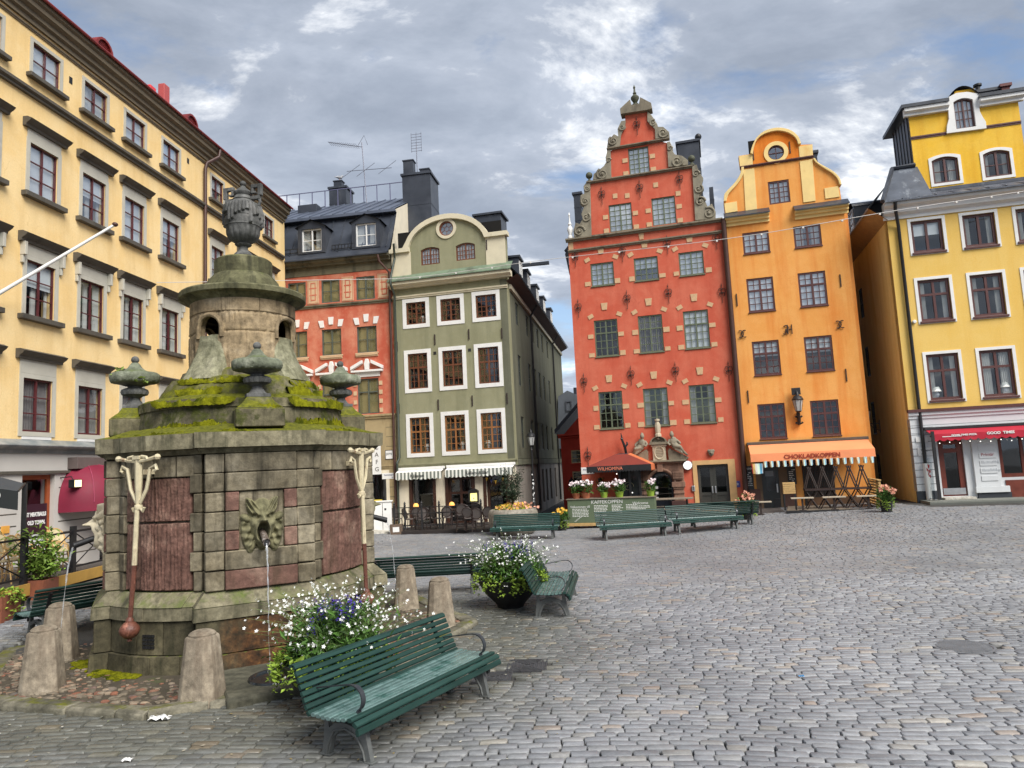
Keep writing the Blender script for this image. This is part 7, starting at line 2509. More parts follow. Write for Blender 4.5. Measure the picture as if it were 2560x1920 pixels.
# ------------------------------------------------------------------ things standing before the houses
def hw(H, u, y, z=0.0):
 return (H.x + u * math.cos(H.a) - y * math.sin(H.a), H.y + u * math.sin(H.a) + y * math.cos(H.a), z)
def hg(H, u, y, dz=0.0):
 p = hw(H, u, y)
 return (p[0], p[1], float(gz(p[0], p[1])) + dz)
# big round concrete planter with a small tree
conc = stone('smooth_beige_concrete', (S(140, 132, 118), S(164, 156, 142), S(182, 174, 160)), None, 0, .15, 40, 0, k=.72)
T = thing('concrete_planter', 'big rounded beige concrete planter behind the bench', 'planter', gp(-.2, 27.45))
MB().lathe([(.70, 0), (.82, .1), (.92, .4), (.95, .68), (.94, .82), (.89, .93), (.80, .96), (.73, .92), (.72, .84), (0, .84)], 48).build('bowl', conc, T, 50)
rnd = random.Random(2)
dkleaf = plain('dark_grey_green_leaf', S(52, 66, 48), .6, .35, 8, .05, spec=.3, isl=.45)
B_ = thing('bedding_plants', 'yellow and coral bedding flowers filling the concrete planter', 'flowers', gp(-.2, 27.45, .84))
m = MB()
leaves(m, [p for p in blob_pts(rnd, 1300, (0, 0, .04), (.74, .74, .26), .6) if p[2] > 0], .10, rnd, 2)
m.build('foliage', leafl, B_, 0, fix=False)
for mat_, n_, x0, nm in ((yelp, 130, 0, 'yellow_flowers'), (coral, 110, .35, 'coral_flowers')):
 m = MB()
 for k in range(n_):
  a, r_ = rnd.uniform(0, 6.28), .66 * math.sqrt(rnd.random())
  star(m, (r_ * math.cos(a) + (x0 if rnd.random() < .5 else 0), r_ * math.sin(a), .3 - .25 * (r_ / .8) ** 2 + rnd.gauss(0, .03)), .06, rnd)
 m.build(nm, mat_, B_, 0, fix=False)
TR = thing('small_tree', 'small dark bushy tree growing out of the concrete planter', 'tree', gp(-.2, 27.5, .84))
m = MB()
m.tube([(0, 0, -.2), (.02, 0, .4), (-.02, .03, .9), (.02, 0, 1.4)], [.05, .045, .035, .015], 7)
bp = []
for k in range(26):
 a, z = rnd.uniform(0, 6.28), rnd.uniform(.25, 1.3)
 r_ = rnd.uniform(.3, .62) * (1.15 - .5 * (z / 1.4))
 e = (r_ * math.cos(a), r_ * math.sin(a), z + rnd.uniform(.2, .5))
 m.tube([(0, 0, z), (e[0] * .6, e[1] * .6, z + (e[2] - z) * .4), e], [.016, .01, .004], 4)
 bp.append(e)
m.build('trunk', plain('grey_bark', S(84, 74, 62), .9), TR)
m = MB()
for e in bp:
 for t_ in range(90):
  q_ = rnd.random() ** .6
  leaves(m, [(e[0] * q_ + rnd.gauss(0, .07), e[1] * q_ + rnd.gauss(0, .07), .4 + (e[2] - .4) * q_ + rnd.gauss(0, .09))], .1, rnd, 2.6)
m.build('crown', dkleaf, TR, 0, fix=False)
# potted plants at the terraces
def pot_plant(loc, label, fl, seed, pot_h=.28, hang=True, s=1.0):
 rnd = random.Random(seed)
 t_ = thing('potted_plant', label, 'plant', loc, 0, 'potted flowers at the café terraces')
 MB().lathe([(.13 * s, 0), (.17 * s, pot_h), (.18 * s, pot_h + .02), (.15 * s, pot_h + .02), (.14 * s, pot_h - .04), (0, pot_h - .04)], 18).build('pot', black if hang else plain('terracotta', S(150, 86, 60), .8) if 'terracotta' not in bpy.data.materials else bpy.data.materials['terracotta'], t_)
 m = MB()
 leaves(m, [p for p in blob_pts(rnd, 330, (0, 0, pot_h + .16 * s), (.27 * s, .27 * s, .26 * s), .4) if p[2] > pot_h - .02], .1 * s, rnd, 2)
 m.build('foliage', leafm, t_, 0, fix=False)
 if hang:
  m = MB()
  pts = []
  for k in range(20):
   a = rnd.uniform(0, 6.28)
   ln = rnd.uniform(.15, .34)
   for j in range(14):
    q_ = rnd.random()
    pts.append(((.2 * s + .03 * q_) * math.cos(a + rnd.gauss(0, .06)), (.2 * s + .03 * q_) * math.sin(a + rnd.gauss(0, .06)), pot_h + .04 - ln * q_))
  leaves(m, pts, .055 * s, rnd, 2)
  m.build('trailing_foliage', leafl, t_, 0, fix=False)
 m = MB()
 for k in range(16):
  a, r_ = rnd.uniform(0, 6.28), rnd.uniform(.05, .26) * s
  c_ = (r_ * math.cos(a), r_ * math.sin(a), pot_h + (.42 - r_ * .4) * s + rnd.gauss(0, .05))
  for j in range(9):
   star(m, (c_[0] + rnd.gauss(0, .028), c_[1] + rnd.gauss(0, .028), c_[2] + rnd.gauss(0, .02)), .045 * s, rnd)
 m.build('flowers', fl, t_, 0, fix=False)
 return t_
pot_plant(gp(1.66, 27.9), 'plant with trailing leaves left of the green menu counter', yelp, 3, .3, True, 1.2)
pot_plant(gp(8.35, 26.3), 'coral flowers in a pot between the paired benches and the blue black door', coral, 5, .36, True, 1.3)
pot_plant(gp(12.75, 25.0), 'salmon flowers in a pot at the right end of the orange café terrace', coral, 6, .34, True, 1.25)
# street lamp at the corner of the green house, wall lamps
lampglass = plain('frosted_lamp_glass', (.42, .42, .40), .35, .1)
def lantern(par, x, y, z, s=1.0):
 m = MB()
 m.lathe([(.03 * s, 0), (.06 * s, .02 * s), (.09 * s, .05 * s), (.1 * s, .06 * s)], 8, (x, y, z))
 m.lathe([(.175 * s, .42 * s), (.19 * s, .44 * s), (.13 * s, .54 * s), (.06 * s, .58 * s), (.05 * s, .64 * s), (.02 * s, .72 * s), (0, .74 * s)], 8, (x, y, z))
 for k in range(6):
  a = PI * k / 3
  m.tube([(x + .095 * s * math.cos(a), y + .095 * s * math.sin(a), z + .05 * s), (x + .17 * s * math.cos(a), y + .17 * s * math.sin(a), z + .43 * s)], .008 * s, 4)
 la = m.build('lantern', black, par, 40)
 MB().lathe([(.085 * s, .06 * s), (.155 * s, .42 * s)], 6, (x, y, z)).build('lamp_glass', lampglass, la, 0)
 return la
p = hw(G, GW + .55, .9)
t_ = thing('street_lamp', 'black lamp post with lantern at the corner of the green house', 'street lamp', (p[0], p[1], 0))
MB().lathe([(.11, 0), (.11, .5), (.07, .6), (.055, 1.2), (.045, 3.2), (.06, 3.25), (.035, 3.3), (.035, 3.42)], 12).build('pole', black, t_)
rs = random.Random(9)
m = MB()
for k in range(14):
 z = rs.uniform(.9, 2.3)
 m.cbox((rs.uniform(-.035, .035), -.056, z), (rs.uniform(.03, .06), .004, rs.uniform(.04, .08)))
m.build('stickers', white, t_, 0)
lantern(t_, 0, 0, 3.4, 1.1)
def wall_lamp(label, loc, rz, arm=.45, s=1.0, hang=False):
 t_ = thing('wall_lamp', label, 'wall lamp', loc, rz)
 m = MB()
 m.tube([(0, 0, -.05), (0, -arm, -.05)], .018, 6)
 m.tube([(0, 0, -.35), (0, -arm * .45, -.28), (0, -arm * .8, -.07)], .014, 5)
 m.box(-.03, -.02, -.45, .03, .0, .1)
 m.tube([(0, -arm, -.06), (0, -arm, .0)], .02, 6)
 m.build('bracket', black, t_)
 lantern(t_, 0, -arm, 0, s)
 return t_
u, z = O.uz(6, 1702, 775)
t_ = thing('wall_lamp', 'black scrolled lamp between the lowest windows of the orange house', 'wall lamp', hw(O, u, -.02, z), O.a)
m = MB()
for sz in (-.28, 0, .06):
 pass
for sx in (-1, 1):
 for zz_, r_ in ((-.28, .13), (-.02, .12)):
  m.tube([(sx * r_, -.2, zz_), (sx * r_ * .6, -.15, zz_ - .03), (0, -.13, zz_)], [.045, .035, .05], 6)
m.tube([(0, -.12, -.33), (0, -.18, -.15), (0, -.3, .1)], [.06, .07, .05], 8)
m.box(-.06, -.1, -.36, .06, .02, .16)
m.build('bracket', black, t_)
lantern(t_, 0, -.3, .12, 1.25)
uf, zf_ = O.uz(6, 1682, 608)
t_ = thing('floodlight', 'small square floodlight above the lamp on the orange house', 'floodlight', hw(O, uf, 0, zf_), O.a)
MB().box(-.03, -.2, -.08, .03, .01, -.02).build('arm', black, t_, 0)
MB().box(-.17, -.3, -.14, .17, -.2, .15).build('lamp_body', black, t_, 0, .01)
u, z = V.uz(6, 128, 1275)
p = hw(V, V.uz(6, 65, 1285)[0] + .1, -2.2)
wall_lamp('small lamp on an iron arm before the little red alley house', hw(V, u + .15, -.02, z), V.a, .35, .9)
s_ = Y.uz(8, 310, 960, 0)
p = at_depth(2060 + 312 / 2.764, 700 + 985 / 2.764, 30.5)
wall_lamp('black lantern hanging at the mouth of the narrow alley', (p[0] + .45, p[1], p[2]), Y.a - PI / 2, .5, 1.2)
# ---- restaurant terrace of the green house
woven = plain('grey_woven_seat', S(104, 96, 92), .7, .2, 30, .6, 90)
dkcane = plain('dark_cane_frame', S(52, 38, 34), .5, .2, 8, .1, 40)
wicker = plain('straw_woven_seat', S(206, 190, 150), .7, .15, 30, .6, 90)
cane = plain('straw_cane_frame', S(196, 160, 104), .5, .2, 8, .1, 40)
def make_chair(label, loc, rz, fm, sm_, group):
 c = thing('bistro_chair', label, 'chair', loc, rz, group)
 MB().lathe([(0, .43), (.19, .43), (.21, .44), (.21, .455), (.19, .465), (0, .46)], 18).build('seat', sm_, c, 50)
 m = MB()
 ov = [(.21 * math.cos(a), .20 + .06 * math.sin(a), .70 + .21 * math.sin(a)) for a in [2 * PI * k / 20 for k in range(20)]]
 m.tube(ov, .018, 6, True)
 for sx in (-1, 1):
  m.tube([(sx * .18, .13, .44), (sx * .2, .17, .6)], .016, 5)
  m.tube([(sx * .205, .19, .68), (sx * .25, .0, .64), (sx * .2, -.13, .58), (sx * .18, -.14, .45)], .014, 5)
 bk = m.build('back_frame', fm, c)
 MB().poly([(x * .92, y - .004, .7 + (z - .7) * .92) for x, y, z in ov]).build('back_panel', sm_, bk, 0)
 for sx in (-1, 1):
  for y0, y1 in ((-.13, -.2), (.13, .2)):
   MB().tube([(sx * .15, y0, .44), (sx * .19, y1, 0)], .015, 5).build('leg', fm, c)
 m = MB()
 m.tube([(-.17, -.17, .2), (.17, .17, .2)], .01, 4)
 m.tube([(.17, -.17, .2), (-.17, .17, .2)], .01, 4)
 m.build('stretcher', fm, c)
 return c
CHG = 'cane chairs on the terrace of the green house'
CH0 = None
def gchair(px, off, rz, z=0.0, label='dark cane bistro chair with grey woven back on the green house terrace'):
 global CH0
 u = G.uz(0, px, 1300, off)[0]
 loc = hg(G, u, off, .10 + z)
 if CH0 is None:
  CH0 = make_chair(label, loc, G.a + rz, dkcane, woven, CHG)
  return CH0
 return copy_tree(CH0, None, loc, G.a + rz, label)
for px, off, rz in ((993, -2.4, 2.9), (1023, -2.6, 2.4), (1044, -2.0, 3.3), (1052, -2.9, 3.9), (1070, -2.2, 3.0), (1091, -2.6, 2.6), (1118, -2.3, 3.4), (1128, -1.6, 2.8)):
 gchair(px, off, rz)
for px, off, rz, z, lb in ((1152, -3.9, 3.5, .0, 'leftmost chair of the pile leaning over the table end'), (1153, -3.95, 3.6, .26, 'tilted chair on top of the leftmost one in the pile'), (1176, -4.0, 3.2, .12, 'middle chair of the stacked front row beside the concrete planter'),
                           (1195, -4.1, 3.1, .0, 'front chair nearest the concrete planter of the green house terrace'), (1176, -3.1, 2.9, .2, 'chair tipped up behind the stacked front row'), (1197, -3.0, 3.2, .25, 'chair tipped up beside the menu case'), (1221, -3.3, 3.4, .0, 'chair half hidden by the left side of the concrete planter')):
 c = gchair(px, off, rz, z, lb)
 if z:
  c.rotation_euler = (-.22, .05, G.a + rz)
TB0 = None
def gtable(px, off, label):
 global TB0
 u = G.uz(0, px, 1300, off)[0]
 loc = hg(G, u, off, .1)
 if TB0 is None:
  TB0 = thing('bistro_table', label, 'table', loc, G.a, 'small tables on the terrace of the green house')
  MB().lathe([(0, .70), (.33, .70), (.34, .715), (.34, .73), (0, .735)], 24).build('table_top', dkcane, TB0, 40)
  MB().lathe([(.03, .02), (.03, .7)], 10).build('pedestal', black, TB0)
  m = MB()
  m.box(-.25, -.03, 0, .25, .03, .03)
  m.box(-.03, -.25, 0, .03, -.031, .03)
  m.box(-.03, .031, 0, .03, .25, .03)
  m.build('foot', black, TB0, 0)
  return TB0
 return copy_tree(TB0, None, loc, G.a, label)
LB0 = None
orgl = NT('lit_orange_globe')
orgl.pbr(S(236, 160, 70), .5, None, 0, .4, **{'Emission Color': (1, .5, .15), 'Emission Strength': .25})
for px, off, lb in ((1041, -1.3, 'small table below the left restaurant window'), (1131, -1.3, 'small table below the middle restaurant window'), (1107, -3.0, 'small table by the fence in the middle of the terrace'), (1165, -3.6, 'table buried under the pile of chairs')):
 t_ = gtable(px, off, lb)
 if off == -1.3:
  lp = thing('table_lamp', 'small round orange lamp on the table below the %s window' % ('left' if px < 1100 else 'middle'), 'lamp', (t_.location[0], t_.location[1], t_.location[2] + .735))
  MB().lathe([(.05, 0), (.05, .02), (.015, .04), (.015, .14)], 10).build('stem', black, lp)
  MB().lathe([(.12, .13), (.125, .18), (.1, .26), (.05, .3), (0, .31)], 16).build('lamp_shade', orgl.m, lp)
# low platform and fence
gfu0, gfu1 = G.uz(0, 984, 1310, -3.4)[0], G.uz(0, 1240, 1310, -3.4)[0]
pf = thing('terrace_platform', 'dark low platform under the chairs of the green house restaurant', 'platform', hg(G, 0, 0), G.a)
m = MB().box(gfu0, -3.5, -.15, gfu1 - .3, -.02, .09)
m.build('deck', plain('black_brown_deck', S(44, 38, 36), .7, .2, 3, .2, 30), pf, 0, .01)
PST = None
fp = [986, 1013, 1055, 1099, 1204]
us = [G.uz(0, q_, 1310, -3.45)[0] for q_ in fp]
fen = thing('terrace_fence', 'low black iron fence in front of the cane chairs of the green house', 'fence', hg(G, 0, -3.45, .09), G.a)
pm_ = MB().lathe([(.04, 0), (.04, .92), (.06, .94), (.03, .98), (.05, 1.03), (.02, 1.1), (0, 1.12)], 10).data('post', black)
for u in us:
 inst(pm_, 'post', fen, (u, 0, 0))
for a, b in zip(us[:-1], us[1:]):
 m = MB()
 for z in (.12, .62, .86):
  m.box(a, -.015, z, b, .015, z + .03)
 n = max(3, int((b - a) / .16))
 for k in range(1, n):
  q_ = a + (b - a) * k / n
  m.tube([(q_, 0, .12), (q_, 0, .86)], .009, 4)
 m.build('fence_panel', black, fen, 0)
# striped awnings
stg = NT('grey_white_awning_stripes')
wv = stg.n('ShaderNodeTexWave', wave_type='BANDS', bands_direction='X')
stg.l(stg.coord(), wv.inputs[0]); wv.inputs['Scale'].default_value = 1.75
c = stg.ramp(wv.outputs['Fac'], [(.49, S(226, 226, 216)), (.51, S(112, 118, 110))])
stg.pbr(c, .85)
def awning(H, name, label, u0, u1, z_wall, z_front, proj, val, cloth, cassette, scallop=12, valm=None):
 t_ = thing(name, label, 'awning', hw(H, u0, 0, 0), H.a)
 w = u1 - u0
 n = 40
 m = MB()
 m.rings([[(0, -.05, z_wall), (0, -proj, z_front)], [(w, -.05, z_wall), (w, -proj, z_front)]], False, False)
 m.rings([[(0, -.05, z_wall - .012), (0, -proj, z_front - .012)], [(w, -.05, z_wall - .012), (w, -proj, z_front - .012)]], False, False)
 m.build('cloth', cloth, t_, 0)
 m = MB()
 top, bot = [], []
 N_ = scallop * 8
 for k in range(N_ + 1):
  u = w * k / N_
  q_ = (k % 8) / 8
  dz = -abs(math.sin(PI * q_)) * .06 if scallop > 1 else 0
  top.append((u, -proj - .002, z_front))
  bot.append((u, -proj - .01 + .012 * math.sin(u * 9), z_front - val + .05 + dz))
 m.add(top + bot, [(i, i + 1, i + 2 + N_, i + 1 + N_) for i in range(N_)])
 v_ = m.build('valance', valm or cloth, t_, 0)
 MB().box(-.05, -.14, z_wall - .02, w + .05, -.01, z_wall + .1).build('cassette', cassette, t_, 0, .015)
 for u in (.15, w - .15):
  MB().tube([(u, -.05, z_wall - .25), (u, -proj * .55, (z_wall + z_front) / 2 - .2), (u, -proj + .02, z_front - .02)], .018, 5).build('arm', cassette, t_)
 return t_
a, b = G.uz(15, 285, 150), G.uz(15, 725, 130)
a2, b2 = G.uz(15, 770, 130), G.uz(15, 1520, 95)
aw = awning(G, 'awning', 'narrower grey and white striped awning on the green house', .05, 2.28, 2.62, 2.5, .42, .34, white, white, 10, stg.m)
text('Källaren', .2, black, aw, (1.05, -.45, 2.33), sx=1.0)
aw = awning(G, 'awning', 'wider grey and white striped awning on the green house', 2.45, 5.6, 2.64, 2.52, .42, .34, white, white, 15, stg.m)
text('Källare & Bar', .2, black, aw, (1.5, -.45, 2.35))
# menu case, pennants, cabinet, box
a = G.uz(15, 1085, 440)
t_ = thing('menu_case', 'dark arched menu case with a lit yellow card beside the restaurant door', 'menu board', hw(G, a[0], -.02, a[1]), G.a)
m = MB().slab([(-.24, -.3), (.24, -.3), (.24, .22), (.14, .3), (0, .33), (-.14, .3), (-.24, .22)], [[(-.18, -.25), (.18, -.25), (.18, .14), (-.18, .14)]], -.12, .0, True)
m.build('case', black, t_, 0)
yc = NT('lit_menu_card')
yc.pbr(S(236, 226, 130), .6, None, 0, .3, **{'Emission Color': (1, .9, .35), 'Emission Strength': .35})
MB().box(-.16, -.04, -.23, .16, -.03, .12).build('menu_card', yc.m, t_, 0)
t_ = thing('pennant_string', 'small string of yellow and blue pennants over the restaurant door', 'bunting', hw(G, 4.2, -.1, 2.0), G.a)
for k, (x, z) in enumerate(((.1, .1), (.3, .0), (.5, -.04), (.7, 0), (.85, .08))):
 MB().add([(x - .06, 0, z), (x + .06, 0, z), (x, .005, z - .16), (x, -.01, z - .05)], [(0, 1, 3), (1, 2, 3), (0, 3, 2)]).build('pennant', yelp if k % 2 == 0 else plain('navy_cloth', S(50, 60, 110), .8) if 'navy_cloth' not in bpy.data.materials else bpy.data.materials['navy_cloth'], t_, 0)
p = gp(-5.75, 30.6)
t_ = thing('utility_cabinet', 'white street cabinet between the fountain and the black fence', 'cabinet', p, .1)
MB().box(-.38, -.2, .05, .38, .2, 1.25).build('body', white, t_, 0, .02)
MB().box(-.42, -.24, 1.252, .42, .24, 1.3).build('lid', white, t_, 0, .01)
MB().box(-.01, -.206, .1, .01, -.199, 1.2).build('door_seam', greyhood, t_, 0)
MB().cbox((.12, -.203, .95), (.08, .01, .08)).build('lock', black, t_, 0)
t_ = thing('wooden_box', 'small brown wooden box with a pale notice by the fence end', 'box', gp(-5.05, 29.7), .1)
MB().box(-.26, -.18, 0, .26, .18, .4).build('body', plain('grey_brown_wood', S(96, 80, 66), .85, .3, 6, .3, 20), t_, 0, .01)
MB().box(-.13, -.187, .1, .13, -.182, .3).build('notice', white, t_, 0)
# signs on the salmon house
u, z = P.uz(4, 923, 765)
t_ = thing('house_sign', 'small square white sign on the tan stone front beside the drainpipe', 'sign', hw(P, u, -.03, z), P.a)
MB().box(-.2, -.02, -.22, .2, .01, .22).build('plate', black, t_, 0, .02)
MB().box(-.17, -.026, -.19, .17, -.021, .19).build('face', white, t_, 0)
text('JOYS', .13, black, t_, (0, -.03, .03))
u, z = P.uz(4, 924, 912)
t_ = thing('street_sign', 'white street name plate low on the tan stone front', 'sign', hw(P, u, -.03, z), P.a)
MB().box(-.36, -.012, -.14, .36, .01, .14).build('plate', white, t_, 0, .008)
text('Svartmangatan', .085, bpy.data.materials['navy_cloth'], t_, (0, -.016, .05))
text('Kv. 12', .07, bpy.data.materials['navy_cloth'], t_, (.2, -.016, -.07))
u, z = P.uz(4, 838, 790)
t_ = thing('hanging_banner', 'narrow white vertical banner with grey letters partly hidden by the fountain', 'sign', hw(P, u, -.1, z), P.a)
MB().box(-.22, -.02, -.75, .22, .0, .75).build('cloth', white, t_, 0)
for k, ch_ in enumerate('CAFG'):
 text(ch_, .28, greyhood, t_, (.02, -.025, .5 - k * .34))
u, z = P.uz(4, 830, 1090)
t_ = thing('door_poster', 'yellow poster in the doorway of the tan stone front', 'poster', hw(P, 5.4, .2, .9), P.a)
MB().box(-.25, -.01, -.5, .25, .0, .4).build('sheet', plain('yellow_poster', S(236, 206, 70), .6), t_, 0)
# ---- before the red house
grb = plain('sage_green_counter', S(96, 110, 84, .9), .7, .1, 2, .1, 30)
lt = plain('light_timber', S(196, 160, 104, .9), .7, .15, 6, .15, 30)
chalk = plain('chalk_white', (.7, .7, .66), .9, .05)
a, b = gp(1.95, 28.35), gp(5.2, 27.35)
ang = math.atan2(b[1] - a[1], b[0] - a[0])
t_ = thing('menu_counter', 'long sage green counter front with white chalk lettering before the red house', 'counter', a, ang)
LL = math.hypot(b[0] - a[0], b[1] - a[1])
m = MB().box(0, -.0, .22, LL, .06, 1.12)
m.box(0, .061, .22, .06, .5, 1.12)
m.box(LL - .06, .061, .22, LL, .5, 1.12)
m.build('board', grb, t_, 0, .008)
MB().box(-.05, -.05, .1, LL + .05, .62, .215).build('base_beam', lt, t_, 0, .01)
MB().box(-.04, -.04, 1.122, LL + .04, .6, 1.16).build('top_shelf', plain('grey_timber_shelf', S(120, 110, 96), .8), t_, 0, .008)
m = MB()
for k in range(5):
 m.box(.2 + k * .75, .05, -.1, .34 + k * .75, .5, .099)
m.build('trestle', black, t_, 0)
text('KAFFEKOPPEN', .19, chalk, t_, (LL * .46, -.006, 1.0), depth=.002)
text('Välkommen till', .13, chalk, t_, (.5, -.006, .84), depth=.002)
text('Welcome', .15, chalk, t_, (LL - .55, -.006, .92), depth=.002)
rnd = random.Random(12)
m = MB()
for bx, bz, n_, w in ((.18, .74, 6, .75), (1.05, .86, 8, .55), (1.75, .86, 6, .4), (2.3, .86, 4, .45), (LL - .85, .8, 4, .6)):
 for k in range(n_):
  x = bx
  while x < bx + w * rnd.uniform(.7, 1):
   l = rnd.uniform(.03, .1)
   m.box(x, -.003, bz - k * .055, x + l, .001, bz - k * .055 + .025)
   x += l + .02
for k in range(6):
 m.box(.25 + k * .07, -.003, .28 + k * .05, .32 + k * .07, .001, .295 + k * .05)
 m.box(.313 + k * .07, -.003, .296 + k * .05, .323 + k * .07, .001, .345 + k * .05)
m.build('chalk_lines', chalk, t_, 0)
terr = plain('terracotta_pot', S(158, 92, 62), .8, .15)
for k, (q_, n_, lb) in enumerate(((.35, 1.0, 'white geraniums at the far left end of the green counter'), (.72, 1.15, 'fuller white geraniums second from the left on the green counter'), (1.45, .9, 'white geraniums in a lime green pot third along the counter'), (2.05, 1.0, 'white geraniums in a lime green pot fourth along the counter'), (3.25, .95, 'white geraniums at the right end of the green counter'))):
 x, y = a[0] + math.cos(ang) * q_ - math.sin(ang) * .15, a[1] + math.sin(ang) * q_ + math.cos(ang) * .15
 g_ = pot_plant((x, y, a[2] + 1.16), lb, pink_, 40 + k, .2, False, n_)
 g_['group'] = 'white geraniums on the green counter'
 for c_ in g_.children:
  if c_.name.startswith('pot'):
   c_.data = c_.data.copy()
   c_.data.materials[0] = terr if q_ < 1 else leafl
# glazed porch with a striped hood
pd_ = 1.5
pu = [R.uz(10, 372, 720)[0], R.uz(10, 600, 720, -pd_)[0], R.uz(10, 872, 720, -pd_)[0]]
pz = R.uz(10, 600, 720, -pd_)[1]
t_ = thing('glazed_porch', 'black glazed porch under an orange hood against the red house', 'porch', hg(R, 0, 0), R.a)
u0_, u1_ = pu[1] - .02, pu[2]
m = MB()
for (x, y) in ((u0_, -pd_), (u1_, -pd_), (u0_, -.06), (u1_, -.06), ((u0_ + u1_) / 2, -pd_), (u0_, -pd_ / 2)):
 m.box(x - .045, y - .045, -.1, x + .045, y + .045, pz)
for z in (.35, pz - .1):
 m.box(u0_, -pd_ - .03, z, u1_, -pd_ + .03, z + .08)
 m.box(u0_ - .03, -pd_, z, u0_ + .03, -.05, z + .08)
 m.box(u1_ - .03, -pd_, z, u1_ + .03, -.05, z + .08)
m.build('frame', black, t_, 0)
dg = plain('dark_shop_glass', (.016, .018, .02), .06, .2, 2, 0, 5)
m = MB()
m.box(u0_ + .03, -pd_ + .01, .0, u1_ - .03, -pd_ + .03, pz - .06)
m.box(u0_ - .005, -pd_ + .04, .0, u0_ + .015, -.05, pz - .06)
m.box(u1_ - .015, -pd_ + .04, .0, u1_ + .005, -.05, pz - .06)
m.build('glazing', dg, t_, 0)
m = MB()
m.tube(spiral(u0_ + .35, 1.45, .22, 1.6, 0, 1, -pd_ + .003), .008, 4)
m.build('painted_flourish', plain('dull_gold_paint', S(120, 110, 80), .6), t_)
ac_ = R.uz(10, 560, 540, -pd_)
el_, er_ = R.uz(10, 185, 690, -1.2), R.uz(10, 1040, 690, -pd_ - .4)
hoodm = plain('backlit_orange_canvas', S(206, 112, 66, .9), .85, .12, 2, .1, 30)  # orange paints the light coming through the right side of the canvas
hoodd = plain('dark_red_canvas', S(120, 46, 34), .85, .15, 2, .1, 30)
apz = ac_[1]
hd = bpy.data.objects.new('hood', None)
COL.objects.link(hd)
hd.parent = t_
yf, yb = -pd_ - .45, -.05
L0, L1 = el_[0], er_[0]
rx0, rx1 = ac_[0] - .1, ac_[0] + .45
ez = (el_[1] + er_[1]) / 2
A_ = [(L0, yf, ez), (L1, yf, ez), (L1, yb, ez), (L0, yb, ez), (rx0, -pd_ + .1, apz), (rx1, -pd_ + .1, apz), (rx1, yb, apz + .05), (rx0, yb, apz + .05)]
MB().add([A_[0], A_[1], A_[5], A_[4]], [(0, 1, 2, 3)]).build('front_slope', hoodd, hd, 0)
MB().add([A_[0], A_[4], A_[7], A_[3]], [(0, 1, 2, 3)]).build('left_slope', hoodd, hd, 0)
MB().add([A_[1], A_[2], A_[6], A_[5]], [(0, 1, 2, 3)]).build('right_slope', hoodm, hd, 0)
MB().add([A_[4], A_[5], A_[6], A_[7]], [(0, 1, 2, 3)]).build('ridge_sheet', sheet, hd, 0)
def fringe(p, q_, h, mat_, nm):
 p, q_ = Vector(p), Vector(q_)
 n = int((q_ - p).length / .06)
 v = []
 for k in range(n + 1):
  c_ = p + (q_ - p) * k / n
  v += [c_, c_ + Vector((0, 0, -h - (.06 if k % 2 else 0)))]
 return MB().add(v, [(2 * k, 2 * k + 2, 2 * k + 3, 2 * k + 1) for k in range(n)]).build(nm, mat_, hd, 0)
fringe(A_[0], A_[1], .22, black, 'valance')
fringe(A_[0], A_[3], .22, hoodd, 'valance')
fringe(A_[1], A_[2], .22, hoodm, 'valance')
text('WILHOMINA', .2, plain('salmon_lettering', S(226, 130, 100), .7), hd, ((L0 + L1) / 2 - .35, yf - .012, ez - .12), sx=.9)
m = MB()
for k, (x, z) in enumerate(((u0_ - .1, 2.0), (u0_ + .35, 2.3), (u0_ + .65, .9), (u0_ + .5, 1.2), (u0_ + .3, .5))):
 m.ball((x, -pd_ - .06 - (.35 if z > apz - .6 else 0), z), .022, 8)
bul = NT('lit_bulb')
bul.pbr((.9, .9, .85), .4, None, 0, .4, **{'Emission Color': (1, .95, .85), 'Emission Strength': .8})
m.build('bulbs', bul.m, t_)
# picnic table, wall things of the red house
u, z = R.uz(10, 1290, 1200, -1.7)
t_ = thing('picnic_table', 'weathered timber table before the dark arched door', 'table', hg(R, u, -1.7), R.a)
gw = plain('weathered_grey_timber', S(134, 122, 106), .85, .2, 6, .3, 20)
m = MB()
for k in range(4):
 m.box(-.95, -.38 + k * .2, .78, .95, -.2 + k * .2, .82)
m.build('table_top', gw, t_, 0)
for sx in (-.7, .7):
 m = MB()
 m.tube([(sx, -.6, 0), (sx, .25, .77)], .04, 4)
 m.tube([(sx, .6, 0), (sx, -.25, .77)], .04, 4)
 m.build('leg', black, t_, 0)
for sy in (-.68, .68):
 MB().box(-.95, sy - .13, .42, .95, sy + .13, .46).build('seat', gw, t_, 0)
u, z = R.uz(6, 938, 1115)
t_ = thing('round_sign', 'round white glowing sign between the portal and the double door', 'sign', hw(R, u, -.03, z), R.a)
m = MB(); m.X = Matrix.Rotation(PI / 2, 4, 'X')
m.lathe([(.2, -.05), (.2, .12), (.17, .13)], 24); m.build('rim', steel, t_, 40)
rsm = NT('lit_sign_face'); rsm.pbr((.8, .8, .78), .5, None, 0, .3, **{'Emission Color': (1, 1, 1), 'Emission Strength': .25})
m = MB(); m.X = Matrix.Rotation(PI / 2, 4, 'X')
m.lathe([(0, .132), (.17, .132)], 24); m.build('face', rsm.m, t_, 0)
u, z = R.uz(6, 248, 1152)
t_ = thing('street_sign', 'white street name plate at the left corner of the red house', 'sign', hw(R, u, -.02, z), R.a)
MB().box(-.3, -.015, -.15, .3, .01, .15).build('plate', white, t_, 0, .008)
text('Köpmangatan', .075, bpy.data.materials['navy_cloth'], t_, (0, -.02, .05))
text('Kv. 20', .065, bpy.data.materials['navy_cloth'], t_, (.05, -.02, -.06))
u, z = R.uz(6, 1278, 1245)
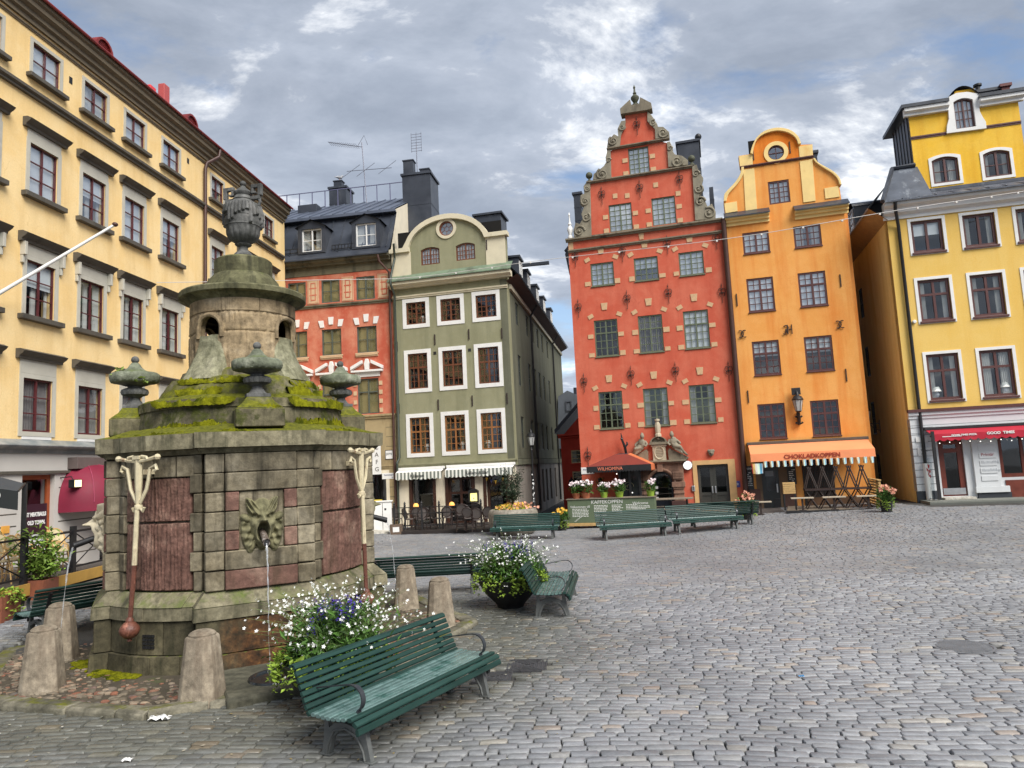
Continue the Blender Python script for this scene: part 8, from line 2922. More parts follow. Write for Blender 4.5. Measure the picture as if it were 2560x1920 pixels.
t_ = thing('number_plate', 'small blue plate right of the double door', 'sign', hw(R, u, -.02, z), R.a)
MB().box(-.13, -.02, -.13, .13, .01, .13).build('plate', plain('blue_enamel', S(56, 58, 130), .35), t_, 0, .01)
text('20', .13, white, t_, (0, -.025, 0))
u, z = R.uz(6, 978, 1275)
t_ = thing('door_intercom', 'small grey entry phone beside the double door', 'intercom', hw(R, u, -.02, z), R.a)
MB().box(-.07, -.06, -.12, .07, .01, .12).build('case', steel, t_, 0, .02)
m = MB()
for k in range(3):
 m.box(-.03, -.064, -.06 + k * .05, .03, -.06, -.03 + k * .05)
m.build('keypad', black, t_, 0)
u, z = R.uz(6, 505, 990)
t_ = thing('iron_figure_bracket', 'black iron bracket figure rising above the porch hood', 'bracket', hw(R, u, -.03, z), R.a)
m = MB()
m.tube([(.05, -.05, -.35), (.03, -.25, 0), (-.06, -.3, .3), (-.1, -.3, .62)], [.05, .06, .05, .015], 7)
m.tube([(.03, -.25, 0), (.14, -.22, .12), (.12, -.2, .22)], [.05, .05, .03], 6)
m.ball((-.08, -.3, .36), .06, 8)
m.build('forged_body', black, t_)
u, z = R.uz(10, 345, 905)
t_ = thing('hanging_plant', 'small trailing plant hanging beside the porch', 'plant', hw(R, u, -.25, z), R.a)
rnd = random.Random(17)
m = MB()
leaves(m, [(rnd.gauss(0, .09), rnd.gauss(0, .07), .15 - .5 * rnd.random()) for _ in range(160)], .09, rnd, 2)
m.build('foliage', leafm, t_, 0, fix=False)
MB().lathe([(.07, .0), (.1, .12), (.1, .14)], 12).build('pot', black, t_)
# ---- orange café
peach = plain('peach_canvas', S(244, 152, 102, .92), .85, .06, 1.2, .08, 20)
za, zb = O.uz(11, 900, 225, -.05)[1], 0
prj = 1.35
f0_, f1_ = O.uz(11, 80, 430, -prj), O.uz(11, 1808, 328, -prj)
u0_ = f0_[0]
aw = awning(O, 'awning', 'peach orange café awning of the orange house', f0_[0] + .02, f1_[0], za - .06, (f0_[1] + f1_[1]) / 2, prj, .36, peach, greyhood, 1)
text('CHOKLADKOPPEN', .23, plain('brick_red_lettering', S(150, 50, 32), .8), aw, ((f1_[0] - f0_[0]) / 2, -prj - .025, (f0_[1] + f1_[1]) / 2 - .17), sx=1.05, bold=.006)
bt = thing('flag_bunting', 'row of small rainbow flags hanging from the peach awning', 'bunting', hw(O, f0_[0], -prj - .02, (f0_[1] + f1_[1]) / 2 - .3), O.a)
rb = NT('rainbow_cloth')
sx_ = rb.n('ShaderNodeSeparateXYZ')
rb.l(rb.coord(), sx_.inputs[0])
fx = rb.math('ADD', rb.math('MULTIPLY', sx_.outputs[0], 4.2), .5)
r_ = rb.n('ShaderNodeValToRGB'); r_.color_ramp.interpolation = 'CONSTANT'
e_ = r_.color_ramp.elements
for i, c_ in enumerate((S(196, 60, 50), S(230, 190, 120), S(230, 226, 214), S(200, 220, 200), S(96, 160, 190), S(220, 226, 232))):
 if i > 1:
  e_.new(i / 6)
 e_[i].position = i / 6
 e_[i].color = (*c_, 1)
rb.l(fx, r_.inputs[0])
rb.pbr(r_.outputs[0], .85)
flm = MB().add([(-.1, 0, 0), (0, -.03, 0), (.1, .01, 0), (-.09, .02, -.26), (0, -.04, -.28), (.09, .03, -.26)], [(0, 1, 4, 3), (1, 2, 5, 4)]).data('flag', rb.m, 0)
Wd = f1_[0] - f0_[0]
for k in range(17):
 inst(flm, 'flag', bt, (.55 + (Wd - .7) * k / 16, 0, .0), (0, 0, (k % 3 - 1) * .25), (.75, 1, .9))
inst(flm, 'flag', bt, (.25, .05, -.08), (0, 0, 0), (2.2, 1, 1.5))
tt0, tt1 = O.uz(11, 600, 1285, -2.9), O.uz(11, 1935, 1222, -2.9)
t_ = thing('terrace_platform', 'grey timber platform of the orange café', 'platform', hg(O, 0, 0), O.a)
m = MB()
dz = 0
for k in range(14):
 m.box(tt0[0] + .02 * k, -2.9 + k * .2, -.2, tt1[0], -2.9 + k * .2 + .19, .10)
m.build('deck', gw, t_, 0)
MB().box(tt0[0] - .02, -2.95, -.22, tt1[0] + .02, -2.905, .12).build('edge_board', black, t_, 0)
MB().box(tt0[0] - 1.75, -2.1, -.2, tt0[0] - .02, -.1, .05).build('door_ramp', plain('dark_ramp', S(84, 78, 74), .8), t_, 0)
oz = t_.location[2] + .1
def othing(name, label, cat, u, y, group=None, z=0):
 return thing(name, label, cat, hw(O, u, y, oz + z), O.a, group)
FT = None
ftx = [O.uz(11, x, 930, -1.9)[0] for x in (830, 1020, 1200, 1390, 1570, 1740)]
for k, u in enumerate(ftx[:-1]):
 uu = (u + ftx[k + 1]) / 2
 lb = ['folding table at the left end of the café row beside the slatted box', 'second folding table from the slatted box', 'middle folding table of the café row', 'fourth folding table before the orange wall', 'folding table at the right end of the café row'][k]
 if FT is None:
  FT = othing('folding_table', lb, 'table', uu, -1.9, 'folded tables stacked on the orange café terrace')
  w = (ftx[1] - ftx[0]) * .96
  m = MB()
  for q_ in range(5):
   m.box(-w / 2, -.34 + q_ * .14, .70, w / 2, -.34 + q_ * .14 + .125, .725)
  m.build('table_top', dkcane, FT, 0)
  for sy in (-.28, .28):
   m = MB()
   for s in (-1, 1):
    m.tube([(s * w * .45, sy, .0), (-s * w * .45, sy, .70)], .024, 5)
   m.build('leg', darkiron, FT)
 else:
  copy_tree(FT, None, hw(O, uu, -1.9, oz), O.a, lb)
UT = None
for k, u in enumerate(ftx[:-1]):
 uu = (u + ftx[k + 1]) / 2
 lb = ['upturned table with its legs in the air at the left end of the stack', 'second upturned table of the stack before the dark shutter', 'middle upturned table of the stack', 'fourth upturned table, legs against the orange wall', 'upturned table at the right end of the stack by the slatted screen'][k]
 if UT is None:
  UT = othing('upturned_table', lb, 'table', uu, -1.9, 'upturned tables stacked on the orange café terrace', .728)
  w = (ftx[1] - ftx[0]) * .96
  m = MB()
  for q_ in range(5):
   m.box(-w / 2, -.34 + q_ * .14, 0, w / 2, -.34 + q_ * .14 + .125, .025)
  m.build('table_top', dkcane, UT, 0)
  for sy in (-.26, .26):
   m = MB()
   for s in (-1, 1):
    m.tube([(s * w * .47, sy, .02), (-s * w * .08, sy, .86)], .026, 5)
   m.build('leg', darkiron, UT)
 else:
  copy_tree(UT, None, hw(O, uu, -1.9, oz + .728), O.a, lb)
SB = None
for x, y, lb in ((805, 1050, 'plank stool before the slatted box on the café platform'), (1245, 1040, 'plank stool in the middle of the café platform edge'), (1715, 1022, 'plank stool near the slatted screen at the platform edge'), (228, 1120, 'plank stool standing off the platform before the green black door')):
 off = -2.7
 u, z = O.uz(11, x, y, off)
 if SB is None:
  SB = othing('plank_stool', lb, 'stool', u, off, 'T shaped plank stools of the orange café')
  MB().box(-.4, -.13, .44, .4, .13, .49).build('seat', plain('pale_worn_plank', S(170, 158, 138), .8, .15, 6, .2, 20), SB, 0, .01)
  MB().box(-.035, -.035, .0, .035, .035, .439).build('post', darkiron, SB, 0)
  MB().box(-.12, -.12, 0, .12, .12, .02).build('foot_plate', darkiron, SB, 0)
 else:
  copy_tree(SB, None, hw(O, u, off, oz - (.1 if x < 300 else 0)), O.a, lb)
u, z = O.uz(11, 625, 950, -2.2)
t_ = othing('slatted_stand', 'pale slatted box on a black stand beside the blue black door of the café', 'stand', u, -2.2)
m = MB()
for k in range(6):
 m.box(-.22, -.15, .62 + k * .072, .22, .15, .62 + k * .072 + .062)
m.build('slatted_box', lt, t_, 0, .006)
m = MB()
for sx in (-.2, .2):
 for sy in (-.13, .13):
  m.box(sx - .02, sy - .02, 0, sx + .02, sy + .02, .615)
m.build('stand_legs', black, t_, 0)
u = O.uz(11, 1750, 1000, -1.6)[0]
t_ = othing('slatted_screen', 'light timber slatted screen closing the right end of the café terrace', 'screen', u + .12, -.6)
m = MB()
for k in range(9):
 m.box(0, -2.0, .05 + k * .105, .03, 0, .05 + k * .105 + .07)
for y in (-2.0, -1.0, -.05):
 m.box(.031, y, 0, .08, y + .05, 1.0)
m.box(-.02, -2.05, 1.0, .1, 0, 1.04)
m.build('slats', lt, t_, 0)
def blackboard(label, x0, y0, x1, y1, seed, head):
 a, b = O.uz(11, x0, y0, -.06), O.uz(11, x1, y1, -.06)
 t_ = thing('blackboard', label, 'menu board', hw(O, (a[0] + b[0]) / 2, -.06, b[1]), O.a)
 w, h = b[0] - a[0], a[1] - b[1]
 MB().box(-w / 2, -.03, 0, w / 2, .02, h).build('slate', plain('chalkboard', (.03, .034, .036), .7, .2) if 'chalkboard' not in bpy.data.materials else bpy.data.materials['chalkboard'], t_, 0, .01)
 rnd = random.Random(seed)
 m = MB()
 z = h - .3
 while z > .1:
  x = -w / 2 + .06
  while x < w / 2 - .1:
   l = rnd.uniform(.03, .1)
   if rnd.random() < .75:
    m.box(x, -.034, z, min(x + l, w / 2 - .04), -.029, z + .028)
   x += l + .02
  z -= .075
 m.build('chalk_lines', chalk, t_, 0)
 text(head, .12, chalk, t_, (0, -.035, h - .12), depth=.002)
blackboard('tall blackboard menu at the left edge of the orange house', 12, 582, 142, 905, 1, 'DRINKS')
blackboard('tall blackboard menu right of the green black café door', 585, 540, 732, 830, 2, 'CAKES')
# ---- pizzeria on the right
t0_, t1_ = Y.uz(12, 470, 1400, -.9), Y.uz(12, 1770, 1330, -.9)
zt_ = .56
t_ = thing('entrance_platform', 'long grey timber step before the pizzeria', 'step', hw(Y, 0, 0, 0), Y.a)
m = MB()
ex0 = Y.uz(12, 470, 1400, -1.25)[0]
for k in range(8):
 m.box(ex0, -1.25 + k * .155, -.1, YW, -1.25 + k * .155 + .147, .52)
m.build('boards', plain('grey_green_timber', S(118, 120, 112), .8, .15, 4, .25, 20), t_, 0)
MB().box(ex0 - .02, -1.29, -.1, YW, -1.256, .47).build('riser', plain('dark_grey_timber', S(92, 94, 88), .8, .12, 3, .2, 20), t_, 0)
MB().box(da[0] - .1, -.55, .521, db[0] + .1, .1, .6).build('door_step', pv, t_, 0, .01)
crim = plain('crimson_canvas', S(172, 22, 46), .75, .1, 2, .08, 30)
wl0 = Y.uz(12, 490, 470, -.75)
aw = awning(Y, 'awning', 'crimson awning with white lettering over the pizzeria', wl0[0], YW - .2, wl0[1] + .17, wl0[1] - .02, .75, .26, crim, black, 30)
zz_ = wl0[1] - .12
text('GOOD TIMES PIZZA', .085, white, aw, (Y.uz(12, 940, 480, -.77)[0] - wl0[0], -.775, zz_ + .03), sx=1.1, bold=.004)
text('GOOD  TIMES', .13, white, aw, (Y.uz(12, 1447, 455, -.77)[0] - wl0[0], -.775, zz_ + .04), sx=1.1, bold=.005)
MB().box(.35, -.772, zz_ - .02, 1.0, -.768, zz_ + .005).build('white_line', white, aw, 0)
m = MB()
for k in range(14):
 m.ball((.3 + k * .34, -.55, zz_ - .24 + .03 * math.sin(k * 2.4)), .018, 8)
m.build('bulbs', bul.m, aw)
MB().box(wl0[0] - wl0[0] - .02, -.8, .55, .08, -.7, wl0[1] + .1).build('post', black, aw, 0)
ux, zx = Y.uz(12, 748, 545)
t_ = thing('wreath', 'round wire ring above the pizzeria door', 'ornament', hw(Y, ux, .1, zx), Y.a)
MB().tube([(.2 * math.cos(a), -.02, .2 * math.sin(a)) for a in [2 * PI * k / 24 for k in range(24)]], .02, 6, True).build('ring', plain('grey_wire', (.2, .2, .2), .6), t_)
for x, y, w, h, lb, tx_ in ((355, 545, .42, .2, 'small white plate with the letter T behind the drainpipe', 'T7'), (425, 712, .62, .32, 'white street name plate left of the pizzeria post', 'Trångsund')):
 u, z = Y.uz(12, x, y, -.06)
 t_ = thing('street_sign', lb, 'sign', hw(Y, u, -.06, z), Y.a)
 MB().box(-w / 2, -.012, -h / 2, w / 2, .01, h / 2).build('plate', white, t_, 0, .006)
 text(tx_, .1, black, t_, (0, -.016, .05))
 if w > .5:
  text('2–18', .09, black, t_, (-.12, -.016, -.08))
u, z = Y.uz(12, 470, 1000, -.5)
t_ = thing('glass_windscreen', 'upright clear glass panel with a red sticker left of the pizzeria post', 'screen', hw(Y, u, -.45, .55), Y.a)
MB().box(-.02, -.4, .02, .0, .4, 1.55).build('pane', glassA, t_, 0)
MB().box(-.03, -.42, 0, .01, .42, .03).build('foot_rail', steel, t_, 0)
m = MB(); rnd = random.Random(3)
for k in range(12):
 m.cbox((-.024, rnd.gauss(0, .1), 1.1 + rnd.gauss(0, .15)), (.006, .08, .1))
m.build('sticker', crim, t_, 0)
u, z = Y.uz(12, 942, 1090, .1)
t_ = thing('door_sticker', 'small white and red sticker in the pizzeria door', 'sticker', hw(Y, u, .17, z), Y.a)
MB().box(-.07, -.008, -.08, .07, .0, .08).build('card', white, t_, 0)
MB().box(-.045, -.012, -.05, .045, -.0085, .04).build('mark', crim, t_, 0)
shade = plain('white_lamp_shade', (.78, .77, .72), .8, .05)
china = plain('white_blue_china', (.6, .62, .68), .3, .15, 20)
TL = None
for x, y, r_, lb in ((780, 805, 0, 'white shaded table lamp in the lower left window of the yellow house'), (1252, 775, 0, 'white shaded table lamp in the lower window nearest the right edge')):
 u, z = Y.uz(8, x, y, .28)
 loc = hw(Y, u, .26, 4.36)
 if TL is None:
  TL = thing('table_lamp', lb, 'lamp', loc, 0, 'lamps in the windows of the yellow house')
  MB().lathe([(.08, 0), (.08, .02), (.04, .05), (.09, .12), (.1, .18), (.06, .26), (.03, .3)], 14).build('foot', china, TL)
  MB().lathe([(.19, .28), (.1, .46), (.09, .46)], 18).build('lamp_shade', shade, TL)
 else:
  copy_tree(TL, None, loc, 0, lb)
for u, z0, lb in ((1.38, 9.51, 'top left'), (4.82, 9.51, 'top right'), (1.4, 3.43, 'lowest left'), (3.12, 3.43, 'lowest middle'), (4.35, 3.43, 'lowest right')):
 l_ = copy_tree(TL, None, hw(G, u, .25, z0), 0, 'small white lamp standing in the %s window of the green house' % lb)
 l_['group'] = 'lamps in the windows of the green house'
 l_.scale = (.75, .75, .75)
t_ = thing('alarm_box', 'small round alarm box beside the second floor window of the yellow house', 'alarm', hw(Y, *[(lambda q_: q_[0])(Y.uz(8, 622, 290)), 0, Y.uz(8, 622, 290)[1]]), Y.a)
m = MB(); m.X = Matrix.Rotation(PI / 2, 4, 'X')
m.lathe([(.07, 0), (.07, .08), (.05, .1), (0, .1)], 14); m.build('case', white, t_)
# ---- the terrace along the left house
dk = thing('terrace_deck', 'raised timber deck with yellow edge board before the long yellow house', 'deck', (0, 0, 0), 0)
zz0 = .42
lx = lambda y: -13.36 + (y - 10) * math.tan(PI / 2 - A_LEFT)
gd = plain('grey_deck_boards', S(88, 82, 76), .8, .2, 4, .2, 20)
m = MB()
y = 12.6
while y < 17.4:
 m.add([(lx(y) + .05, y, zz0 + .32), (-9.72, y, zz0 + .32), (-9.72, y + .14, zz0 + .32), (lx(y) + .05, y + .14, zz0 + .32), (lx(y) + .05, y, zz0 + .2), (-9.72, y, zz0 + .2), (-9.72, y + .14, zz0 + .2), (lx(y) + .05, y + .14, zz0 + .2)],
          [(0, 1, 2, 3), (4, 7, 6, 5), (0, 4, 5, 1), (1, 5, 6, 2), (2, 6, 7, 3), (3, 7, 4, 0)])
 y += .15
m.build('boards', gd, dk, 0)
ply = plain('yellow_plywood_edge', S(190, 150, 74, .9), .7, .15, 3, .1, 20)
m = MB()
m.box(-9.72, 12.55, zz0 + .10, -9.68, 17.4, zz0 + .33)
m.box(-12.6, 12.55, zz0 + .10, -9.721, 12.59, zz0 + .33)
m.build('edge_board', ply, dk, 0)
MB().box(-12.6, 12.6, zz0 - .3, -9.75, 17.4, zz0 + .099).build('under_frame', black, dk, 0)
rl = thing('terrace_railing', 'black railing with crossed bars along the yellow edged deck', 'railing', (-9.78, 12.7, zz0 + .32), 0)
pmr = MB().box(-.05, -.05, -.1, .05, .05, 1.0).data('post', black, 0)
ys_ = [0.0, 1.55, 3.1, 4.6]
for y in ys_:
 inst(pmr, 'post', rl, (0, y, 0))
for a, b in zip(ys_[:-1], ys_[1:]):
 m = MB()
 m.box(-.015, a + .05, .86, .015, b - .05, .9)
 m.box(-.015, a + .05, .1, .015, b - .05, .14)
 m.tube([(0, a + .05, .14), (0, b - .05, .86)], .014, 5)
 m.tube([(0, a + .05, .86), (0, b - .05, .14)], .014, 5)
 m.build('railing_panel', black, rl, 0)
WC = None
for x, y, rz, z, lb in ((-10.3, 14.5, 1.7, 0, 'straw cane chair leaning against the deck railing nearest the bushy plant'), (-10.35, 15.0, 1.5, 0, 'second straw cane chair by the deck railing'), (-10.5, 15.5, 1.9, .0, 'straw cane chair in the middle of the deck with its round back up'), (-10.3, 16.2, 2.2, 0, 'straw cane chair turned towards the deck steps'),
     (-10.6, 16.7, 1.2, 0, 'straw cane chair at the far end of the deck behind the crossed bars'), (-11.2, 15.2, 1.4, .0, 'straw cane chair standing back by the poster'), (-11.3, 16.0, 1.6, .0, 'straw cane chair standing back before the dark doorway')):
 loc = (x, y, zz0 + .32 + z)
 if WC is None:
  WC = make_chair(lb, loc, rz, cane, wicker, 'straw cane chairs on the left deck')
 else:
  copy_tree(WC, None, loc, rz, lb)
# corten planters and plants
cort = plain('rusted_steel', S(124, 74, 56, .9), .85, .2, 2.5, .2, 30, dirt=(S(150, 88, 60), 1.8, .52))
def corten(x0, y0, x1, y1, h, label):
 t_ = thing('steel_planter', label, 'planter', gp((x0 + x1) / 2, (y0 + y1) / 2), 0, 'rusty steel planters by the left deck')
 w, d = (x1 - x0) / 2, (y1 - y0) / 2
 m = MB()
 m.box(-w, -d, -.1, w, -d + .02, h); m.box(-w, d - .02, -.1, w, d, h)
 m.box(-w, -d + .021, -.1, -w + .02, d - .021, h); m.box(w - .02, -d + .021, -.1, w, d - .021, h)
 m.build('steel_sides', cort, t_, 0)
 MB().box(-w + .021, -d + .021, 0, w - .021, d - .021, h - .08).build('earth', soil, t_, 0)
 return t_
corten(-10.4, 13.0, -9.3, 13.5, .42, 'long rusty steel planter at the left edge behind the bench')
corten(-9.88, 14.3, -9.42, 14.78, .44, 'square rusty steel planter under the bushy shrub')
rnd = random.Random(31)
t_ = thing('shrub', 'bushy light green shrub in the square rusty planter', 'shrub', gp(-9.72, 14.55, .34))
m = MB()
stems = []
for k in range(14):
 a = rnd.uniform(0, 6.28)
 h = rnd.uniform(.5, 1.35)
 e = (rnd.uniform(.1, .45) * math.cos(a), rnd.uniform(.1, .45) * math.sin(a), h * .78)
 m.tube([(0, 0, 0), (e[0] * .4, e[1] * .4, h * .5), e], [.02, .014, .006], 5)
 stems.append(e)
m.build('trunk', plain('brown_bark', S(84, 66, 48), .9), t_)
lg = plain('fresh_green_leaf', S(122, 150, 62), .55, .3, 8, .05, spec=.35, isl=.4)
m = MB()
for e in stems:
 for j in range(70):
  q_ = rnd.uniform(.35, 1.08)
  leaves(m, [(e[0] * q_ + rnd.gauss(0, .09), e[1] * q_ + rnd.gauss(0, .09), e[2] * q_ + rnd.gauss(0, .08))], .13, rnd, 2.4)
m.build('foliage', lg, t_, 0, fix=False)
t_ = thing('trailing_plant', 'lime leaves trailing over the edge of the long rusty planter', 'plant', gp(-9.5, 13.3, .4))
m = MB()
pts = []
for k in range(26):
 a = rnd.uniform(-2.6, .6)
 ln = rnd.uniform(.1, .55)
 for j in range(16):
  q_ = rnd.random()
  pts.append(((.14 + .16 * min(1, q_ * 2)) * math.cos(a) + rnd.gauss(0, .02), (.14 + .16 * min(1, q_ * 2)) * math.sin(a) + rnd.gauss(0, .02), .12 - ln * q_ * q_))
leaves(m, pts, .075, rnd, 1.7)
m.build('foliage', leafl, t_, 0, fix=False)
t_ = thing('spiky_plant', 'dark red spiky plant in the long rusty planter', 'plant', gp(-9.95, 13.25, .32))
m = MB()
m.tube([(0, 0, 0), (.01, 0, .45)], .035, 7)
m.build('stem', plain('dark_stem', S(66, 48, 40), .9), t_)
m = MB()
for k in range(80):
 a, el = rnd.uniform(0, 6.28), rnd.uniform(.25, 1.45)
 L_ = rnd.uniform(.45, .75)
 d = Vector((math.cos(a) * math.cos(el), math.sin(a) * math.cos(el), math.sin(el)))
 w = d.cross(Vector((0, 0, 1))).normalized() * .022
 p0 = Vector((.01, 0, .42))
 dr = Vector((0, 0, -.12 * (1.5 - el)))
 m.add([p0 - w * .5, p0 + w * .5, p0 + d * L_ * .5 + w, p0 + d * L_ * .5 - w, p0 + d * L_ + dr], [(0, 1, 2, 3), (3, 2, 4)])
m.build('leaves', plain('burgundy_leaf', S(104, 44, 50), .5, .3, 8, .05, isl=.4), t_, 0)
# dark parasol roof, poster, burgundy hood, lamps and pipes on the left house
dkc = plain('charcoal_canvas', S(58, 62, 66), .85, .12, 2, .08, 30)
a = L.uz(9, 10, 1180, -1.6)
t_ = thing('terrace_canopy', 'charcoal canopy with lettered valance at the left edge over the deck', 'awning', (0, 0, 0), 0)
q_ = [at_depth(-60, 900 + 1150 / 4.147, 14.5), at_depth(258 / 4.147, 900 + 1280 / 4.147, 14.5), at_depth(190 / 4.147, 900 + 1360 / 4.147, 12.9), at_depth(-80, 900 + 1290 / 4.147, 12.9)]
MB().add([tuple(v) for v in q_], [(0, 1, 2, 3)]).build('roof_cloth', dkc, t_, 0)
r2_ = [q_[3], q_[2], q_[2] + Vector((0, 0, -.34)), q_[3] + Vector((0, 0, -.34))]
MB().add([tuple(v) for v in r2_], [(0, 1, 2, 3)]).build('valance', plain('black_canvas', S(34, 38, 38), .85), t_, 0)
MB().tube([q_[2], q_[1]], .02, 5).build('side_bar', black, t_)
MB().tube([q_[1], (q_[1].x, q_[1].y, .5)], .05, 6).build('post', black, t_)
dirv = (q_[2] - q_[3]).normalized()
text('FOOD', .22, white, t_, tuple(q_[2] + dirv * -.62 + Vector((0, -.02, -.18))), rot=(PI / 2, 0, math.atan2(dirv.y, dirv.x)), depth=.002)
u, z = L.uz(9, 380, 1560)
pst = thing('poster', 'dark purple meatball poster in the orange framed shop window', 'poster', hw(L, 8.6, .05, .55), L.a)
MB().box(-.42, .0, .0, .42, .02, 1.65).build('sheet', plain('purple_poster', S(52, 22, 36), .5), pst, 0)
text('BEST MEATBALLS', .135, white, pst, (.0, -.004, 1.38), depth=.002, bold=.008, sx=.75)
text('IN OLD TOWN.', .135, white, pst, (.0, -.004, 1.17), depth=.002, bold=.008, sx=.75)
m = MB(); m.X = Matrix.Translation((0, 0, .5)) @ Matrix.Rotation(PI / 2, 4, 'X')
m.lathe([(0, .012), (.26, .012), (.37, .03), (.385, .03)], 32)
m.build('printed_plate', plain('plate_white', (.72, .72, .72), .4), pst, 40)
m = MB(); rnd = random.Random(5)
for k in range(9):
 m.ball((rnd.gauss(.0, .1), -.03, .52 + rnd.gauss(0, .07)), .065, 10, (1, .4, 1))
m.build('printed_meatballs', plain('meat_red', S(110, 40, 36), .4, .4, 20), pst)
t_ = thing('dome_awning', 'burgundy half dome awning beside the fountain over a dark doorway', 'awning', hw(L, L.uz(9, 835, 1350, -.7)[0] + 1.15, 0, 0), L.a)
m = MB()
rg = []
for i in range(9):
 a = PI / 2 * i / 8
 rg.append([(-1.15 * math.cos(PI * j / 16) * (.3 + .7 * math.sin(a)), -.06 - 1.1 * math.sin(PI * j / 16) * (math.sin(a) * .9 + .1) , 2.15 + 1.05 * math.cos(a) * 1.0) for j in range(17)])
m.rings(rg, False, False)
m.rings([[(p_[0], p_[1], 2.15) for p_ in rg[-1]], [(p_[0], p_[1], 1.92) for p_ in rg[-1]]], False, False)
burg = plain('burgundy_canvas', S(118, 18, 46), .7, .12, 2, .1, 30)
m.build('cloth', burg, t_, 40)
for j in (4, 8, 12):
 MB().tube([(r_[j][0], r_[j][1] - .01, r_[j][2] + .005) for r_ in rg], .012, 4).build('rib', plain('rib_piping', S(150, 60, 84), .7) if 'rib_piping' not in bpy.data.materials else bpy.data.materials['rib_piping'], t_)
fl_ = thing('floodlight', 'black floodlight bracketed above the meatball poster', 'floodlight', hw(L, 9.35, -.02, 2.75), L.a)
MB().tube([(0, 0, .1), (0, -.35, .12), (0, -.42, 0)], .015, 5).build('arm', black, fl_)
MB().box(-.15, -.55, -.18, .15, -.38, .04).build('lamp_body', black, fl_, 0, .015)
spl = NT('warm_lit_lens'); spl.pbr((.9, .8, .5), .4, None, 0, .4, **{'Emission Color': (1, .75, .35), 'Emission Strength': .5})
MB().quad((-.13, -.551, -.16), (.13, -.551, -.16), (.13, -.551, .02), (-.13, -.551, .02)).build('lens', spl.m, fl_, 0)
t_ = thing('ventilation_duct', 'brown metal box below the grey ledge of the long yellow house', 'duct', hw(L, 9.6, -.05, 2.98), L.a)
MB().box(0, -.3, .1, 2.0, 0, .42).build('duct_box', plain('brown_duct', S(96, 84, 80), .6, .2, 3, .1, 10), t_, 0, .01)
t_ = thing('wall_sign', 'small orange and grey plates on the boarded wall left of the poster', 'sign', hw(L, 7.55, -.06, 1.35), L.a)
MB().box(-.12, -.02, .2, .12, .0, .38).build('orange_plate', plain('amber_plate', S(220, 160, 70), .5), t_, 0)
MB().box(-.12, -.02, -.12, .12, .0, .08).build('grey_plate', greyhood, t_, 0)
# flagpole
p1 = L.uz(1, 738, 1460, -2.2)
p0 = L.uz(2, 0, 440, -.2)
a_, b_ = Vector(hw(L, p0[0] - .3, 0, p0[1] - .35)), Vector(hw(L, p1[0], -2.2, p1[1]))
fpo = thing('flagpole', 'white slanting flagpole fixed to the long yellow house', 'flagpole', tuple(a_))
d = b_ - a_
MB().tube([(0, 0, 0), tuple(d)], [.05, .035], 10).build('pole', white, fpo)
m = MB(); m.ball(tuple(d * 1.01), .075, 12, (1, 1, .8)); m.build('knob', plain('dark_knob', S(70, 44, 40), .5), fpo)
MB().box(-.1, -.1, -.15, .1, .1, .15).build('socket', black, fpo, 0, .02)
# red panel antennas on the left roof
for k, (x0, y0, x1, y1, lb, cc) in enumerate(((940, 535, 1000, 625, 'shorter bright red panel antenna on the left roof', S(214, 62, 66)), (1032, 528, 1102, 712, 'taller brick red panel antenna on the left roof', S(176, 80, 76)))):
 off = 1.0
 a, b = L.uz(1, x0, y0, off), L.uz(1, x1, y1, off)
 w = .35
 t_ = thing('panel_antenna', lb, 'antenna', hw(L, a[0] + .3, off, b[1] - .8), L.a, 'red panel antennas on the left roof')
 MB().box(-w / 2, -.13, .3, w / 2, .13, a[1] - b[1] + .8).build('cover', plain('red_antenna_paint_%s' % ('light' if k == 0 else 'dark'), cc, .5, .06), t_, 0, .02)
 MB().tube([(0, .05, -.6), (0, .05, .45)], .04, 6).build('mast', black, t_)
# overhead wire with tiny lamps across the square
def wire_pts(a, b, sag, n=50):
 a, b = Vector(a), Vector(b)
 return [a + (b - a) * t_ / n + Vector((0, 0, -sag * 4 * (t_ / n) * (1 - t_ / n))) for t_ in range(n + 1)]
grw = plain('pale_wire', S(196, 192, 186), .5, .05)
WA = at_depth(1012 / 2.592, 560 + 380 / 2.592, 22.0)
ul, zl = L.uz(2, 1015, 380, -.05)
w0 = hw(L, ul, -.05, zl)
pts_ = [Vector(w0), at_depth(985, 697, 30.4), at_depth(1360, 650, 29.0), at_depth(1830, 595, 26.5), at_depth(2230, 528, 25.5), at_depth(2560, 478, 25.3)]
wt_ = thing('overhead_wire', 'thin pale cable with tiny lamps strung across the whole square', 'cable', (0, 0, 0))
full = []
for i in range(len(pts_) - 1):
 for t_ in range(12):
  q_ = t_ / 12
  p_0, p_1, p_2, p_3 = pts_[max(0, i - 1)], pts_[i], pts_[i + 1], pts_[min(len(pts_) - 1, i + 2)]
  full.append(.5 * ((2 * p_1) + (p_2 - p_0) * q_ + (2 * p_0 - 5 * p_1 + 4 * p_2 - p_3) * q_ * q_ + (3 * p_1 - p_0 - 3 * p_2 + p_3) * q_ ** 3))
full.append(pts_[-1])
full = [full[0]] + full[12:]
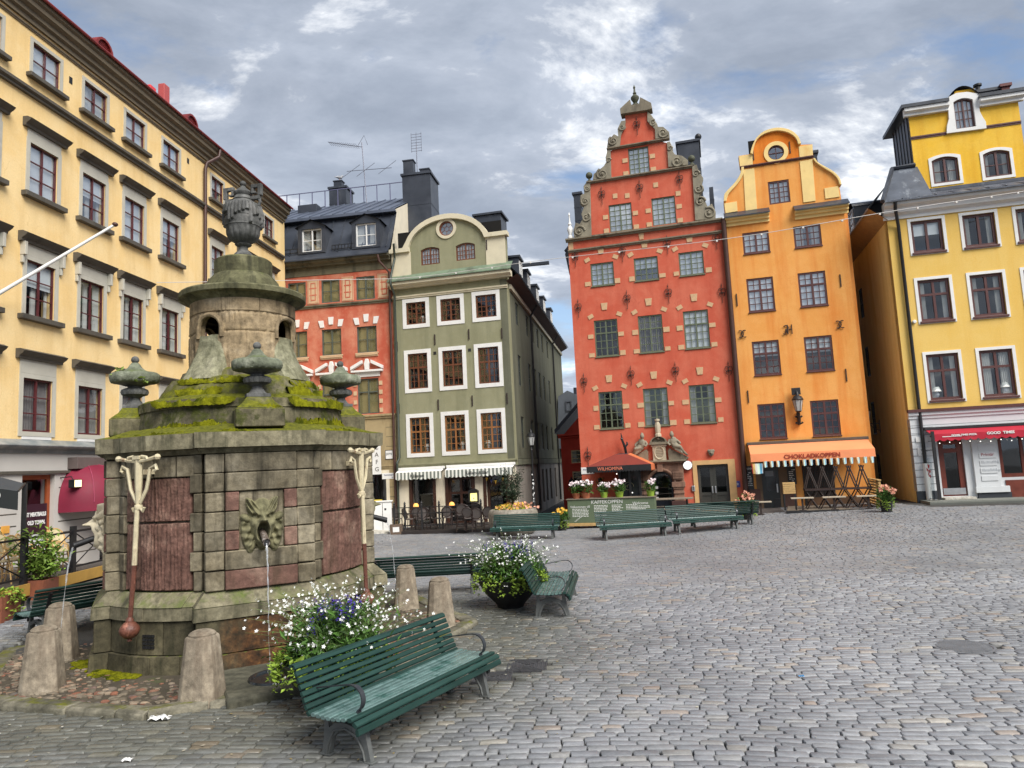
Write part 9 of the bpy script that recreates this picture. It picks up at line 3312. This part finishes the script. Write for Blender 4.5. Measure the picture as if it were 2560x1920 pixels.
MB().tube(full, .012, 5).build('cable', grw, wt_)
m = MB()
for k in range(3, len(full), 3):
 m.cbox(tuple(full[k] + Vector((0, 0, -.03))), (.07, .05, .07))
m.build('small_lamps', grw, wt_, 0)
# a gull on the small chimney, litter on the paving
bx = hw(P, 1.25, 6.6, 19.98)
bd = thing('gull', 'gull perched on the smaller chimney of the mansard house', 'bird', bx, .6)
m = MB()
m.ball((0, 0, .2), .11, 12, (1.7, .9, .9))
m.ball((.17, 0, .32), .065, 10)
m.tube([(.1, 0, .22), (.17, 0, .31)], [.07, .05], 8)
m.tube([(-.1, 0, .2), (-.34, 0, .17)], [.07, .015], 6)
m.tube([(.22, 0, .32), (.3, 0, .305)], [.018, .005], 5)
gb = obj('body', remesh(m, .02, 2), plain('gull_grey', (.35, .36, .38), .8, .3, 6), bd)
m = MB()
for sy in (-.04, .04):
 m.tube([(0, sy, .12), (0, sy, 0), (.05, sy, 0)], .008, 4)
m.build('legs', plain('gull_leg', S(190, 130, 90), .7), bd)
rnd = random.Random(77)
for k, (px, py, s, lb) in enumerate(((400, 1795, .11, 'crumpled white paper lying before the kerb of the fountain'), (318, 1898, .05, 'small white scrap of paper near the bottom left corner'), (2003, 1690, .03, 'tiny blue and white bottle cap out on the open cobbles'))):
 d = ray(px, py)
 p = CAM + d * ((CAMH - .02) / -d.z)
 m = MB()
 n = 7
 vs = [(s * (i / n - .5) * 2 + rnd.gauss(0, s * .08), s * .55 * (j / n - .5) * 2 + rnd.gauss(0, s * .08), abs(rnd.gauss(.012, s * .18))) for j in range(n + 1) for i in range(n + 1)]
 m.add(vs, [(j * (n + 1) + i, j * (n + 1) + i + 1, (j + 1) * (n + 1) + i + 1, (j + 1) * (n + 1) + i) for j in range(n) for i in range(n)])
 o = m.build('paper_scrap' if k < 2 else 'bottle_cap', white if k < 2 else plain('blue_cap', S(60, 130, 180), .4), None, 30, fix=False)
 o.location = (p.x, p.y, float(gz(p.x, p.y)) + .008)
 tag(o, lb, 'litter')
